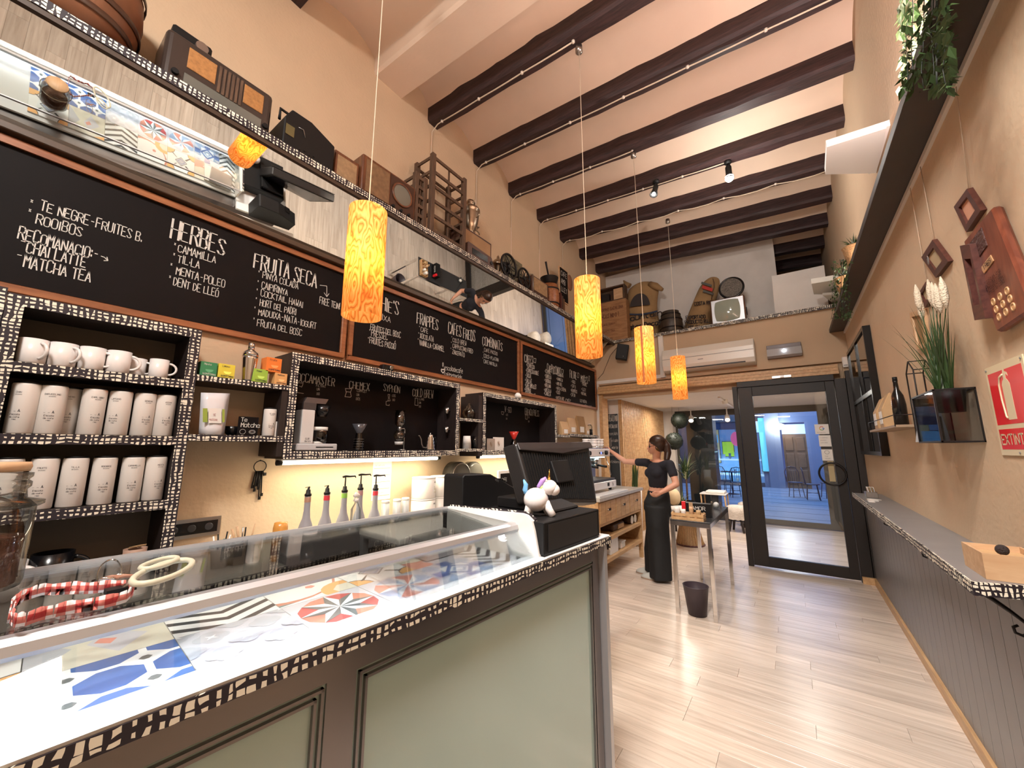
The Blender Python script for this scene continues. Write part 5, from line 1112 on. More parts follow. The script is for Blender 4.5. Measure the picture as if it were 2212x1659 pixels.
# spray bottle, white tray, honey jar
c = at(769, 1100, -2.15); t = thing('spray_bottle', 'clear spray bottle with white trigger head', 'bottle', (-2.15, c.y, ZW), local=True); h_ = at(769, 1064, -2.15).z-ZW
MB().lathe([(.030, 0), (.031, .05), (.030, h_-.095), (.012, h_-.065), (.010, h_-.055)], (0,0,0), 22).build('bottle', M['winglass'], t)
MB().lathe([(.012, h_-.055), (.012, h_-.035)], (0,0,0), 16).tube([(0, .012, h_-.022), (0, -.006, h_-.014), (0, -.018, h_-.022)], [.012, .016, .009], 10).tube([(0, -.012, h_-.022), (0, -.02, h_-.05)], [.004, .003], 6).build('trigger_head', M['white'], t)
MB().tube([(0, 0, .02), (0, 0, h_-.06)], .0015, 5).build('dip_tube', M['whitem'], t)
c = at(770, 1120, -2.15); MB().box((.0295, -.018, .05), (.0312, .018, .085)).build('yellow_label', plain('yellow_lab', (.75, .45, .05), .5), t)
c = at(655, 1135, -2.1); t = thing('white_tray', 'white plastic tray on top of a grey box near the syrup bottles', 'tray', (-2.1, c.y, 1.035), local=True)
a, b = at(628, 1130, -2.1), at(686, 1130, -2.1); hw = (b.y-a.y)/2
tm = MB(); tm.box((-.06, -hw, 0), (.06, hw, .004)); tm.box((-.06, -hw, .004), (-.056, hw, .03)).box((.056, -hw, .004), (.06, hw, .03)).box((-.056, -hw, .004), (.056, -hw+.004, .03)).box((-.056, hw-.004, .004), (.056, hw, .03)); tm.build('tray', M['white'], t)
t = thing('grey_bin_box', 'long grey metal box holding the white tray', 'box', (-2.1, c.y+.18, ZW)); MB().box((-2.19, a.y-.02, ZW), (-2.03, a.y+.52, 1.0345)).build('box', plain('box_grey', (.17, .165, .17), .4), t, bevel=.003)
c = at(605, 1150, -2.2); t = thing('honey_jar', 'squat honey coloured jar left of the white tray', 'jar', (-2.2, c.y, ZW), local=True)
hj = at(605, 1127, -2.2).z-ZW; MB().lathe([(.030, 0), (.034, .01), (.034, hj-.03), (.03, hj-.004), (.0, hj)], (0,0,0), 22).build('jar', plain('honey', (.62, .28, .06), .25), t); MB().lathe([(.0345, .03), (.0345, .08)], (0,0,0), 22, cap=False).build('paper_label', plain('dark_label', (.16, .05, .02), .5), t)
# pen cup and cutlery box
c = at(478, 1172, -2.3); t = thing('pen_cup', 'white round tub of pens on the back worktop', 'cup', (-2.3, c.y, ZW), local=True)
MB().lathe([(.03, 0), (.040, .085), (.042, .088), (.036, .088), (.027, .006)], (0,0,0), 22).build('tub', M['white'], t)
for i in range(6): a_ = i*1.1; MB().tube([(.012*math.cos(a_), .012*math.sin(a_), .02), (.03*math.cos(a_), .034*math.sin(a_), .135+.012*(i % 3))], .0035, 6).build('pen', (plain('pen_teal', (.02, .16, .18), .4), M['white'], M['black'])[i % 3], t)
c = at(525, 1160, -2.3); t = thing('utensil_box', 'small steel box of wooden stirrers and spoons', 'box', (-2.3, c.y, ZW), local=True)
MB().box((-.035, -.045, 0), (.035, .045, .11)).build('box', M['steel'], t, bevel=.002)
for i, (x, y, m_) in enumerate(((0, -.025, 'ply'), (.01, -.015, 'ply'), (0, .005, 'black'), (0, .03, 'ply'), (-.01, .0, 'steel'))): MB().tube([(x, y, .08), (x, y*1.7-.01*(i < 2), .17+.01*(i % 2))], [.0035, .006 if i < 2 else .0035], 6).build('utensil', M[m_], t)
# socket plate and old keys
t = thing('socket_strip', 'dark strip of four sockets in a steel frame on the wall', 'socket', (XL, .78, 1.03))
y0, y1, z0, z1 = .60, .875, 1.028, 1.125
MB().box((XL+.001, y0, z0), (XL+.008, y1, z1)).build('frame', M['steel'], t); MB().box((XL+.008, y0+.0, z0+.018), (XL+.011, y1-.015, z1-.018)).build('plate', M['blackgl'], t)
for k in range(3): MB().lathe([(.019, 0), (.019, .0015), (.016, .0018)], (XL+.011, y1-.055-.075*k, (z0+z1)/2), 18, axis='x').build('socket', plain('socket_dark', (.03, .03, .035), .4), t)
t = thing('old_keys', 'ring of large black antique keys hanging on the wall', 'keys', (XL+.02, 1.043, 1.2))
MB().tube([(XL+.012, 1.043+.034*math.cos(q/20*6.28), 1.388+.034*math.sin(q/20*6.28)) for q in range(20)], .0028, 6, close=True).build('ring', M['iron'], t)
MB().tube([(XL+.001, 1.043, 1.424), (XL+.014, 1.043, 1.425)], .0025, 6).build('nail', M['iron'], t)
for i, (dy, ln) in enumerate(((-.034, .10), (-.022, .12), (-.010, .09), (-.002, .11), (.010, .17), (.020, .15), (.028, .03))):
    MB().tube([(XL+.012+.003*(i % 2), 1.043+dy*.6, 1.362), (XL+.010+.003*(i % 2), 1.043+dy, 1.362-ln)], .0042, 6).box((XL+.008, 1.043+dy-.001, 1.362-ln), (XL+.012, 1.043+dy+.011, 1.362-ln+.018)).build('key', M['iron'], t)
# ================= ANTIQUES ON THE HIGH LEFT SHELF
ZS = 3.2855
def on(px, py, X=-2.33): return PX(px, py, X)
# big round leather-brown drum
t = thing('round_wooden_drum', 'large round brown wooden drum at the left end of the high shelf', 'drum', (-2.42, .03, ZS), local=True)
MB().lathe([(.0, 0), (.15, 0), (.19, .12), (.20, .22), (.19, .34), (.15, .46), (0, .48)], (0,0,0), 34).build('barrel', plain('drum_brown', (.16, .06, .025), .5, var=.3, vs=6), t)
for z_, r_ in ((.06, .178), (.13, .196), (.33, .196), (.41, .175)): MB().lathe([(r_, z_), (r_+.004, z_+.005), (r_+.003, z_+.028), (r_-.004, z_+.03)], (0,0,0), 34, cap=False).build('hoop', plain('drum_dark', (.05, .022, .012), .4), t)
# radio with two amber panels
y0, y1 = .30, .79; z1 = ZS+.30; xf = -2.33
t = thing('black_radio', 'large dark valve radio with two amber cloth windows', 'radio', (-2.42, .55, ZS))
MB().box((-2.56, y0, ZS), (xf, y1, z1)).build('cabinet', plain('bakelite', (.035, .024, .02), .3), t, bevel=.025, seg=3)
for a, b in ((y0+.09, y0+.21), (y1-.15, y1-.05)): MB().box((xf-.001, a, ZS+.135), (xf+.004, b, z1-.045)).build('grille_cloth', M['orcloth'], t, bevel=.002)
for k in range(6): a = y0+.22+k*.020; MB().box((xf-.001, a, ZS+.10), (xf+.006, a+.012, z1-.04)).build('slat', M['crate'], t)
MB().box((xf-.001, y0+.085, ZS+.03), (xf+.003, y1-.05, ZS+.10)).build('tuning_dial', plain('dial_grey', (.12, .12, .105), .1), t, bevel=.002)
for y_ in (y0+.05, y1-.03): MB().lathe([(.016, 0), (.014, .015)], (xf, y_, ZS+.07), 14, axis='x').build('knob', M['black'], t)
t = thing('black_projector', 'small black metal box camera behind the dark radio', 'camera', (-2.5, .42, z1+.001)); MB().box((-2.57, .33, z1+.001), (-2.42, .50, z1+.12)).build('body', M['black'], t, bevel=.01); MB().lathe([(.03, 0), (.028, .03)], (-2.42, .45, z1+.06), 16, axis='x').build('lens', M['steel'], t); MB().tube([(-2.42, .38, z1+.04), (-2.40, .38, z1+.04)], .012, 8).build('winder', M['iron'], t)
t = thing('dark_red_cushion', 'dark red rounded object behind the radio', 'ornament', (-2.5, .61, z1+.001)); MB().ball((-2.52, .60, z1+.04), .05, 16, 10, sc=(.8, 1.2, .8)).build('body', plain('maroon', (.09, .012, .015), .6), t); MB().lathe([(.02, 0), (.02, .006)], (-2.52, .60, z1+.0785), 14).build('button', M['black'], t)
# black case with handle
y0, y1 = .86, 1.18
t = thing('black_case', 'black metal projector case with a carrying handle', 'case', (-2.42, 1.0, ZS))
MB().prism([(-2.33, y0, ZS), (-2.33, y1, ZS), (-2.33, y1, ZS+.235), (-2.33, y0+.16, ZS+.30), (-2.33, y0+.04, ZS+.30), (-2.33, y0, ZS+.22)], (-.24, 0, 0)).build('case', M['black'], t, bevel=.006)
MB().tube([(-2.44, y0+.01, ZS+.27), (-2.44, y0+.01, ZS+.345), (-2.44, y0+.10, ZS+.34), (-2.44, y0+.10, ZS+.30)], .009, 8).build('handle', M['black'], t)
for k in range(4): MB().lathe([(.006, 0), (.005, .004)], (-2.33, y0+.10+.03*k, ZS+.06+.01*(k % 2)), 10, axis='x').build('switch', M['iron'], t)
MB().box((-2.330, y0+.01, ZS+.11), (-2.327, y0+.06, ZS+.18)).build('badge', plain('dark_gold', (.10, .08, .03), .4), t); MB().tube([(-2.326, y0+.08, ZS+.2), (-2.326, y0+.11, ZS+.205), (-2.326, y0+.125, ZS+.16)], .002, 5).build('wire', M['steel'], t)
# walnut radio with round dial
a, b = on(730, 358), on(895, 470); y0, y1 = 1.20, 1.875; z1 = ZS+.335
t = thing('walnut_radio', 'walnut radio with round glass dial and cloth grille', 'radio', (-2.42, 1.6, ZS))
MB().box((-2.58, y0+.19, ZS), (xf, y1, z1)).build('cabinet', M['radio'], t, bevel=.008)
MB().box((xf, y0+.22, ZS+.05), (xf+.004, y0+.42, z1-.03)).build('grille_cloth', plain('brown_cloth', (.17, .095, .045), .8, var=.2, vs=30), t)
MB().box((xf, y0+.43, ZS+.015), (xf+.004, y1-.02, z1-.02)).build('dial_panel', plain('dk_panel', (.05, .022, .013), .3), t)
dc = V(xf+.004, y0+.54, ZS+.19)
MB().lathe([(.095, 0), (.098, .008), (.09, .013), (.082, .008)], dc, 30, axis='x', cap=False).build('bezel', M['radio'], t); MB().lathe([(.083, 0), (.083, .004)], dc, 30, axis='x').build('dial_glass', plain('dial_pale', (.15, .145, .12), .12), t)
for k in range(3): MB().lathe([(.013, 0), (.011, .014)], (xf+.004, y0+.46+.075*k, ZS+.055), 12, axis='x').build('knob', M['black'], t)
t = thing('radio_box', 'plain walnut box left of the round dial radio', 'box', (-2.45, 1.29, ZS)); MB().box((-2.60, y0, ZS), (-2.36, y0+.185, ZS+.25)).build('body', M['radio'], t, bevel=.006); MB().box((-2.36, y0+.02, ZS+.03), (-2.357, y0+.165, ZS+.22)).build('front', M['cloth'], t)
# bottle crates with pigeonholes
def crate(label, y0, y1, x0, x1, z0, z1, cols, rows, extra=0):
    t = thing('bottle_crate', label, 'crate', ((x0+x1)/2, (y0+y1)/2, z0), 'old wooden bottle crates')
    w_ = .042
    for x in (x0, x1-w_):
        for y in (y0, y1-w_): MB().box((x, y, z0), (x+w_, y+w_, z1+(extra if x > x0 else 0))).build('post', M['crate'], t, bevel=.003)
    for i in range(rows+1):
        z = z0+.05+(z1-.04-z0-.05)*i/rows
        if i in (0, rows): MB().box((x0, y0+w_, z-.012), (x0+.012, y1-w_, z+.014)).build('rail', M['crate'], t)
        MB().box((x1-.016, y0+w_, z-.014), (x1-.002, y1-w_, z+.014)).build('slat', M['crate'], t)
        MB().box((x0+w_, y0+.002, z-.014), (x1-w_, y0+.012, z+.014)).build('slat', M['crate'], t); MB().box((x0+w_, y1-.012, z-.014), (x1-w_, y1-.002, z+.014)).build('slat', M['crate'], t)
    for j in range(1, cols): y = y0+(y1-y0)*j/cols; MB().box((x1-.030, y-.006, z0+.04), (x1-.016, y+.006, z1-.03)).build('divider', M['crate'], t); MB().box((x0+.02, y-.004, z0+.05), (x1-.03, y+.004, z0+.10)).build('divider', M['crate'], t)
    if extra: MB().box((x1-w_, y0+w_, z1+extra-.03), (x1, y1-w_, z1+extra)).build('rail', M['crate'], t)
    return t
crate('front tall open wooden bottle crate with pigeonholes', 2.03, 2.47, -2.56, -2.31, ZS, ZS+.78, 2, 5)
crate('smaller wooden bottle crate behind-left of the tall one', 1.885, 2.02, -2.60, -2.35, ZS, ZS+.52, 2, 5)
t = thing('wood_panel_crate', 'rounded wooden board behind the small bottle crate', 'crate', (-2.6, 1.8, ZS)); MB().box((-2.63, 1.76, ZS+.34), (-2.61, 1.88, ZS+.56)).build('board', M['crate'], t, bevel=.02); MB().box((-2.63, 1.80, ZS), (-2.61, 1.84, ZS+.34)).build('leg', M['crate'], t)
# framed tan box + black radio + samovar
t = thing('tan_front_cabinet', 'flat wooden cabinet with tan printed front', 'cabinet', (-2.5, 2.7, ZS))
MB().box((-2.60, 2.49, ZS), (-2.41, 2.98, ZS+.37)).build('cabinet', plain('dkred_wood', (.07, .03, .02), .4), t, bevel=.006); MB().box((-2.41, 2.515, ZS+.02), (-2.406, 2.955, ZS+.345)).build('tan_front', plain('tan_front', (.34, .20, .10), .6, var=.12, vs=5), t)
MB().box((-2.4058, 2.76, ZS+.12), (-2.4052, 2.82, ZS+.126)).build('plaque', M['crate'], t)
t = thing('low_radio', 'low dark radio in front of the tan cabinet', 'radio', (-2.34, 2.7, ZS)); MB().prism([(-2.30, 2.50, ZS), (-2.30, 2.92, ZS), (-2.30, 2.85, ZS+.13), (-2.30, 2.50, ZS+.15)], (-.09, 0, 0)).build('cabinet', plain('dkred_wood', (.07, .03, .02)), t, bevel=.01); MB().lathe([(.02, 0), (.018, .008)], (-2.30, 2.84, ZS+.06), 16, axis='x').build('knob', M['iron'], t); MB().box((-2.30, 2.55, ZS+.04), (-2.297, 2.78, ZS+.10)).build('dial', M['blackgl'], t)
def samovar(label, y, x, z, s, tap=True, lid=False):
    t = thing('samovar', label, 'samovar', (x, y, z), 'samovars on the high shelf', local=True)
    pf = [(.0, 0), (.055, 0), (.055, .012), (.03, .02), (.032, .04), (.05, .06), (.068, .12), (.078, .20), (.080, .225), (.086, .23), (.086, .24), (.078, .255), (.05, .268), (.034, .272), (.034, .30), (.044, .305), (.044, .312), (.03, .325), (.03, .335), (0, .337)]
    if lid: pf = [(.0, 0), (.05, 0), (.05, .02), (.024, .05), (.024, .12), (.034, .16), (.05, .20), (.058, .215), (.07, .218), (.066, .235), (.04, .27), (.02, .285), (.012, .29), (.014, .305), (.006, .315), (0, .33)]
    MB().lathe([(r*s, h*s) for r, h in pf], (0,0,0), 24).build('urn', M['brass'], t)
    if tap:
        MB().tube([(0, .07*s, .10*s), (0, .12*s, .095*s), (0, .125*s, .075*s)], [.007*s, .007*s, .005*s], 8).tube([(0, .10*s, .10*s), (0, .10*s, .135*s)], .005*s, 6).tube([(.0, .085*s, .137*s), (0, .118*s, .140*s)], .006*s, 6).build('tap', M['brass'], t)
        for k in (-1, 1): MB().tube([(k*.075*s, 0, .21*s), (k*.105*s, 0, .20*s), (k*.10*s, 0, .16*s), (k*.07*s, 0, .15*s)], .005*s, 6).build('handle', M['brass'], t)
    return t
samovar('tall silver samovar with tap standing on the tan cabinet', 2.73, -2.50, ZS+.3705, 1.2)
samovar('smaller domed samovar behind the grinder wheels', 3.28, -2.555, ZS+.0, 1.28, tap=False, lid=True)
# coffee grinder with two wheels
t = thing('coffee_mill', 'cast iron coffee mill with two large spoked wheels', 'coffee grinder', (-2.42, 3.25, ZS))
for i, (yc, xw, R) in enumerate(((3.16, -2.31, .145), (3.50, -2.34, .125))):
    c = V(xw, yc, ZS+.155); sub = MB(); rot = Matrix.Rotation(.25, 3, 'Z')
    sub.lathe([(R-.018, -.009), (R, -.009), (R, .009), (R-.018, .009), (R-.018, -.009)], c, 36, axis='x', cap=False); w1 = sub.build('wheel', M['iron'], t)
    s2 = MB(); s2.lathe([(.024, -.012), (.024, .014)], c, 14, axis='x')
    for k in range(6):
        a = k*math.pi/3; d = V(0, math.cos(a), math.sin(a)); e = V(0, -math.sin(a), math.cos(a))
        s2.tube([c+d*.02, c+d*.06+e*.022, c+d*.10+e*.014, c+d*(R-.016)], .005, 6); s2.tube([c+d*.02, c+d*.06-e*.022, c+d*.10-e*.014, c+d*(R-.016)], .005, 6)
    s2.build('petal_spokes', M['iron'], t)
MB().tube([(-2.31, 3.16, ZS+.155), (-2.40, 3.25, ZS+.155), (-2.40, 3.40, ZS+.155), (-2.34, 3.50, ZS+.155)], .012, 8).build('axle', M['iron'], t)
MB().lathe([(.05, .02), (.03, .08), (.035, .16), (.06, .24), (.055, .25)], (-2.42, 3.25, ZS), 18).build('hopper', M['iron'], t); MB().box((-2.50, 3.17, ZS), (-2.34, 3.33, ZS+.035)).build('base', M['crate'], t)
t = thing('old_tin', 'tall greenish old tin box on the high shelf', 'tin', (-2.5, 3.6, ZS))
MB().box((-2.632, 3.49, ZS), (-2.57, 3.80, ZS+.52)).build('box', plain('old_green', (.13, .11, .065), .55, var=.45, vs=10), t, bevel=.012); MB().box((-2.636, 3.485, ZS+.45), (-2.567, 3.805, ZS+.525)).build('lid', plain('old_green', (.1, .1, .06)), t, bevel=.012)
t = thing('cloth_front_radio', 'small radio with tan cloth front left of the barrel', 'radio', (-2.4, 3.9, ZS)); MB().box((-2.56, 3.66, ZS), (xf, 4.04, ZS+.27)).build('cabinet', plain('dkred_wood', (.07, .03, .02)), t, bevel=.012); MB().box((xf, 3.69, ZS+.08), (xf+.004, 4.0, ZS+.245)).build('grille_cloth', M['cloth'], t)
for k in range(4): MB().lathe([(.011, 0), (.010, .01)], (xf, 3.72+.085*k, ZS+.04), 10, axis='x').build('knob', M['steel'], t)
MB().tube([(xf+.012, 3.655, ZS+.0), (xf+.012, 3.655, ZS+.26), (xf-.03, 3.655, ZS+.27)], .004, 6).build('trim_rod', M['steel'], t)
t = thing('barrel_grinder', 'oak barrel with black iron bowl and crank on top', 'barrel', (-2.42, 4.22, ZS), local=True)
MB().lathe([(0, 0), (.115, 0), (.128, .10), (.130, .17), (.124, .26), (.108, .34), (0, .34)], (0,0,0), 30).build('barrel', M['frame'], t)
for z_, r_ in ((.06, .124), (.26, .1245)): MB().lathe([(r_, z_), (r_+.005, z_+.002), (r_+.005, z_+.02), (r_, z_+.022)], (0,0,0), 30, cap=False).build('hoop', M['iron'], t)
MB().lathe([(.075, .341), (.10, .37), (.118, .44), (.122, .445), (.11, .445), (.07, .36)], (0,0,0), 28).build('iron_bowl', M['iron'], t)
MB().tube([(.02, -.03, .40), (.04, -.13, .54), (.05, -.17, .60)], [.01, .012, .014], 8).build('handle', M['iron'], t); MB().tube([(0, .08, .44), (0, .15, .46), (0, .155, .49)], [.006, .006, .008], 6).build('crank', M['iron'], t)
t = thing('figure_chalk_sign', 'small chalkboard sign with a painted head silhouette', 'sign', (-2.47, 4.72, ZS))
p0 = on(1230, 610, -2.45); y0, y1, z0, z1 = 4.60, 4.86, ZS+.28, ZS+.80
MB().box((-2.49, y0, z0), (-2.47, y1, z1)).build('frame', M['ply'], t); MB().box((-2.47, y0+.015, z0+.015), (-2.466, y1-.015, z1-.015)).build('slate', M['board'], t)
wm = MB()
for k, s in enumerate(('CAFE', 'AMB', 'LLET')): write(wm, s, (-2.4655, y0+.04, z1-.13-.12*k), HD, VD, .07, wf=.5)
wm.build('lettering', M['chalk'], t, kind='stuff')
MB().ball((-2.48, y1+.08, z1-.14), .085, 14, 10, sc=(.3, .9, 1.5)).build('head_cutout', plain('cutout_brown', (.20, .09, .05), .6), t); MB().box((-2.485, y0+.11, ZS), (-2.472, y0+.14, z0)).build('stake', M['ply'], t)
MB().box((-2.53, y0, ZS), (-2.43, y1, ZS+.02)).build('base', M['ply'], t)
bkc = [(.09, .02, .015), (.06, .03, .02), (.12, .05, .02)]
for k in range(3): 
    t = thing('old_book', ('red', 'brown', 'tan')[k]+' old book standing near the far end of the high shelf', 'book', (-2.4, 4.43+.045*k, ZS), 'old books', local=True)
    MB().box((-.12, -.018, 0), (.04, .018, .30-.03*k)).build('cover', plain('book%d' % k, bkc[k], .6), t); MB().box((-.121, -.013, .006), (.0, .013, .295-.03*k)).build('pages', M['kraft'], t)
# ================= LEDGE ABOVE THE DOOR
ZL = 3.2705
def fy(px, py, Y=6.33): return PY(px, py, Y)
a, b = fy(1300, 700, 6.25), fy(1358, 700, 6.25)
t = thing('stencilled_crate', 'orange-brown wooden crate with stencilled lettering on the front ledge', 'crate', ((a.x+b.x)/2, 6.3, ZL)); z1 = ZL+.74
MB().box((a.x, 6.17, ZL), (b.x, 6.33, z1)).build('box', wood('crate_orange', (.26, .12, .05), (.40, .21, .09), .55, 4, (1.5, 8, 8)), t, bevel=.004)
wm = MB()
for k, (s, h_) in enumerate((('GRANS BADALONA', .05), ('*C.U.S IND 0 1', .07), ('CAFE TORRAT', .035), ('BARCELONA', .035), ('NET 60 KG', .03))): write(wm, s, (a.x+.04, 6.1695, z1-.16-.13*k), (1, 0, 0), VD, h_, wf=min(.55, (b.x-a.x-.08)/(len(s)*1.3*h_)), th=.13)
wm.build('stencil', plain('stencil_brown', (.12, .04, .02), .7), t, kind='stuff')
t = thing('open_dark_crate', 'dark open crate with a wooden block standing on the stencilled crate', 'crate', ((a.x+b.x)/2-.02, 6.3, z1))
x0, x1 = a.x-.02, b.x-.02; zt = z1+.27
MB().box((x0, 6.32, z1), (x1, 6.33, zt)).box((x0, 6.18, z1), (x1, 6.32, z1+.02)).box((x0, 6.18, zt-.02), (x1, 6.32, zt)).box((x0, 6.18, z1+.02), (x0+.02, 6.32, zt-.02)).box((x1-.02, 6.18, z1+.02), (x1, 6.32, zt-.02)).build('shell', M['crate'], t)
MB().box((x1-.20, 6.20, z1+.0205), (x1-.04, 6.30, zt-.05)).build('wooden_block', M['ply'], t); MB().box((x0+.04, 6.24, z1+.021), (x0+.18, 6.31, z1+.18)).build('inner_grille', M['dkwood'], t)
def sack(label, prof, Y, d, seed, words, mt='sack'):
    """prof: list of (pixel left, pixel right, pixel y)"""
    pts = [(PY(l, y, Y), PY(r, y, Y)) for l, r, y in prof]; n = 18
    zmin = min(p[0].z for p in pts); base = [((l.x+r.x)/2, (r.x-l.x)/2, (l.z+r.z)/2) for l, r in pts]
    dz = ZL-min(q[2] for q in base); t = thing('coffee_sack', label, 'sack', (base[-1][0], Y, ZL), 'burlap coffee sacks'); mb = MB(); rr = random.Random(seed); rings = []
    for i, (cx, w, z) in enumerate(base):
        k = min(1, .35+1.2*min(i/len(base), 1)); z2 = z if i < len(base)-1 else ZL
        for j in range(n):
            a_ = 2*math.pi*j/n; f = 1+.07*math.sin(3*a_+i*.9)+.04*math.sin(7*a_+i*1.7)*k; mb.v.append(V(cx+w*math.cos(a_)*(1 if abs(math.cos(a_)) > .9 else f), Y+d*k*math.sin(a_)*f, max(ZL, z2)))
    for i in range(len(base)-1):
        for j in range(n): mb.f.append([i*n+j, i*n+(j+1) % n, (i+1)*n+(j+1) % n, (i+1)*n+j]); mb.m.append(0); mb.sm.append(True)
    for i in (0, len(base)-1): mb.f.append([i*n+j for j in range(n)]); mb.m.append(0); mb.sm.append(True)
    o = mb.build('sack_body', M[mt], t); ss = o.modifiers.new('s', 'SUBSURF'); ss.levels = ss.render_levels = 2
    return t, base
t, bs_ = sack('wide burlap coffee sack with dark coffee print beside the crate', [(1385, 1395, 610), (1362, 1410, 614), (1355, 1425, 625), (1352, 1424, 640), (1350, 1420, 660), (1348, 1422, 685), (1349, 1426, 705), (1352, 1425, 722)], 6.51, .16, 4, '')
MB().tube([fy(1404, 614, 6.45), fy(1416, 618, 6.42), fy(1431, 626, 6.4)], [.05, .06, .03], 10).build('tied_corner', M['sack'], t); MB().tube([fy(1360, 618, 6.50), fy(1351, 612, 6.5), fy(1347, 606, 6.5)], [.05, .035, .01], 8).build('tied_corner', M['sack'], t)
def disc(px, py, rx, rz_, Y, a0=0, a1=6.283): c = PY(px, py, Y); return [(c.x+rx*math.cos(a0+(a1-a0)*q/20), Y, c.z+rz_*math.sin(a0+(a1-a0)*q/20)) for q in range(20)]
MB().prism(disc(1382, 663, .17, .24, 6.335, 0, math.pi), (0, .004, 0)).build('printed_mountain', plain('sack_dark', (.045, .035, .035), .9), t)
wm = MB(); p = PY(1352, 695, 6.333); write(wm, 'mountain', p, (1, 0, 0), VD, .085, wf=.75, th=.2, jit=0); p = PY(1352, 714, 6.333); write(wm, 'Water Decaf', p, (1, 0, 0), VD, .08, wf=.55, th=.2, jit=0); wm.build('print', plain('sack_dark', (.045, .035, .035)), t, kind='stuff')
MB().tube([PY(1350+q*7, 678+4*math.sin(q/10*3.14)-q*.6, 6.335) for q in range(11)], .014, 6).build('printed_ribbon', plain('navy_print', (.03, .045, .09), .9), t)
t, _ = sack('leaning burlap sack with red and grey printed bars next to television', [(1532, 1545, 599), (1518, 1556, 606), (1508, 1556, 620), (1500, 1552, 640), (1492, 1545, 660), (1484, 1538, 680), (1478, 1536, 700), (1476, 1538, 718)], 6.60, .13, 9, '')
for k, (c_, nm) in enumerate((((.10, .10, .09), 'g1'), ((.50, .04, .03), 'r1'), ((.10, .10, .09), 'g2'))):
    p = PY(1526+k*2, 620+9*k-6, 6.465); MB().obox(p, (.07, 0, -.045), (0, .003, 0), (.008, 0, .014 if k != 1 else .024)).build('printed_bar', plain('bar_'+nm, c_, .8), t)
wm = MB()
for k, (s, px, py, h_) in enumerate((('COSTA RICA', 1500, 660, .055), ('EXPORTADO', 1482, 690, .055), ('PRODUCTO R.L.', 1480, 700, .055), ('CAFE R.L.', 1482, 711, .055))): write(wm, s, PY(px, py, 6.462), (1, 0, -.12), VD, h_, wf=.45, th=.18, jit=0)
wm.build('print', plain('sack_dark', (.045, .035, .035)), t, kind='stuff')
MB().tube([PY(1540+3*math.sin(q), 602+q*9, 6.465) for q in range(6)], .006, 5).build('stitching', M['crate'], t)
c = PY(1449, 690, 6.44); t = thing('dark_keg', 'dark wooden keg between the two sacks', 'barrel', (c.x, 6.44, ZL), local=True); t.scale = (.88, .88, 1)
MB().lathe([(0, 0), (.16, 0), (.19, .10), (.20, .20), (.185, .32), (.145, .41), (.15, .43), (0, .43)], (0,0,0), 30).build('keg', wood('keg_wood', (.03, .02, .014), (.07, .05, .035), .45, 6, (10, 10, 1)), t)
for z_, r_ in ((.05, .178), (.13, .197), (.27, .194), (.36, .169)): MB().lathe([(r_, z_), (r_+.006, z_+.002), (r_+.004, z_+.022), (r_-.004, z_+.024)], (0,0,0), 30, cap=False).build('hoop', M['iron'], t)
# television + round speaker
a, b = PY(1537, 700, 6.18), PY(1613, 690, 6.18)
t = thing('old_television', 'small vintage television with curved grey screen', 'television', ((a.x+b.x)/2, 6.3, ZL)); h_ = .40; x0, x1 = a.x, b.x
MB().prism([(x0, 6.19, ZL+.012), (x1, 6.19, ZL+.012), (x1+.0, 6.19, ZL+h_), (x0, 6.19, ZL+h_)], (0, .25, 0)).build('cabinet', M['radio'], t, bevel=.015, seg=2)
MB().prism([(x0+.015, 6.188, ZL+.025), (x1-.015, 6.188, ZL+.025), (x1-.015, 6.188, ZL+h_-.015), (x0+.015, 6.188, ZL+h_-.015)], (0, -.012, 0)).build('front_bezel', M['alu'], t, bevel=.004)
sc_ = MB(); n = 14; cx, cz, hw_, hh_ = (x0+x1)/2-.005, ZL+h_/2+.005, (x1-x0)/2-.07, h_/2-.05
for i in range(n+1):
    for j in range(n+1):
        u, v = -1+2*i/n, -1+2*j/n; uu = u*math.sqrt(1-v*v*.22); vv = v*math.sqrt(1-u*u*.22); sc_.v.append(V(cx+uu*hw_*1.08, 6.1755-.035*(1-u*u)*(1-v*v), cz+vv*hh_*1.08))
for i in range(n):
    for j in range(n): sc_.f.append([i*(n+1)+j, (i+1)*(n+1)+j, (i+1)*(n+1)+j+1, i*(n+1)+j+1]); sc_.m.append(0); sc_.sm.append(True)
sc_.build('screen', plain('crt_glass', (.30, .33, .27), .1, coat=.6), t)
for x in (x0+.04, x1-.04): MB().lathe([(.012, 0), (.015, .012)], (x, 6.24, ZL), 10).build('foot', M['black'], t); 
MB().lathe([(.06, 0), (.06, .006)], (x1, 6.36, ZL+.2), 20, axis='x').build('side_grille', M['black'], t)
c = PY(1579, 613, 6.30); t = thing('round_speaker', 'round black speaker with woven grille standing on the television', 'speaker', (c.x, 6.30, ZL+h_))
cz = ZL+h_+.172; rot = Matrix.Rotation(.15, 3, 'Z')
MB().lathe([(.13, 0), (.165, -.01), (.170, -.03), (.160, -.045), (.142, -.040), (.142, -.03)], (c.x, 6.32, cz), 34, axis='y').build('housing', M['blackgl'], t)
gr = MB(); gr.lathe([(0, 0), (.142, 0)], (c.x, 6.282, cz), 30, axis='y', cap=False); gr.build('grille', mat('woven_grille', (.16, .14, .12), .7, bmp=1, bs=120, var=.5, vs=70), t)
t = thing('old_pipe_fitting', 'small tan scrap of paper on the ledge right of the television', 'scrap', PY(1650, 702, 6.2)); p = PY(1653, 700, 6.2); MB().box((p.x-.05, 6.15, ZL), (p.x+.06, 6.24, ZL+.012)).build('scrap', M['kraft'], t, bevel=.004); MB().ball((p.x, 6.20, ZL+.02), .014, 8, 6).build('crumple', M['kraft'], t)
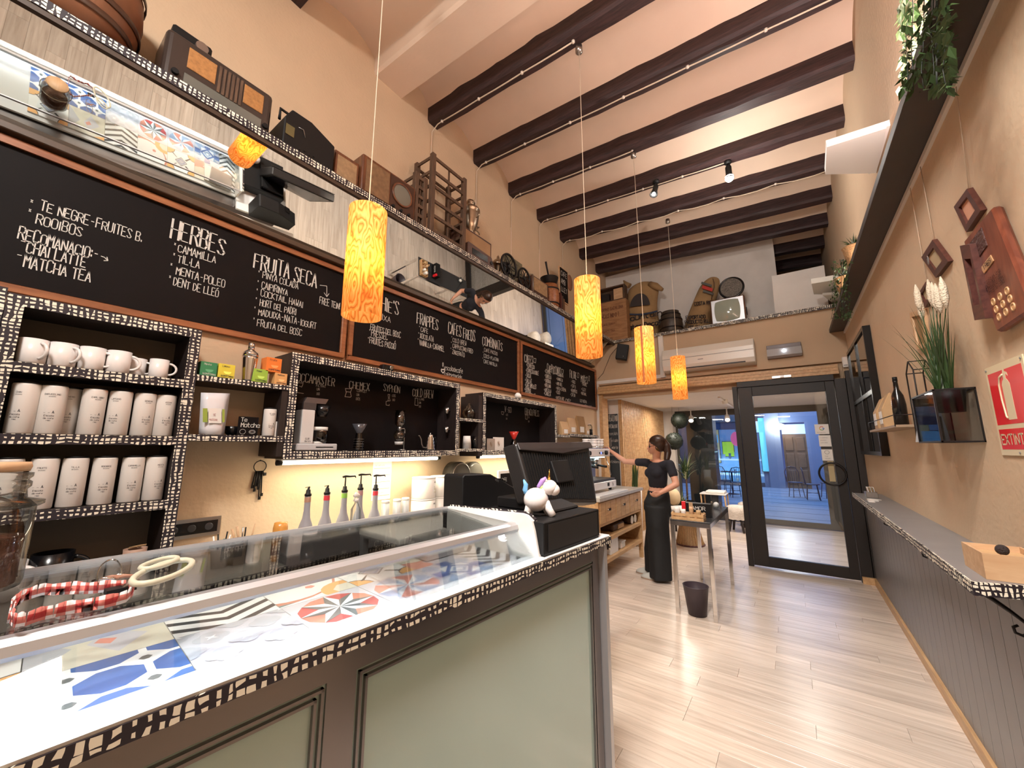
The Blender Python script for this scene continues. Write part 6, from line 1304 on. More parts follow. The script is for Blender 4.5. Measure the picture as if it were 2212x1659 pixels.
# air conditioner, emergency light, speaker, detector, trims
t = thing('air_conditioner', 'long white wall air conditioner above the doorway', 'air conditioner', (-.88, YF, 2.62))
MB().prism([(-1.475, YF-.001, 2.62), (-1.475, YF-.19, 2.635), (-1.475, YF-.22, 2.70), (-1.475, YF-.22, 2.86), (-1.475, YF-.17, 2.96), (-1.475, YF-.001, 2.965)], (1.19, 0, 0)).build('body', plain('ac_white', (.66, .61, .54), .3), t, bevel=.01, seg=2)
MB().box((-1.465, YF-.224, 2.80), (-.295, YF-.2205, 2.805)).build('panel_seam', M['grey'], t); MB().box((-.98, YF-.223, 2.745), (-.91, YF-.2205, 2.755)).build('badge', M['grey'], t); MB().box((-1.20, YF-.205, 2.640), (-.40, YF-.195, 2.655)).build('air_slot', M['dkwood'], t)
t = thing('emergency_light', 'emergency light box with one bright point right of air conditioner', 'light', (.03, YF, 2.68))
MB().box((-.155, YF-.05, 2.675), (.22, YF-.001, 2.855)).build('housing', plain('em_dark', (.13, .10, .10), .4), t, bevel=.004); MB().prism([(-.155, YF-.051, 2.675), (-.155, YF-.09, 2.70), (-.155, YF-.06, 2.80), (-.155, YF-.051, 2.80)], (.375, 0, 0)).build('diffuser', plain('em_grey', (.32, .30, .30), .4), t)
MB().ball((.035, YF-.082, 2.765), .014, 10, 8).build('led', plain('led_white', (1, 1, 1), .5, emit=(.8, .9, 1), es=25), t)
t = thing('wall_speaker', 'small black loudspeaker tilted beneath the stencilled crate', 'speaker', (-2.12, 6.05, 2.92)); MB().obox((-2.11, 6.03, 3.04), (.085, .03, -.02), (-.02, .06, .0), (.02, .015, .125)).build('cabinet', M['black'], t, bevel=.01); MB().tube([(-2.13, 6.10, 3.10), (-2.2, 6.149, 3.20)], .008, 6).build('bracket', M['black'], t); MB().obox((-2.085, 5.97, 2.96), (.012, 0, -.003), (0, .0015, 0), (.001, 0, .006)).build('badge', M['steel'], t)
MB().tube([(-2.2, 6.14, 3.2), (-2.35, 6.13, 3.05), (-2.5, 6.14, 2.75), (-2.6, 6.14, 2.66)], .003, 5).build('wire', M['black'], t)
struct('trim_1', MB().box((XL+.001, YF-.012, 2.571), (-1.48, YF-.0005, 2.625)).box((XL+.001, YF-.012, 0), (-2.59, YF-.0005, 2.57)), M['white_wall'])
struct('trim_2', MB().box((-1.555, YF-.04, 2.571), (-1.485, YF-.0005, 3.234)), M['white_wall'])
tr3 = MB()
for k in range(3): tr3.box((-2.585, YF-.055-.018*k, 2.392+.043*(2-k)), (.55, YF-.0005, 2.43+.043*(2-k)))
struct('trim_3', tr3, M['panelw']); struct('trim_4', MB().box((-2.589, YF-.02, 0), (-2.53, 6.36, 2.39)), M['panelw'])
t = thing('door_closer', 'silver door hinge block under the lintel', 'hinge', (-.02, 6.05, 2.42)); MB().box((-.13, YF-.11, 2.395), (.08, YF-.0925, 2.43)).build('block', M['steel'], t, bevel=.003); MB().box((-.04, YF-.118, 2.40), (.0, YF-.11, 2.425)).build('clip', M['chrome'], t)
t = thing('wall_sensor', 'small white box on the corner beside the framed panes', 'sensor', (.64, 6.1, 2.45)); MB().box((.60, YF-.04, 2.47), (.655, YF-.001, 2.60)).build('case', M['whitem'], t, bevel=.006); MB().box((.61, YF-.042, 2.49), (.645, YF-.04, 2.50)).build('slot', M['grey'], t)
# ================= RIGHT WALL THINGS
XQ = XR
def frameobj(label, cs, w_, inner, th=.017, name='picture_frame', gp='small dark frames hung by strings', strings=None, fm='dkwood', off=.0):
    P4 = [PX(x, y, XQ-th-off) for x, y in cs]; c = sum(P4, V())/4
    t = thing(name, label, 'picture', c, gp); inn = [c+(p-c)*(1-w_) for p in P4]; d = V(th, 0, 0); mb = MB()
    for i in range(4): mb.faces([P4[i], P4[(i+1) % 4], inn[(i+1) % 4], inn[i]]+[q+d for q in (P4[i], P4[(i+1) % 4], inn[(i+1) % 4], inn[i])], [(0,1,2,3), (4,7,6,5), (0,4,5,1), (1,5,6,2), (2,6,7,3), (3,7,4,0)])
    mb.build('frame', M[fm], t)
    MB().prism([q+V(th*.5, 0, 0) for q in inn], V(th*.2, 0, 0)).build('picture', inner, t)
    for (x, y) in (strings or []):
        top = PX(x, y, XQ-.012); nearest = min(P4, key=lambda q: abs(q.y-top.y)-q.z*2); MB().tube([top, V(XQ-.012, nearest.y, nearest.z)], .0016, 4).build('string', M['cable'], t)
    return t, inn, c
frw = wood('frame_maroon', (.055, .016, .013), (.11, .035, .025), .35, 5, (8, 1.5, 8)); M['frw'] = frw
frameobj('narrow tilted dark frame above the carved board', [(2088, 408), (2118, 455), (2087, 502), (2060, 447)], .38, plain('pinkish', (.55, .28, .18), .7), strings=[(2060, 145)], fm='frw')
t, inn, c = frameobj('small dark frame with tiny print, left of the carved board', [(2014, 518), (2048, 565), (2021, 600), (1990, 556)], .40, plain('old_paper', (.42, .33, .20), .7), strings=[(1988, 360)], fm='frw')
MB().ball(c+V(-.020, 0, 0), .016, 8, 6, sc=(.08, 1, 1.4)).build('tiny_print', M['grey'], t)
frameobj('small dark frame half hidden behind the pampas grass', [(1999, 609), (2015, 633), (1998, 665), (1983, 636)], .4, plain('old_paper', (.42, .33, .20)), strings=[(1965, 400)], fm='frw')
frameobj('tan wooden plaque behind the grass, lowest on the wall', [(1964, 676), (1993, 668), (2000, 750), (1980, 756)], .25, plain('tan_plaque', (.30, .18, .08), .6), fm='ply', gp='plaque')
frameobj('long narrow dark frame overlapping the carved board', [(2073, 531), (2094, 528), (2128, 688), (2105, 692)], .38, plain('grey_print', (.22, .18, .17), .3), th=.05, fm='frw')
# carved board with nine discs
cs = [(2080, 521), (2137, 447), (2212, 694), (2150, 720)]; P4 = [PX(x, y, XQ-.045) for x, y in cs]
P4 = [PX(2080, 521, XQ-.03), PX(2141, 447, XQ-.03), PX(2230, 668, XQ-.03), PX(2153, 719, XQ-.03)]
t = thing('carved_board', 'large red-brown board with nine round seals and a small plate', 'plaque', sum(P4, V())/4); MB().prism(P4, (.028, 0, 0)).build('board', wood('mahogany', (.13, .032, .018), (.24, .068, .035), .3, 5, (8, 8, 1.5)), t, bevel=.008)
def pb(u, v): return P4[0].lerp(P4[1], u).lerp(P4[3].lerp(P4[2], u), v)
X_ = V(-.003, 0, 0)
MB().prism([pb(.08, .10)+X_, pb(.62, .07)+X_, pb(.60, .26)+X_, pb(.12, .30)+X_], (.003, 0, 0)).build('carved_relief', plain('relief_dark', (.07, .02, .014), .5, bmp=1, bs=90), t)
MB().prism([pb(.24, .385)+X_, pb(.60, .36)+X_, pb(.62, .43)+X_, pb(.27, .46)+X_], (.003, 0, 0)).build('brass_plate', plain('plate_tan', (.52, .30, .15), .5), t, bevel=.002)
wm = MB(); hd_ = (pb(1, .5)-pb(0, .5)); vd_ = (pb(.5, 0)-pb(.5, 1))
for k in range(4): write(wm, ('un cafe es una', 'pausa bona en', 'companyia dels', 'amics de casa')[k], pb(.14+.02*k, .56+.035*k)+X_, hd_, vd_, .016, wf=.55, th=.12)
write(wm, '1965', pb(.33, .435)+X_*1.6, hd_, vd_, .02, wf=.7, th=.15); wm.build('carved_lettering', plain('relief_dark', (.07, .02, .014)), t, kind='stuff')
for i in range(3):
    for j in range(3):
        q = pb(.22+.21*i, .74+.075*j-.0); MB().lathe([(.0, -.0012), (.009, -.0012), (.0095, -.0028), (.0135, -.0028), (.0145, 0)], q, 16, axis='x', sm=False).build('seal', plain('seal_tan', (.52, .30, .14), .5), t)
# framed panes (2x2)
t = thing('pane_mirror', 'large black four-pane framed mirror near the door', 'mirror', (.64, 5.17, 1.43))
x0, x1, y0, y1, z0, z1 = .616, XQ-.001, 4.56, 5.80, 1.43, 2.585
ym_, zm_ = 5.17, 1.99
MB().box((x0, y0, z0), (x1, y0+.035, z1)).box((x0, y1-.035, z0), (x1, y1, z1)).box((x0, y0+.035, z0), (x1, y1-.035, z0+.035)).box((x0, y0+.035, z1-.035), (x1, y1-.035, z1)).box((x0, ym_-.02, z0+.035), (x1, ym_+.02, z1-.035)).box((x0, y0+.035, zm_-.02), (x1, ym_-.02, zm_+.02)).box((x0, ym_+.02, zm_-.02), (x1, y1-.035, zm_+.02)).build('frame', M['blackgl'], t)
pg = mat('pane_mirror', (.30, .28, .26), .03, 1)
for a, b in ((y0+.035, ym_-.02), (ym_+.02, y1-.035)):
    for c, d in ((z0+.035, zm_-.02), (zm_+.02, z1-.035)): MB().box((x0+.012, a, c), (x0+.018, b, d)).build('pane', pg, t)
# small shelf with bags
t = thing('corner_rack', 'thin shelf with a black wire rail holding paper bags', 'shelf', (.6, 3.8, 1.64)); MB().box((.53, 3.32, 1.625), (XQ-.001, 4.30, 1.640)).build('board', plain('rack_tan', (.32, .22, .14), .5), t)
MB().tube([(XQ-.002, 4.30, 1.70), (.53, 4.30, 1.70), (.53, 3.32, 1.70), (XQ-.002, 3.32, 1.70)], .003, 5).tube([(.53, 4.30, 1.63), (.53, 4.30, 1.70)], .003, 5).tube([(.53, 3.32, 1.63), (.53, 3.32, 1.70)], .003, 5).build('wire_rail', M['iron'], t)
for i, (y, h_) in enumerate(((4.12, .24), (3.88, .25))):
    t = thing('paper_bag', ('farther', 'nearer')[i]+' white and kraft paper bag on the thin shelf', 'bag', (.60, y, 1.6405), 'paper bags on the thin shelf', local=True)
    MB().prism([(-.05, -.08, 0), (.05, -.08, 0), (.045, -.08, h_*.6), (.012, -.08, h_), (.0, -.08, h_), (-.05, -.08, h_*.55)], (0, .14, 0)).build('bag', M['kraft'], t, bevel=.006); MB().box((-.0525, -.06, .03), (-.0505, .04, .12)).build('paper_label', M['whitem'], t)
t = thing('dark_flask', 'slim dark bottle at the near end of the thin shelf', 'bottle', (.60, 3.55, 1.6405), local=True); MB().lathe([(.035, 0), (.036, .14), (.03, .20), (.014, .24), (.012, .29), (.014, .30)], (0,0,0), 18).build('bottle', M['blackgl'], t); MB().lathe([(.013, .30), (.013, .325)], (0,0,0), 12).build('stopper', M['black'], t)
t = thing('wire_house_lantern', 'black wire house-shaped holder left of the glass planter', 'lantern', (.6, 3.1, 1.55))
hs = [(.59, 3.02, 1.56), (.59, 3.02, 1.93), (.59, 3.10, 1.99), (.59, 3.18, 1.93), (.59, 3.18, 1.56)]; h2 = [(x+.07, y, z) for x, y, z in hs]
MB().tube(hs, .0035, 5, close=True).tube(h2, .0035, 5, close=True).tube([hs[1], h2[1]], .003, 5).tube([hs[2], h2[2]], .003, 5).tube([hs[3], h2[3]], .003, 5).tube([hs[0], h2[0]], .003, 5).tube([hs[4], h2[4]], .003, 5).build('wire_frame', M['iron'], t); MB().box((.591, 3.03, 1.562), (.655, 3.17, 1.70)).build('inner_card', plain('slate_blue', (.10, .11, .14), .5), t)
t = thing('grey_book', 'grey book leaning open between the lantern and glass planter', 'book', (.58, 2.97, 1.53)); MB().prism([(.55, 2.91, 1.53), (.66, 2.91, 1.53), (.64, 2.91, 1.70), (.585, 2.91, 1.72)], (0, .10, 0)).build('cover', plain('book_grey', (.35, .35, .37), .5), t); MB().box((.57, 2.905, 1.54), (.64, 2.909, 1.66)).build('pages', M['dkwood'], t)
t = thing('starfish', 'pale dried starfish lying on the grey book by the glass planter', 'starfish', (.60, 2.96, 1.722), local=True)
sf = [V((.075 if q % 2 == 0 else .022)*math.cos(q*math.pi/5)*.6, (.085 if q % 2 == 0 else .022)*math.sin(q*math.pi/5), 0) for q in range(10)]
g = MB(); g.v = sf+[V(0, 0, .014), V(0, 0, -.0)]; g.f = [[q, (q+1) % 10, 10] for q in range(10)]+[[(q+1) % 10, q, 11] for q in range(10)]; g.m = [0]*20; g.sm = [True]*20
g.build('starfish', mat('starfish_cream', (.55, .46, .36), .9, bmp=.8, bs=150), t)
# glass planter box with pampas grass
t = thing('glass_planter', 'wall hung glass box with black edges holding a potted grass', 'planter', (.6, 2.7, 1.525))
bx0, bx1, by0, by1, bz0, bz1 = .542, XQ-.001, 2.51, 2.88, 1.527, 1.757
cn = [(x, y, z) for x in (bx0, bx1) for y in (by0, by1) for z in (bz0, bz1)]
for i in range(8):
    for j in range(i+1, 8):
        d = [abs(cn[i][k]-cn[j][k]) > 1e-6 for k in range(3)]
        if sum(d) == 1: MB().obox(((V(*cn[i])+V(*cn[j]))/2), *[V(*[(.5*abs(cn[i][k]-cn[j][k])+.003 if d[k] else .0035) if q == k else 0 for q in range(3)]) for k in range(3)]).build('edge_bar', M['iron'], t)
gg = glassm('planter_glass', (.70, .72, .74), .1, ior=1.12)
MB().box((bx0, by0+.004, bz0+.004), (bx0+.002, by1-.004, bz1-.004)).build('glass_pane', gg, t); MB().box((bx0+.004, by0, bz0+.004), (bx1-.004, by0+.002, bz1-.004)).build('glass_pane', gg, t); MB().box((bx0+.004, by0+.004, bz0), (bx1-.004, by1-.004, bz0+.003)).build('glass_pane', gg, t); MB().box((bx0+.004, by1-.002, bz0+.004), (bx1-.004, by1, bz1-.004)).build('glass_pane', gg, t)
t = thing('potted_pampas', 'potted grass with white pampas plumes in the glass planter', 'plant', (.6, 2.60, 1.70))
MB().lathe([(.045, 1.66), (.058, 1.765), (.052, 1.765), (.04, 1.67)], (.607, 2.60, 0), 18).build('pot', M['black'], t)
rr = random.Random(5); gm = MB()
def blade(mb, p0, d, ln, w_, droop, n=7, m=0):
    pts = []; p = Vector(p0); v_ = Vector(d).normalized(); side = v_.cross(V(0, 0, 1)); side = side.normalized() if side.length > .1 else V(1, 0, 0)
    for i in range(n+1): pts.append(p.copy()); p = p+v_*(ln/n); v_ = (v_+V(0, 0, -droop/n)).normalized()
    for i in range(n):
        w0, w1 = w_*(1-(i/n)**1.6), w_*(1-((i+1)/n)**1.6); mb.poly([pts[i]-side*w0, pts[i]+side*w0, pts[i+1]+side*w1, pts[i+1]-side*w1], m, True)
    return pts[-1]
for i in range(90):
    a_ = rr.uniform(0, 6.28); sp = rr.uniform(.05, .75); ln = rr.uniform(.22, .46)
    dx, dy = math.cos(a_)*sp, math.sin(a_)*sp
    if dx > .1: dx *= .15
    blade(gm, (.605+rr.uniform(-.03, .02), 2.60+rr.uniform(-.035, .035), 1.75), (dx*.6, dy, 1), ln, rr.uniform(.002, .0045), rr.uniform(.1, 1.3)*sp)
gm.build('grass_blades', M['leaf'], t, kind='stuff')
for i, (px, py) in enumerate(((1990, 672), (2011, 640), (2020, 648), (2028, 652), (1984, 650), (2040, 640))):
    e_ = PX(px, py, .60-.01*i); b0 = V(.60, 2.62, 1.78)
    MB().tube([b0, b0.lerp(e_, .6)+V(0, .01, 0), e_-V(0, 0, .04)], .0018, 5).build('stem', M['leaf'], t)
    MB().tube([e_-V(0, 0, .05), e_-V(0, 0, .01), e_+V(0, 0, .04), e_+V(0, .004, .085)], [.004, .013, .012, .002], 10).build('plume', plain('pampas_white', (.68, .58, .44), .9, bmp=1, bs=150), t)
# fire extinguisher sign
A, B_, C_, D_ = V(XQ-.006, 2.345, 1.785), V(XQ-.006, 2.03, 1.785), V(XQ-.006, 2.03, 1.47), V(XQ-.006, 2.345, 1.47)
sy0, sy1, sz0, sz1 = 2.365, 2.05, PX(2168, 983, XQ).z, PX(2143, 792, XQ).z
t = thing('extinguisher_sign', 'red and cream fire extinguisher sign reading EXTINTOR', 'sign', (XQ, 2.2, sz0))
MB().box((XQ-.005, sy1, sz0), (XQ-.001, sy0, sz1)).build('plate', plain('sign_cream', (.70, .60, .40), .4), t)
xs = XQ-.0055; hh = sz1-sz0; ww = sy0-sy1
MB().box((xs, sy1+.018, sz0+hh*.335), (xs+.0006, sy0-.018, sz1-.028)).build('red_field', M['red'], t); MB().box((xs, sy1+.018, sz0+hh*.065), (xs+.0006, sy0-.018, sz0+hh*.285)).build('red_field', M['red'], t)
cy = (sy0+sy1)/2; q = lambda a, b: (xs-.0006, cy-a*ww, sz0+hh*b)
MB().prism([q(-.10, .38), q(.10, .38), q(.10, .76), q(.06, .80), q(.03, .82), q(.04, .87), q(.09, .84), q(.08, .88), q(.02, .90), q(.04, .935), q(-.01, .93), q(-.04, .87), q(-.03, .82), q(-.07, .80), q(-.10, .76)], (.0005, 0, 0)).tube([q(-.03, .87), q(-.12, .85), q(-.17, .76), q(-.17, .6), q(-.14, .42), q(-.11, .40)], .0035, 5).build('extinguisher_symbol', plain('sign_cream', (.70, .60, .40)), t)
wm = MB(); wl = write(MB(), 'EXTINTOR', (0,0,0), (0,-1,0), VD, .045, wf=.5); write(wm, 'EXTINTOR', (xs-.0004, sy0-.03, sz0+hh*.12), (0, -1, 0), VD, hh*.105, wf=.5*(ww-.06)/wl*.045/(hh*.105)*1.0, th=.17, jit=0); wm.build('lettering', plain('sign_cream', (.70, .60, .40)), t, kind='stuff')
for y_, z_ in ((sy0-.012, sz1-.012), (sy1+.012, sz1-.012), (cy, sz0+.01)): MB().lathe([(.004, 0), (.004, .002)], (xs-.002, y_, z_), 8, axis='x').build('screw', M['grey'], t)
# bar items
t = thing('wooden_box', 'open pale wooden box with a dark cone at the near end of the bar', 'box', (.58, 2.2, 1.0485)); x0, x1, y0, y1, z0, z1 = .505, .655, 2.125, 2.33, 1.0485, 1.135
for nm, a_, b_ in (('side', (x0, y0, z0), (x1, y0+.006, z1)), ('side', (x0, y1-.006, z0), (x1, y1, z1)), ('side', (x0, y0+.006, z0), (x0+.006, y1-.006, z1)), ('side', (x1-.006, y0+.006, z0), (x1, y1-.006, z1)), ('bottom', (x0+.006, y0+.006, z0), (x1-.006, y1-.006, z0+.005))): MB().box(a_, b_).build(nm, M['ply'], t)
MB().box((x0+.007, y0+.007, z0+.06), (x1-.007, y1-.007, z0+.066)).build('paper_filling', M['kraft'], t); MB().ball((x0+.07, y0+.08, z1+.004), .018, 10, 8).build('dark_cone', plain('cone_dark', (.03, .02, .02), .8, bmp=1, bs=200), t)
t = thing('sugar_holder', 'steel holder of sugar sachets at the far end of the bar', 'holder', (.55, 4.9, 1.0485)); MB().box((.51, 4.85, 1.0485), (.59, 4.97, 1.10)).build('holder', M['steel'], t, bevel=.003)
for k in range(5): MB().obox((.53+.01*k, 4.91, 1.112), (.0015, 0, .002), (0, .045, 0), (-.004, 0, .028)).build('sachet', (M['whitem'], M['kraft'])[k % 2], t)
for k in range(3):
    t = thing('napkin_sachet', ('nearest', 'middle', 'farthest')[k]+' white sachet lying on the bar before the sugar holder', 'sachet', (.50+.02*k, 4.50+.09*k, 1.0485), 'sachets on the bar', local=True, rz=.4*k)
    MB().box((-.02, -.045, 0), (.02, .045, .006)).build('sachet', M['whitem'], t, bevel=.002); MB().box((-.02, .045, 0), (.02, .05, .003)).build('crimp', M['kraft'], t)
# white light panels above the high shelf
def wing(label, cs, z, th=.05):
    p = [PZ(x, y, z) for x, y in cs]; t = thing('white_uplighter', label, 'lamp', sum(p, V())/4, 'white uplighters on the right wall')
    for q in p[1:3]: q.x = min(q.x, XR+.01)
    cc = sum(p, V())/4
    MB().faces(p+[q+(q-cc)*.0+V(0, 0, th) for q in p], [(0,1,2,3), (4,7,6,5), (0,4,5,1), (1,5,6,2), (2,6,7,3), (3,7,4,0)]).build('shade', plain('uplighter_white', (.66, .66, .62), .5), t)
    MB().box((XR-.03, p[1].y, z+.01), (XR+.011, p[2].y, z+.05)).build('wall_plate', M['whitem'], t); return t
wing('large white angular uplighter above the high shelf', [(1786, 318), (1915, 277), (1900, 372), (1783, 377)], 3.45)
wing('small white angular uplighter near the ledge end', [(1753, 613), (1830, 600), (1826, 634), (1758, 636)], 3.42, .06)
wing('small folded white uplighter just below the other one', [(1777, 638), (1826, 634), (1826, 656), (1800, 656)], 3.33, .03)
# ivy
def ivy(label, px0, px1, py0, py1, nl, seed, basket=None, X=.57):
    rr = random.Random(seed); c0 = PX((px0+px1)/2, (py0+py1)/2, X); t = thing('trailing_ivy', label, 'plant', c0, 'trailing plants on the high shelf')
    lm = MB(); st = MB()
    for i in range(nl):
        u = rr.random(); w_ = (px0+(px1-px0)*(.5+.5*math.sin(rr.uniform(-1.57, 1.57)))); y = py0+(py1-py0)*u
        X2 = rr.uniform(.47, .60); p = PX(w_+(rr.uniform(-6, 6)), y, X2); a_ = rr.uniform(0, 6.28); s = rr.uniform(.012, .022)
        d = V(math.cos(a_)*.5, math.sin(a_), -rr.uniform(.3, 1.2)).normalized(); e = d.cross(V(0, 0, 1)).normalized(); nn = d.cross(e)*s*.15
        lm.poly([p, p+d*s+e*s*.55+nn, p+d*s*2.3, p+d*s-e*s*.55+nn])
    for k in range(7):
        x = px0+(px1-px0)*rr.random(); st.tube([PX(x+rr.uniform(-5, 5), py0+(py1-py0)*q/5, .5+.02*math.sin(q)) for q in range(6)], .0015, 4)
    lm.build('leaves', M['leaf'], t, kind='stuff'); st.build('stems', M['leafdk'], t, kind='stuff'); return t
ivy('big trailing ivy hanging at the top right over the dark shelf', 1948, 2050, -20, 195, 560, 2)
ivy('trailing ivy hanging from the basket at the far part of shelf', 1798, 1832, 560, 690, 260, 3)
p = PX(1845, 525, .60); t = thing('basket_planter', 'woven basket with small leafy plant on the high shelf', 'planter', (.60, p.y, 2.9755), local=True)
MB().lathe([(.05, 0), (.055, .02), (.085, .22), (.09, .225), (.075, .225), (.05, .03)], (0,0,0), 22).build('basket', mat('basket_weave', (.36, .20, .09), .8, bmp=1, bs=60, var=.3, vs=40), t)
lm = MB(); rr = random.Random(8)
for i in range(110):
    a_ = rr.uniform(0, 6.28); d = V(math.cos(a_)*rr.uniform(.2, .9), math.sin(a_)*rr.uniform(.2, .9), rr.uniform(.3, 1.2)).normalized(); blade(lm, (0, 0, .21), d, rr.uniform(.07, .15), .006, rr.uniform(.2, 1.0), 4)
lm.build('leaves', M['leaf'], t, kind='stuff')
t2 = dup(t, loc=(.60, p.y+.75, 2.9755), label='second woven basket farther along the high shelf, under ivy')
# ================= DOORWAY DOOR
dr = thing('door', 'dark brown framed glass door standing closed at the right of the opening', 'door', (-.05, YF, 0)); dr['kind'] = 'structure'; dr.name = 'door_1'
dkb = plain('door_brown', (.011, .0065, .005), .5, var=.15, vs=4)
ym0, ym1 = 6.07, 6.12
MB().box((-.535, ym0, .02), (-.37, ym1, 2.31)).box((.40, ym0, .02), (.49, ym1, 2.31)).box((-.37, ym0, .02), (.40, ym1, .14)).box((-.37, ym0, 2.19), (.40, ym1, 2.31)).build('leaf_frame', dkb, dr, bevel=.003)
MB().box((-.37, 6.09, .14), (.40, 6.098, 2.19)).build('glass_pane', M['winglass'], dr)
MB().box((-.60, 6.06, 0), (-.54, 6.20, 2.33)).box((.495, 6.06, 0), (.60, 6.20, 2.33)).box((-.54, 6.06, 2.315), (.495, 6.20, 2.39)).build('jamb', dkb, dr, bevel=.003)
MB().box((.605, 6.06, 0), (XR, 6.14, 2.42)).build('side_panel', dkb, dr)
MB().tube([(.36+.125*math.cos(q/28*6.283), 6.035, 1.19+.13*math.sin(q/28*6.283)) for q in range(28)], .011, 8, close=True).build('ring_handle', M['iron'], dr)
MB().tube([(.455, 6.035, 1.275), (.455, 6.07, 1.275)], .008, 6).tube([(.44, 6.035, 1.08), (.44, 6.07, 1.08)], .008, 6).build('handle_stud', M['iron'], dr)
MB().box((.33, 6.088, 1.10), (.385, 6.0895, 1.34)).build('tan_sticker', plain('tan_stick', (.45, .36, .20), .6), dr)
for i, (x0, x1, z0, z1) in enumerate(((.25, .385, 1.665, 1.785), (.275, .39, 1.515, 1.65), (.285, .385, 1.485, 1.51), (.285, .39, 1.345, 1.48))):
    MB().box((x0, 6.086, z0), (x1, 6.0885, z1)).build('sticker', M['whitem'] if i != 2 else dkb, dr)
gc = V((.25+.385)/2, 6.0855, 1.735)
for a0, a1, c_, nm in ((45, 150, (.65, .08, .05), 'g_red'), (150, 215, (.75, .5, .03), 'g_yellow'), (215, 310, (.08, .4, .12), 'g_green'), (310, 362, (.06, .2, .6), 'g_blue')):
    MB().tube([gc+V(.021*math.cos(math.radians(a0+(a1-a0)*q/6)), 0, .021*math.sin(math.radians(a0+(a1-a0)*q/6))) for q in range(7)]+([gc+V(.002, 0, 0)] if nm == 'g_blue' else []), .004, 5).build('logo_arc', plain(nm, c_, .5), dr)
wm = MB()
write(wm, 'Ressenyes', (.268, 6.0853, 1.68), (1,0,0), VD, .012, wf=.6)
for k, s in enumerate(('Tripadvisor', 'excellent', 'cafe 2022')): write(wm, s, (.29, 6.0853, 1.615-.03*k), (1,0,0), VD, .012, wf=.5)
wm.tube([(.337+.022*math.cos(q/12*6.28), 6.0855, 1.445+.022*math.sin(q/12*6.28)) for q in range(12)], .0018, 4, close=True)
for k, s in enumerate(('100', 'segell')): write(wm, s, (.312, 6.0853, 1.39-.025*k), (1,0,0), VD, .014, wf=.6)
wm.build('lettering', M['grey'], dr, kind='stuff')
# ================= CLOSET BEHIND: front room
struct('wall_front_room_left', MB().box((XL+.001, 6.56, 0), (-2.37, 9.3, 2.329)).box((-2.64, 9.3, 0), (-2.15, 9.49, 2.329)), M['white_wall'])
t = thing('slat_wall', 'vertical wooden slat panelling on the left wall beyond the opening', 'wall panel', (-2.36, 8, 0))
MB().box((-2.369, 6.55, 0), (-2.362, 9.29, 2.328)).build('backing', plain('slat_back', (.07, .04, .02), .7), t)
sm_ = MB()
for k in range(41): y = 6.56+k*.0665; sm_.box((-2.362, y, 0), (-2.352, y+.036, 2.328))
sm_.build('slats', M['panelw'], t, kind='stuff'); MB().box((-2.40, 6.52, 0), (-2.342, 6.549, 2.328)).build('end_board', M['panelw'], t)
a, b = PY(1301, 884, 6.54), PY(1332, 891, 6.54)
t = thing('tall_chalkboard', 'tall narrow chalkboard behind the opening, left of the slats', 'chalkboard', ((a.x+b.x)/2, 6.54, .9))
MB().box((-2.638, 6.535, .85), (-2.41, 6.559, 2.10)).build('frame', M['whitem'], t); MB().box((-2.625, 6.53, .865), (-2.423, 6.5349, 2.085)).build('slate', plain('slate_bluish', (.03, .04, .05), .6), t)
wm = MB()
for k, (s, h_) in enumerate((('CAFE MOLT VIU', .10), ('ESPECIALITAT', .06), ('Especials', .05), ('filtre i cafe', .05), ('per emportar', .05), ('xocolates', .045), ('infusions', .045))): wl = write(MB(), s, V(), (1,0,0), VD, h_, wf=1); write(wm, s, (-2.615, 6.5295, 1.96-.12*k), (1,0,0), VD, h_, wf=.185/wl)
MB().prism([(-2.60, 6.529, 1.50), (-2.55, 6.529, 1.53), (-2.55, 6.529, 1.68), (-2.60, 6.529, 1.65)], (0, .001, 0)).build('drawn_bag', M['grey'], t); wm.build('chalk_lettering', M['chalk'], t, kind='stuff')
# shop window
win = thing('window_1', 'large shop window with dark column and blue dusk street outside', 'window', (-.8, 9.5, 0)); win['kind'] = 'structure'
MB().box((-2.15, 9.49, 0), (XR, 9.55, .10)).box((-2.15, 9.49, 2.20), (XR, 9.55, 2.33)).box((-2.15, 9.49, .10), (-2.10, 9.55, 2.20)).box((.45, 9.49, .10), (XR, 9.55, 2.20)).build('window_frame', plain('frame_dark', (.06, .055, .05), .5), win)
MB().box((-2.10, 9.515, .10), (.45, 9.522, 2.20)).build('pane', M['winglass'], win)
struct('wall_facade_column', MB().box((-1.95, 9.62, -.1), (-1.40, 10.1, 3.4)), plain('column_dark', (.03, .035, .035), .5))
struct('wall_facade_header', MB().box((-3.6, 9.56, 2.34), (2.2, 9.7, 3.6)).box((-3.6, 9.56, -.1), (-2.16, 9.7, 2.34)).box((XR, 9.56, -.1), (2.2, 9.7, 2.34)), M['grey'])
def track(label, px, py, Y, aim, big=False):
    p = PY(px, py, Y); t = thing('track_spot', label, 'spotlight', (p.x, p.y, 2.329), 'white track spots in the front room')
    d = Vector(aim).normalized(); rot = d.to_track_quat('Z', 'Y').to_matrix(); c = V(p.x, p.y, p.z)
    MB().tube([V(p.x, p.y, 2.329), c], .012, 8).box((p.x-.02, p.y-.06, 2.30), (p.x+.02, p.y+.06, 2.329)).build('mount', M['whitem'], t)
    h = MB().lathe([(0, -.08), (.045, -.08), (.05, .08), (.043, .08), (.04, -.05)], (0,0,0), 18, rot=rot, cap=False); h.xf(Matrix.Translation(c)); h.build('head', M['whitem'], t)
    g = MB().lathe([(0, .05), (.042, .05)], (0,0,0), 16, rot=rot, cap=False); g.xf(Matrix.Translation(c)); g.build('lens', M['bulbem'], t)
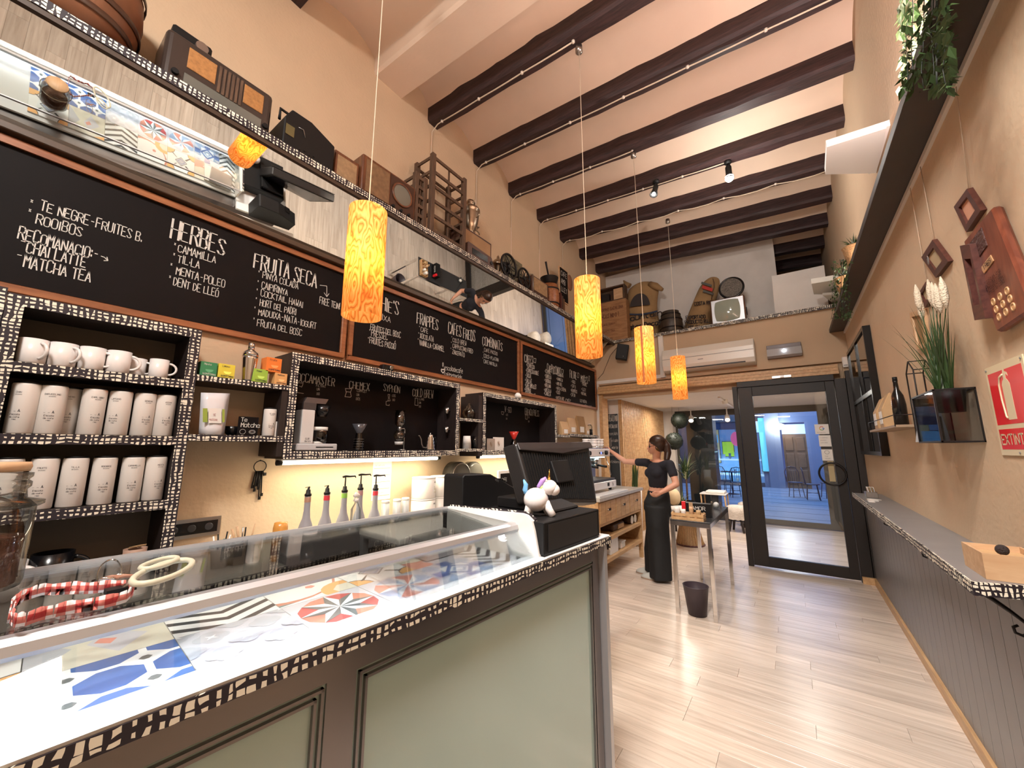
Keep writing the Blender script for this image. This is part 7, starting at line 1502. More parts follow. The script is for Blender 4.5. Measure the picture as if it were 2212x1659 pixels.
track('white cylinder spotlight hanging nearest on the front room ceiling', 1565, 862, 7.6, (0, .3, -1))
track('lit white spot left of the dark column in the front room', 1493, 905, 9.1, (.1, -.8, -.6))
track('lit white spot over the shop window in the front room', 1571, 903, 9.1, (.1, -.8, -.6))
t = thing('light_track', 'white ceiling track in the front room', 'track', (-.9, 8, 2.31)); MB().box((-.92, 7.1, 2.305), (-.88, 9.2, 2.329)).build('rail', M['whitem'], t)
for i, (px, py, Y) in enumerate(((1468, 908, 8.6), (1456, 953, 8.3))):
    c = PY(px, py, Y); t = thing('topiary_ball', ('upper right', 'lower left')[i]+' of two hanging dark green moss balls', 'plant', c, 'hanging topiary balls'); g = MB().ball(c, .17, 22, 14)
    rr = random.Random(i)
    for k in range(260):
        u, v_ = rr.uniform(-1, 1), rr.uniform(0, 6.28); s = math.sqrt(1-u*u); d = V(s*math.cos(v_), s*math.sin(v_), u); e = d.cross(V(.3, .2, 1)).normalized(); g.poly([c+d*.165-e*.012, c+d*.165+e*.012, c+d*.187+e*.004])
    g.build('moss', M['leafdk'], t, kind='stuff'); MB().tube([c+V(0,0,.17), V(c.x, c.y, 2.329)], .002, 4).build('string', M['black'], t)
# snake plant + palms
def leafplant(label, base, pot_h, pot_r, n, ln, w_, droop, up_, seed, stripes=None, potm='black', name='potted_plant', group=None, stem=0):
    t = thing(name, label, 'plant', base, group); rr = random.Random(seed); b = Vector(base)
    MB().lathe([(pot_r*.75, 0), (pot_r, pot_h), (pot_r*.9, pot_h), (pot_r*.7, pot_h*.2)], b, 22).build('pot', M[potm], t)
    a_, c_ = MB(), MB()
    for i in range(n):
        an = rr.uniform(0, 6.28); sp = rr.uniform(.1, 1)*up_; d = V(math.cos(an)*sp, math.sin(an)*sp, 1); o_ = b+V(rr.uniform(-.3, .3)*pot_r, rr.uniform(-.3, .3)*pot_r, pot_h+stem*rr.uniform(.7, 1))
        blade(a_ if not stripes or i % 3 else c_, o_, d, ln*rr.uniform(.6, 1), w_*rr.uniform(.8, 1.2), droop*rr.uniform(.5, 1.2), 8)
    if stem: MB().tube([b+V(0,0,pot_h*.6), b+V(.01,0,pot_h+stem)], .018, 8).build('trunk', M['crate'], t)
    a_.build('leaves', M['leaf'], t, kind='stuff')
    if c_.f: c_.build('pale_leaves', plain(stripes[0], stripes[1], .5), t, kind='stuff')
    return t
leafplant('snake plant with upright leaves behind the coffee machine counter', (-2.10, 6.30, 0), .86, .10, 16, .50, .022, .02, .28, 4, ('leaf_yellow', (.30, .30, .08)), 'whitem')
leafplant('spiky striped dracaena by the shop window behind the woman', (-1.86, 8.80, 0), .42, .15, 60, .46, .016, 1.5, .8, 6, ('leaf_pale', (.45, .50, .30)), 'black', stem=.62)
leafplant('low striped plant beneath the dracaena', (-1.88, 8.35, 0), .40, .12, 34, .34, .014, 1.4, .9, 9, ('leaf_pale', (.45, .50, .30)), 'black')
# front room furniture
t = thing('rattan_table', 'round white table on a flared rattan base beyond the opening', 'table', (-1.45, 6.82, 0))
MB().lathe([(.215, .0), (.19, .05), (.13, .30), (.115, .40), (.14, .52), (.105, .52), (.085, .40), (.1, .3), (.17, .04)], (-1.45, 6.82, 0), 36, cap=False).build('rattan_base', M['straw'], t)
rb_ = MB()
for k in range(28): a_ = k/28*6.283; rb_.tube([V(-1.45+r*math.cos(a_), 6.82+r*math.sin(a_), z) for r, z in ((.217, .01), (.192, .05), (.133, .30), (.118, .40), (.142, .52))], .006, 5)
rb_.build('rattan_canes', M['straw'], t, kind='stuff'); MB().lathe([(.215, 0), (.222, .012), (.215, .024)], (-1.45, 6.82, 0), 36).build('base_ring', plain('maroon_ring', (.10, .03, .03), .5), t)
MB().lathe([(0, .521), (.30, .521), (.305, .53), (.30, .545), (0, .545)], (-1.45, 6.82, 0), 40).build('table_top', M['whitem'], t)
def stool(label, x, y):
    t = thing('fleece_stool', label, 'stool', (x, y, 0), 'fleece covered stools', local=True)
    g = MB().lathe([(.0, .46), (.12, .455), (.165, .42), (.175, .34), (.16, .26), (.165, .22)], (0,0,0), 26, cap=False)
    for i, q in enumerate(g.v): g.v[i] = q*(1+.03*math.sin(i*2.7)) if q.z < .45 else q
    g.build('fleece', mat('fleece', (.62, .56, .50), .95, bmp=1, bs=40, var=.12, vs=12) if 'fleece' not in bpy.data.materials else bpy.data.materials['fleece'], t)
    for i in range(4): a_ = .6+i*math.pi/2; MB().tube([(.10*math.cos(a_), .10*math.sin(a_), .30), (.17*math.cos(a_), .17*math.sin(a_), 0)], [.026, .018], 10).build('leg', M['dkwood'], t)
    return t
s1 = stool('nearer fleece-covered stool with dark legs beside the door', -.93, 8.35); dup(s1, loc=(-.80, 8.95, 0), rz=.5, label='farther fleece-covered stool near the shop window')
t = thing('low_table', 'low white table with wooden legs near the fleece stools', 'table', (-1.25, 8.6, 0)); MB().box((-1.55, 8.40, .61), (-1.10, 8.80, .63)).build('table_top', M['whitem'], t, bevel=.004)
for x, y in ((-1.53, 8.42), (-1.12, 8.42), (-1.53, 8.78), (-1.12, 8.78)): MB().tube([(x, y, .61), (x+.02, y, 0)], [.014, .010], 8).build('leg', M['straw'], t)
t = thing('white_bench_cushion', 'white folded blanket on the low table', 'blanket', (-1.2, 8.6, .631)); MB().box((-1.45, 8.45, .6305), (-1.12, 8.75, .68)).build('blanket', M['whitem'], t, bevel=.02, seg=2)
t = thing('cream_cushion', 'cream cushion on a stool just behind the woman', 'cushion', (-1.35, 6.0, .75)); c = PY(1456, 1074, 7.7)
t.location = (c.x, 7.7, 0); t['_w'] = (c.x, 7.7, 0); MB().ball((c.x, 7.7, c.z), .15, 16, 12, sc=(.75, 1, 1.05)).build('cushion', plain('cream_cloth', (.58, .45, .28), .9), t); MB().box((c.x-.12, 7.6, c.z-.19), (c.x+.12, 7.8, c.z-.15)).tube([(c.x, 7.7, c.z-.19), (c.x, 7.7, 0)], .02, 8).build('stand', M['dkwood'], t)
# ================= COFFEE STATION
cs_ = thing('coffee_counter', 'light wood counter with drawers and open shelves under marble', 'counter', (-2.2, 4.95, 0))
xb, xf2, ya, yb2 = -2.60, -1.82, 4.18, 5.68
MB().box((xb, ya, .62), (xf2+.0, yb2, .90)).build('drawer_case', M['panelw'], cs_, bevel=.003)
for y in (ya, yb2-.04): 
    for x in (xb, xf2-.05): MB().box((x, y, 0), (x+.05, y+.04, .62)).build('leg', M['panelw'], cs_)
    MB().box((xb+.05, y+.012, .24), (xf2-.05, y+.03, .62)).build('side_board', M['panelw'], cs_)
for z in (.225, .455): MB().box((xb, ya+.04, z-.02), (xf2, yb2-.04, z+.02)).build('shelf', M['panelw'], cs_)
for i in range(3):
    y0 = ya+.02+i*.49; d_ = MB().box((xf2, y0+.008, .655), (xf2+.012, y0+.478, .885)).build('drawer_front', M['panelw'], cs_, bevel=.003)
    yc = y0+.25; MB().ball((xf2+.028, yc-.055, .79), .012, 10, 8).build('knob', M['brass'], cs_); MB().box((xf2+.0122, yc, .775), (xf2+.016, yc+.07, .80)).build('name_plate', M['black'], cs_)
    for q in (.16, .31): MB().box((xf2+.012, y0+q, .665), (xf2+.0135, y0+q+.003, .875)).build('groove', plain('groove', (.25, .15, .06), .6), cs_)
MB().box((xb, ya-.02, .9005), (xf2+.03, yb2+.03, .94)).build('marble_top', plain('grey_marble', (.46, .44, .41), .3, var=.15, vs=6), cs_, bevel=.003)
t = thing('marble_slab', 'thick pale marble slab laid in front of the espresso machine', 'slab', (-1.9, 4.5, .9405)); MB().box((-1.99, 4.19, .9405), (-1.80, 5.12, .962)).build('slab', M['marble'], t, bevel=.002)
em = thing('espresso_machine', 'white espresso machine with black knobs stacked with cups', 'espresso machine', (-2.2, 4.6, .9625)); xm, y0, y1 = -1.99, 4.22, 5.02
MB().box((-2.45, y0, 1.0), (xm+.07, y1, 1.085)).build('base_panel', plain('machine_pearl', (.70, .66, .64), .3), em, bevel=.004)
MB().box((-2.40, y0+.02, 1.0855), (xm+.06, y1-.02, 1.115)).build('drip_tray', plain('tray_dark', (.05, .05, .05), .4), em)
MB().box((-2.45, y0+.01, 1.115), (-2.20, y1-.01, 1.40)).build('boiler_body', M['steel'], em, bevel=.006)
MB().box((-2.45, y0, 1.385), (xm-.0, y1, 1.485)).build('head_panel', plain('machine_pearl', (.70, .66, .64)), em, bevel=.008)
MB().box((-2.44, y0+.02, 1.486), (xm-.02, y1-.02, 1.492)).tube([(xm-.02, y0+.02, 1.51), (xm-.02, y1-.02, 1.51)], .006, 6).build('cup_rail', M['chrome'], em)
MB().box((xm-.06, y0+.18, 1.373), (xm-.03, y1-.12, 1.384)).build('work_light', plain('cyan_led', (.5, .9, 1), .5, emit=(.5, .9, 1), es=6), em)
for yy in (y0+.25, y0+.52):
    MB().lathe([(.05, 1.30), (.05, 1.37)], (-2.09, yy, 0), 20).lathe([(.035, 1.26), (.038, 1.30)], (-2.09, yy, 0), 20).build('group_head', M['chrome'], em)
    MB().tube([(-2.06, yy, 1.28), (-1.92, yy-.03, 1.265)], [.012, .016], 10).build('portafilter', M['black'], em)
for yy in (y0+.12, y1-.16): MB().lathe([(.028, 0), (.026, .03)], (xm, yy, 1.435), 18, axis='x').build('knob', M['black'], em)
for k in range(3): MB().box((xm, y0+.44+.05*k, 1.42), (xm+.004, y0+.465+.05*k, 1.445)).build('button', plain('blue_btn', (.1, .15, .7), .4, emit=(.1, .2, 1), es=1.5) if k == 1 else M['black'], em)
MB().tube([(-2.05, y1-.03, 1.40), (-2.0, y1-.02, 1.25), (-1.98, y1-.03, 1.14)], .006, 6).build('steam_wand', M['chrome'], em)
MB().box((xm+.0705, y0+.50, 1.025), (xm+.073, y0+.56, 1.065)).build('emblem', M['black'], em); MB().tube([(xm+.072, y1-.13, 1.06), (xm+.072, y1-.11, 1.03), (xm+.072, y1-.13, 1.02)], .003, 5).build('emblem', M['ink'], em)
for x, y in ((-2.4, y0+.05), (xm, y0+.05), (-2.4, y1-.05), (xm, y1-.05)): MB().lathe([(.02, .9625 if x > -2.05 else .9405), (.024, 1.0)], (x, y, 0), 12).build('foot', M['black'], em)
MB().lathe([(.045, 1.12), (.05, 1.22), (.047, 1.23)], (-2.05, y0+.10, 0), 18).build('milk_jug', M['blackgl'], em)
k = 0
for cy in (y0+.50, y0+.60, y0+.70):
    for cx in (-2.08, -2.20):
        for lv in range(3):
            t = thing('coffee_cup', '%s cup of the %s %s stack on the espresso machine' % (('bottom', 'middle', 'top')[lv], ('left', 'middle', 'right')[round((cy-y0-.5)*10)], 'front' if cx > -2.1 else 'rear'), 'cup', (cx, cy, 1.492+.034*lv), 'cups stacked on the espresso machine', local=True, rz=rr.uniform(-.4, .4))
            if k == 0:
                MB().lathe([(.022, 0), (.030, .008), (.042, .040), (.045, .055), (.042, .055), (.035, .03), (.0, .008)], (0,0,0), 20, cap=False).build('cup', M['white'], t); MB().tube([(0, .042, .048), (0, .058, .045), (0, .058, .028), (0, .038, .022)], .0038, 6).build('handle', M['white'], t); cup0 = t
            else:
                for ch in cup0.children: c = ch.copy(); COL.objects.link(c); c.parent = t
            k += 1
t = thing('shelf_bag', 'dark brown coffee bags lying on the upper counter shelf', 'bag', (-2.0, 4.9, .4755)); MB().box((-2.15, 4.75, .4755), (-1.88, 5.15, .56)).build('bag', M['crate'], t, bevel=.03, seg=2); MB().box((-1.90, 4.9, .49), (-1.872, 5.1, .54)).build('label', M['kraft'], t)
for i, (y_) in enumerate((5.40, 5.53)):
    t = thing('round_tin', ('left', 'right')[i]+' round white-faced tin lying on the upper counter shelf', 'tin', (-1.95, y_, .4755), 'round tins on the counter shelf'); MB().lathe([(.055, 0), (.055, .12)], (-1.99, y_, .5315), 24, axis='x').build('tin', M['crate'], t); MB().lathe([(.052, 0), (.052, .006)], (-1.87, y_, .5315), 24, axis='x').build('lid', M['whitem'], t)
for i, (y_, w_, m_) in enumerate(((4.35, .22, 'whitem'), (4.72, .24, 'marble'), (5.02, .14, 'whitem'))):
    t = thing('storage_box', ('leftmost', 'middle', 'rightmost')[i]+' pale box on the lowest counter shelf', 'box', (-2.0, y_, .2455), 'boxes on the lowest counter shelf'); MB().box((-2.15, y_-w_/2, .2455), (-1.86, y_+w_/2, .2455+(.15, .18, .08)[i])).build('box', M[m_], t, bevel=.01 if i != 1 else .003); MB().box((-2.155, y_-w_/2-.004, .2455+(.13, .165, .07)[i]), (-1.856, y_+w_/2+.004, .2455+(.152, .184, .085)[i])).build('lid', M[m_], t)
# ================= CHROME TABLE
tb_ = thing('console_table', 'tall narrow table with chrome legs and black glass top', 'table', (-.84, 4.57, 0)); x0, x1, y0, y1, zt = -1.01, -.665, 3.985, 5.17, .83
lw = .034
for x in (x0, x1-lw):
    for y in (y0, y1-lw): MB().box((x, y, 0), (x+lw, y+lw, zt-.05)).build('leg', M['chrome'], tb_, bevel=.002)
MB().box((x0, y0, zt-.05), (x1, y0+lw, zt-.012)).box((x0, y1-lw, zt-.05), (x1, y1, zt-.012)).box((x0, y0+lw, zt-.05), (x0+lw, y1-lw, zt-.012)).box((x1-lw, y0+lw, zt-.05), (x1, y1-lw, zt-.012)).build('chrome_rail', M['chrome'], tb_)
MB().box((x0-.002, y0-.002, zt-.012), (x1+.002, y1+.002, zt)).build('black_top', plain('black_top', (.03, .03, .032), .25), tb_, bevel=.002)
t = thing('napkin_crate', 'small slatted wooden crate of napkins on the near end of the table', 'crate', (-.86, 4.07, zt+.0005)); cx0, cx1, cy0, cy1 = -1.0, -.72, 4.00, 4.13
for k in range(2):
    z = zt+.001+.034*k
    for nm, a_, b_ in (('slat', (cx0, cy0, z), (cx1, cy0+.006, z+.026)), ('slat', (cx0, cy1-.006, z), (cx1, cy1, z+.026)), ('slat', (cx0, cy0+.006, z), (cx0+.006, cy1-.006, z+.026)), ('slat', (cx1-.006, cy0+.006, z), (cx1, cy1-.006, z+.026))): MB().box(a_, b_).build(nm, M['panelw'], t)
for x in (cx0+.006, cx1-.018):
    for y in (cy0+.006, cy1-.018): MB().box((x, y, zt+.001), (x+.012, y+.012, zt+.068)).build('post', M['panelw'], t)
MB().box((cx0+.008, cy0+.008, zt+.001), (cx1-.008, cy1-.008, zt+.006)).build('bottom', M['ply'], t)
for k, (x, y, r, h_, m_) in enumerate(((-.96, 4.07, .028, .10, 'whitem'), (-.90, 4.05, .022, .085, 'whitem'), (-.77, 4.06, .022, .085, 'kraft'), (-.835, 4.08, .02, .11, 'ply'))):
    t = thing('small_pot', ('white lidded pot', 'white bowl', 'tan sachet pot', 'pot of wooden stirrers')[k]+' standing in the slatted crate', 'pot', (x, y, zt+.0062), 'pots in the slatted crate', local=True); MB().lathe([(r*.8, 0), (r, h_*.8), (r*.9, h_), (0, h_)], (0,0,0), 18).build('pot', M[m_], t)
    if k == 3:
        for q in range(7): MB().box((-.018+.005*q, -.003, .08), (-.015+.005*q, .003, .15)).build('stirrer', M['ply'], t)
t = thing('black_sign_box', 'black box sign on the table behind the slatted crate', 'sign', (-.80, 4.30, zt+.0005)); MB().box((-.94, 4.27, zt+.0005), (-.70, 4.36, zt+.125)).build('box', M['black'], t, bevel=.002)
wm = MB(); write(wm, 'AMOR', (-.865, 4.2695, zt+.065), (1,0,0), VD, .032, wf=.75, th=.14, jit=0); wm.build('lettering', M['whitem'], t, kind='stuff'); MB().box((-.955, 4.24, zt+.06), (-.92, 4.268, zt+.14)).build('red_card', M['red'], t)
t = thing('glasses_rack', 'clear glass holder at the far end of the table', 'holder', (-.75, 4.95, zt+.0005), local=True); MB().lathe([(.05, 0), (.055, .07)], (0,0,0), 20, cap=False).build('glass_bowl', M['winglass'], t); MB().ball((0, 0, .04), .03, 10, 8).build('napkins', M['whitem'], t)
t = thing('waste_bin', 'small dark purple bin on the floor under the table', 'bin', (-.845, 4.075, 0), local=True)
MB().lathe([(0, .002), (.078, .002), (.108, .245), (.112, .25), (.104, .25), (.075, .01)], (0,0,0), 30, cap=False).build('bucket', plain('bin_purple', (.045, .030, .040), .45), t)
# ================= WOMAN
def WP(px, py, Y): return PY(px, py, Y)
rm = []
def blob(chains, balls=(), name='body', m=None, parent=None, vox=.008, sm=6):
    mb = MB()
    for ch in chains:
        for (p, r), (q, s) in zip(ch, ch[1:]):
            p, q = Vector(p), Vector(q); mb.tube([p, q], [r, s], 14); 
        for p, r in ch: mb.ball(p, r, 14, 10)
    for p, r, sc in balls: mb.ball(p, r, 20, 14, sc=sc)
    o = mb.build(name, m, parent); r_ = o.modifiers.new('r', 'REMESH'); r_.mode = 'VOXEL'; r_.voxel_size = vox; r_.use_smooth_shade = True
    s_ = o.modifiers.new('s', 'SMOOTH'); s_.factor = .5; s_.iterations = sm; return o
wo = thing('person', 'dark-haired woman in black crop top and wide trousers reaching to cups', 'person', (-1.37, 4.86, 0))
hc = WP(1417, 963, 4.87); nk = WP(1418, 990, 4.87); st = WP(1421, 1000, 4.87)
sF, sN = WP(1394, 999, 4.98), WP(1447, 1003, 4.77); ch_ = WP(1420, 1022, 4.86); ws = WP(1421, 1052, 4.87); hp = WP(1419, 1080, 4.87)
eF, wF, hF = WP(1350, 997, 5.04), WP(1322, 976, 5.08), WP(1309, 969, 5.09)
eN, wN, hN = WP(1461, 1046, 4.73), WP(1428, 1064, 4.62), WP(1413, 1071, 4.58)
def hand(wr, tip, side, upv, curl=.3, s=1):
    d = (tip-wr).normalized(); sd = Vector(side).normalized(); n_ = d.cross(sd).normalized(); out = []
    pc = wr+d*.045*s; out.append([(wr, .021*s), (wr+d*.03*s, .024*s), (wr+d*.065*s, .024*s)]); 
    out.append([(wr+d*.03*s+sd*.014*s, .016*s), (wr+d*.07*s+sd*.020*s, .014*s)]); out.append([(wr+d*.03*s-sd*.014*s, .016*s), (wr+d*.07*s-sd*.020*s, .013*s)])
    for i, (o_, l_) in enumerate(((-.024, .060), (-.009, .072), (.008, .070), (.024, .056))):
        b_ = wr+d*.068*s+sd*o_*s; m1 = b_+d*l_*.45*s+n_*curl*.02*s; m2 = m1+(d*(1-curl)+n_*curl).normalized()*l_*.32*s; m3 = m2+(d*(1-curl*1.6)+n_*curl*1.6).normalized()*l_*.25*s; out.append([(b_, .0092*s), (m1, .0085*s), (m2, .0078*s), (m3, .0068*s)])
    tb0 = wr+d*.02*s+sd*.020*s; out.append([(tb0, .012*s), (tb0+(d*.6+sd*.7).normalized()*.035*s, .0105*s), (tb0+(d*.9+sd*.45).normalized()*.062*s+n_*.01*s, .0085*s)]); return out
chains = [[(nk+V(0,0,.01), .046), (st, .050)], [(st, .06), (ch_, .10), (ws, .092), (hp, .12)], [(st+V(0,0,-.02), .055), (sF, .045)], [(st+V(0,0,-.02), .055), (sN, .045)],
          [(sF, .046), (sF.lerp(eF, .5), .040), (eF, .034), (eF.lerp(wF, .4), .033), (wF, .022)], [(sN, .046), (sN.lerp(eN, .5), .041), (eN, .036), (eN.lerp(wN, .4), .035), (wN, .023)]]
chains += hand(wF, hF, (0, -.6, .8), None, .15) + hand(wN, hN, (-.3, -.7, .6), None, .75)
fx = WP(1405, 1240, 4.95); nx = WP(1418, 1252, 4.80); fx.z = nx.z = 0
chains += [[(hp, .09), (V(fx.x+.05, 4.97, .5), .055), (V(fx.x+.06, 4.97, .09), .038)], [(hp, .09), (V(nx.x+.05, 4.80, .5), .055), (V(nx.x+.06, 4.80, .09), .038)]]
hd = V(-.93, -.30, -.22).normalized(); rgt = hd.cross(V(0,0,1)).normalized()
balls = [(hc+V(.008, 0, .030), .088, (1.06, .92, 1.02)), (hc+hd*.022+V(0,0,-.02), .066, (1, .92, 1.15)), (hc+hd*.055+V(0,0,-.062), .030, (1, .95, .9)), (hc+hd*.098+V(0,0,-.012), .0125, (1.1, .9, 1.1)), (hc+hd*.088+V(0,0,.004), .011, (1, .8, 1.3)), (hc+hd*.088+V(0,0,-.040), .013, (.8, 1.2, .6)), (hc+hd*.085+V(0,0,-.050), .012, (.8, 1.1, .6))]
for s_ in (1, -1): balls.append((hc+rgt*.078*s_-hd*.008+V(0,0,-.01), .020, (.9, .4, 1.3)))
chains.append([(hc+V(.012, 0, -.05), .05), (nk, .045)])
blob(chains, balls, 'body', M['skin'], wo, .0065, 5)
# clothes
shb = [[(st+V(0,0,-.045), .073), (ch_+V(0,0,.02), .118), (ch_+V(0,0,-.06), .112), (ws+V(0,0,.045), .106)], [(st+V(0,0,-.04), .066), (sF, .052)], [(st+V(0,0,-.04), .064), (sN, .052)], [(sF, .053), (sF.lerp(eF, .34), .050)], [(sN, .053), (sN.lerp(eN, .50), .052)]]
fd = V(-.6, -.8, 0); blob(shb, [(ch_+fd*.06+V(.05, -.03, .0), .06, (1, 1, 1)), (ch_+fd*.06+V(-.05, .03, .0), .06, (1, 1, 1))], 'crop_top', M['shirt'], wo, .008, 8)
tm = MB(); n = 36
def ring(c, rx, ry, z, ph=0, w_=.0): return [V(c.x+rx*math.cos(2*math.pi*i/n)*(1+w_*math.sin(5*2*math.pi*i/n+ph)), c.y+ry*math.sin(2*math.pi*i/n)*(1+w_*math.sin(4*2*math.pi*i/n+ph)), z) for i in range(n)]
def loft(rs):
    mb = MB(); mb.v = [p for r in rs for p in r]
    for i in range(len(rs)-1):
        for j in range(n): mb.f.append([i*n+j, i*n+(j+1) % n, (i+1)*n+(j+1) % n, (i+1)*n+j]); mb.m.append(0); mb.sm.append(True)
    for i in (0, len(rs)-1): mb.f.append([i*n+j for j in range(n)]); mb.m.append(0); mb.sm.append(False)
    return mb
L1 = loft([ring(ws, .118, .108, .995), ring(ws, .128, .118, .94), ring(hp, .150, .145, .86), ring(hp, .155, .150, .78), ring(hp+V(0,.04,0), .14, .14, .70)])
lgF = V(fx.x+.065, 4.96, 0); lgN = V(nx.x+.055, 4.80, 0)
def leg_(c, t0): return loft([ring(V(hp.x, (hp.y+c.y)/2, 0), .135, .125, .82, 0, .0), ring(V(hp.x, c.y, 0).lerp(c, .4), .128, .12, .60, 1, .02), ring(c, .12, .118, .30, 2, .05), ring(c, .118, .122, .12, 2.4, .07), ring(c, .118, .128, t0, 2.8, .09)])
for q in (leg_(lgF, .05), leg_(lgN, .028)):
    b = len(L1.v); L1.v += q.v; L1.f += [[i+b for i in f] for f in q.f]; L1.m += q.m; L1.sm += q.sm
tr = L1.build('wide_trousers', M['trouser'], wo); r_ = tr.modifiers.new('r', 'REMESH'); r_.mode = 'VOXEL'; r_.voxel_size = .009; r_.use_smooth_shade = True; s_ = tr.modifiers.new('s', 'SMOOTH'); s_.iterations = 3
hr = [[(hc+V(.03, 0, .065), .070), (hc+V(.055, .0, .03), .068), (hc+V(.06, 0, -.01), .05)], [(hc+V(.095, .01, .055), .034), (hc+V(.125, .01, .0), .040), (hc+V(.13, .01, -.08), .042), (hc+V(.12, -.02, -.16), .034), (hc+V(.105, -.04, -.215), .012)]]
blob(hr, [(hc+V(.020, 0, .046), .097, (1.03, .93, .88)), (hc+V(.045, 0, .01), .088, (.85, .98, 1.0))], 'hair', M['hair'], wo, .006, 4)
MB().tube([hc+V(.085, .01, .055)+V(0, .03*math.cos(q/10*6.28), .03*math.sin(q/10*6.28)) for q in range(10)], .006, 6, close=True).build('hair_tie', M['black'], wo)
gl = MB()
for s_ in (1, -1): c = hc+hd*.083+rgt*.030*s_+V(0,0,.006); gl.tube([c+rgt*.022*math.cos(q/14*6.28)+V(0,0,.016*math.sin(q/14*6.28)) for q in range(14)], .0022, 5, close=True); gl.tube([c+rgt*.022*s_, hc+rgt*.080*s_+V(0,0,.006)], .002, 4)
gl.build('glasses', M['black'], wo)
for s_ in (1, -1): MB().ball(hc+hd*.074+rgt*.029*s_+V(0,0,.005), .011, 10, 8).build('eye', M['ink'], wo); MB().tube([hc+hd*.082+rgt*.015*s_+V(0,0,.025), hc+hd*.076+rgt*.042*s_+V(0,0,.027)], .003, 5).build('eyebrow', M['hair'], wo)
MB().ball(hc+hd*.096+V(0,0,-.044), .009, 10, 6, sc=(.7, 1.8, .5)).build('lips', plain('lips', (.42, .12, .10), .5), wo)
ec = hc-rgt*0+V(0,0,-.045); sN_ = 1 if rgt.y < 0 else -1
e0 = hc+rgt*.082*sN_-hd*.006+V(0,0,-.048); MB().tube([e0+hd*.014*math.cos(q/12*6.28)+V(0,0,.014*math.sin(q/12*6.28)) for q in range(12)], .0016, 5, close=True).build('earring', M['gold'], wo)
for i, (p, yy) in enumerate(((fx, 4.96), (nx, 4.80))):
    c = V(p.x-.045, yy, 0); mb = loft([ring(c, .125, .044, .0), ring(c, .13, .048, .018), ring(c, .125, .045, .03), ring(c+V(.01,0,0), .108, .038, .05), ring(c+V(.035,0,0), .07, .032, .072), ring(c+V(.06,0,0), .045, .03, .09)]); mb.build('shoe', plain('shoe_white', (.50, .50, .46), .6), wo); MB().prism(ring(c, .131, .049, .0), (0, 0, .014)).build('sole', plain('sole_tan', (.35, .24, .17), .7), wo)
# ================= STREET
YS = 18.5
struct('street_ground', MB().box((-18, 9.7, -.12), (12, 26, -.03)), plain('paving', (.22, .25, .31), .55, var=.08, vs=1.5))
pv = bpy.data.objects['street_ground']
for k in range(9): MB().box((-6, 9.9+k*.9, -.0301), (5, 9.93+k*.9, -.028)).build('paving_joint', plain('joint_dark', (.05, .06, .08), .8), pv)
fc = thing('opposite_building', 'blue-grey building across the street with shop front and wooden door', 'building', (-4, YS, -.03))
blg = plain('bluegrey_render', (.22, .26, .36), .8, var=.08, vs=1)
def FX(px): return PY(px, 1000, YS).x
def FZ(px, py): return PY(px, py, YS).z
MB().box((-18, YS, -.03), (FX(1470), YS+.3, 8)).build('wall', blg, fc); xs0, xs1 = FX(1497), FX(1648)
MB().box((FX(1470), YS+.001, -.03), (xs0, YS+.3, 8)).box((xs0, YS, FZ(1560, 912)), (xs1, YS+.3, 8)).box((xs0, YS, -.03), (xs1, YS+.3, FZ(1560, 1040))).build('wall', plain('stone_dark', (.07, .075, .09), .8), fc)
xp0, xp1 = FX(1660), FX(1692); MB().box((xs1, YS, -.03), (xp0, YS+.3, 8)).box((xp0, YS-.15, -.03), (xp1, YS+.3, 8)).build('pilaster', plain('pilaster_grey', (.26, .28, .34), .7), fc)
xd0, xd1 = FX(1696), FX(1748); zd = FZ(1720, 937)
MB().box((xd1, YS, -.03), (12, YS+.3, 8)).box((xp1, YS, FZ(1720, 912)), (xd1, YS+.3, 8)).build('wall', blg, fc)
MB().box((xd0, YS+.15, -.03), (xd1, YS+.25, zd)).build('wooden_door', plain('door_wood', (.22, .105, .05), .5, var=.2), fc)
for a in (0, 1):
    for b in range(3): x = xd0+(xd1-xd0)*(.08+.48*a); MB().box((x, YS+.12, zd*(.06+.31*b)), (x+(xd1-xd0)*.36, YS+.15, zd*(.32+.31*b))).build('door_panel', plain('door_wood', (.2, .1, .05)), fc, bevel=.02)
MB().box((xd0, YS+.13, zd), (xd1, YS+.2, FZ(1720, 916))).build('lit_fanlight', plain('lit_fan', (.5, .7, 1), .5, emit=(.35, .62, 1), es=1.6), fc)
MB().ball((FX(1688), YS-.4, FZ(1690, 922)), .16, 14, 10, sc=(1.6, 1, .8)).build('street_lamp_globe', M['bulbem'], fc); MB().tube([(FX(1688), YS-.4, FZ(1690, 922)), (FX(1688), YS-.2, FZ(1690, 922)+.1)], .03, 6).build('lamp_bracket', M['iron'], fc)
# shop display
zb_, zt_ = FZ(1560, 1040), FZ(1560, 912)
MB().box((xs0, YS+.9, zb_-.2), (xs1, YS+.95, zt_)).build('display_back', plain('lit_back', (.3, .5, .75), .6, emit=(.16, .36, .75), es=.35), fc)
for yy in (1000, 1032): z = FZ(1560, yy-8); MB().box((xs0, YS+.15, z-.05), (xs1, YS+.85, z)).build('display_shelf', plain('lit_shelf', (.7, .8, .85), .5, emit=(.6, .8, .9), es=.9), fc)
MB().box((xs0, YS+.05, FZ(1560, 928)), (xs1, YS+.12, zt_)).build('display_header', plain('hdr', (.10, .13, .22), .6), fc)
MB().box((xs0, YS+.02, zb_), (xs1, YS+.03, zt_)).build('shop_glass', M['winglass'], fc)
rr = random.Random(12); cols = [(.45, .6, .8), (.3, .45, .7), (.6, .7, .75), (.12, .2, .3), (.25, .6, .7), (.5, .55, .6)]
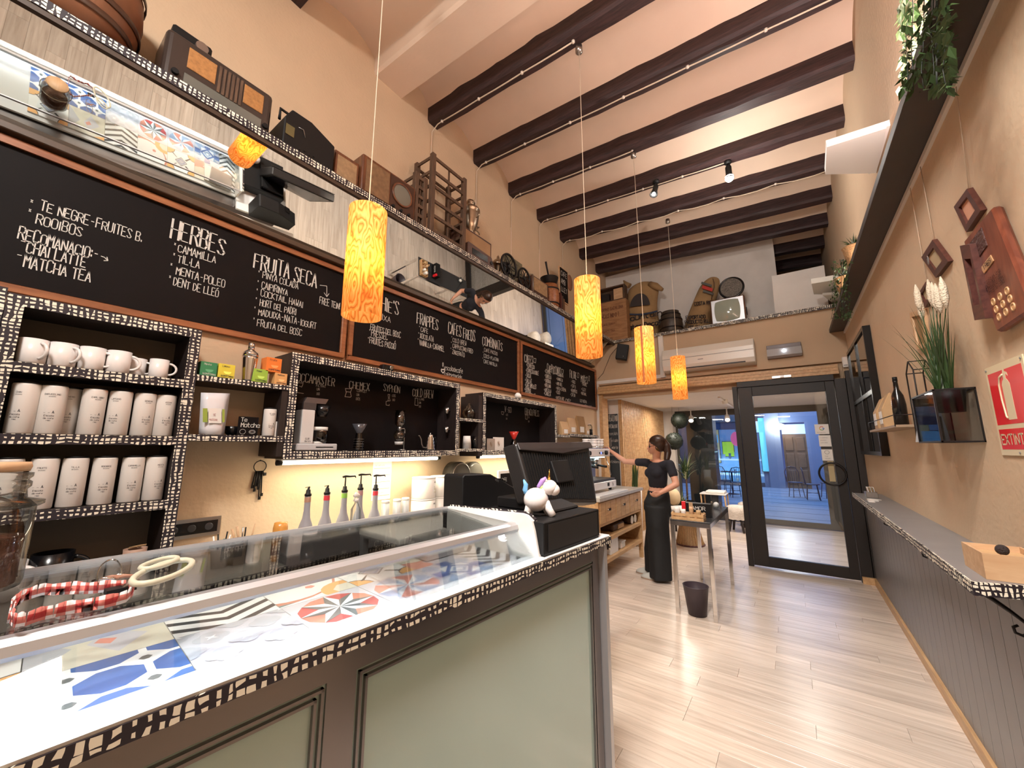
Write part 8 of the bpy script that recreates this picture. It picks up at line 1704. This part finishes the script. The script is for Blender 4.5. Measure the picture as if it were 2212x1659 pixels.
kk = 0; NUM = 'first second third fourth fifth sixth seventh eighth ninth tenth eleventh twelfth thirteenth fourteenth fifteenth sixteenth seventeenth eighteenth nineteenth twentieth'.split()
for yy, lo, hi in ((1000-8, 12, 34), (1032-8, 6, 16), (1040, 4, 9)):
    x = 1500; kx = -1
    while x < 1640:
        kx += 1; w_ = rr.uniform(5, 10); h_ = rr.uniform(lo, hi); z0 = FZ(1560, yy)+.002; z1 = FZ(1560, yy-h_*.75); xa, xb_ = FX(x), FX(x+w_); r = (xb_-xa)/2*.9; c_ = rr.choice(cols)
        t = thing('shop_ware', '%s ware from the left on the %s shelf of the shop window across the street' % (NUM[kx], ('upper', 'lower', 'bottom')[(1000-8, 1032-8, 1040).index(yy)]), 'vase', ((xa+xb_)/2, YS+.5, z0), 'wares in the shop window across the street', local=True)
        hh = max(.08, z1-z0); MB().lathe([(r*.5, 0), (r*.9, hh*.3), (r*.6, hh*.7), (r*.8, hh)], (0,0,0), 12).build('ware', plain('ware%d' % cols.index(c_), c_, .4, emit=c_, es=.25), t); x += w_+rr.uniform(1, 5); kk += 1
for nm, px, py, w_, h_, c_ in (('pink_lantern', 1590, 948, .34, .5, (.9, .12, .3)), ('white_flower_display', 1514, 948, .4, .6, (.5, .75, .9))):
    t = thing(nm, 'hanging pink paper lantern in the shop across the street' if 'pink' in nm else 'pale flower bunch at the left of the shop window across the street', 'decoration', PY(px, py, YS+.4)); c = PY(px, py, YS+.4); MB().ball(c, w_*.6, 16, 10, sc=(1, .6, h_/w_)).build('paper', plain(nm, c_, .6, emit=c_, es=.5), t); MB().tube([c, c+V(0, 0, h_*.6+.3)], .01, 4).build('string', M['black'], t)
for i, (px, py, w_, h_, c_, nm) in enumerate(((1573, 970, .42, .62, (.45, .75, .05), 'lime green poster'), (1548, 962, .22, 1.5, (.5, .42, .2), 'tall tan screen'), (1535, 948, .6, .35, (.2, .5, .8), 'blue framed print'), (1652, 960, .3, 2.1, (.2, .8, .85), 'turquoise lit banner'), (1641, 922, .4, .45, (.35, .6, .95), 'pale blue lit sign'))):
    t = thing('shop_poster', nm+' in the shop front across the street', 'poster', PY(px, py, YS+.35)); c = PY(px, py, YS+.8 if px < 1640 else YS-.08); MB().box((c.x-w_/2, c.y, c.z-h_/2), (c.x+w_/2, c.y+.03, c.z+h_/2)).build('panel', plain('poster%d' % i, c_, .6, emit=c_, es=.5), t); MB().box((c.x-w_/2-.02, c.y+.031, c.z-h_/2-.02), (c.x+w_/2+.02, c.y+.045, c.z+h_/2+.02)).build('backing', M['black'], t)
def bistro(label, x, y, rz):
    t = thing('bistro_chair', label, 'chair', (x, y, -.03), 'wire bistro chairs in the street', local=True, rz=rz); m_ = plain('chair_blue', (.012, .02, .06), .4)
    MB().lathe([(0, .44), (.19, .44), (.20, .45), (.19, .465), (0, .465)], (0,0,0), 22).build('seat', m_, t)
    for a in (.785, 2.356, 3.927, 5.498): MB().tube([(.16*math.cos(a), .16*math.sin(a), .44), (.22*math.cos(a), .22*math.sin(a), 0)], .011, 6).build('leg', m_, t)
    b = MB().tube([(-.17, .15, .45), (-.20, .19, .75), (-.13, .21, .90), (0, .22, .93), (.13, .21, .90), (.20, .19, .75), (.17, .15, .45)], .012, 6)
    for k in range(-2, 3): b.tube([(k*.055, .17, .46), (k*.06, .21, .90)], .006, 5)
    b.tube([(-.15, -.15, .2), (.15, .15, .2)], .006, 5).tube([(.15, -.15, .2), (-.15, .15, .2)], .006, 5); b.build('backrest', m_, t); return t
c = [PZ(px, py, -.03) for px, py in ((1568, 1068), (1592, 1074), (1722, 1074), (1758, 1080), (1793, 1076))]
b0 = bistro('wire chair in the street seen left of the door, left one', c[0].x, c[0].y, 2.6)
for i, (lb, rz) in enumerate((('wire chair in the street nearest the door frame', -2.8), ('wire chair in the street left one seen through the door glass', .4), ('wire chair in the street seen in the middle of the door glass', 1.6), ('wire chair in the street behind the ring handle', -1.2))): dup(b0, loc=(c[i+1].x, c[i+1].y, -.03), rz=rz, label=lb)
t = thing('bistro_table', 'round bistro table between the chairs seen left of the door', 'table', (0, 0, 0), local=True); p = PZ(1580, 1070, -.03); t.location = (p.x, p.y+.5, -.03)
MB().lathe([(0, .72), (.33, .72), (.34, .735), (0, .74)], (0,0,0), 26).build('table_top', plain('chair_blue', (.012, .02, .06)), t); MB().tube([(0, 0, .72), (0, 0, .02)], .02, 8).lathe([(0, 0), (.2, 0), (.03, .03)], (0,0,0), 18).build('pedestal', plain('chair_blue', (.012, .02, .06)), t)
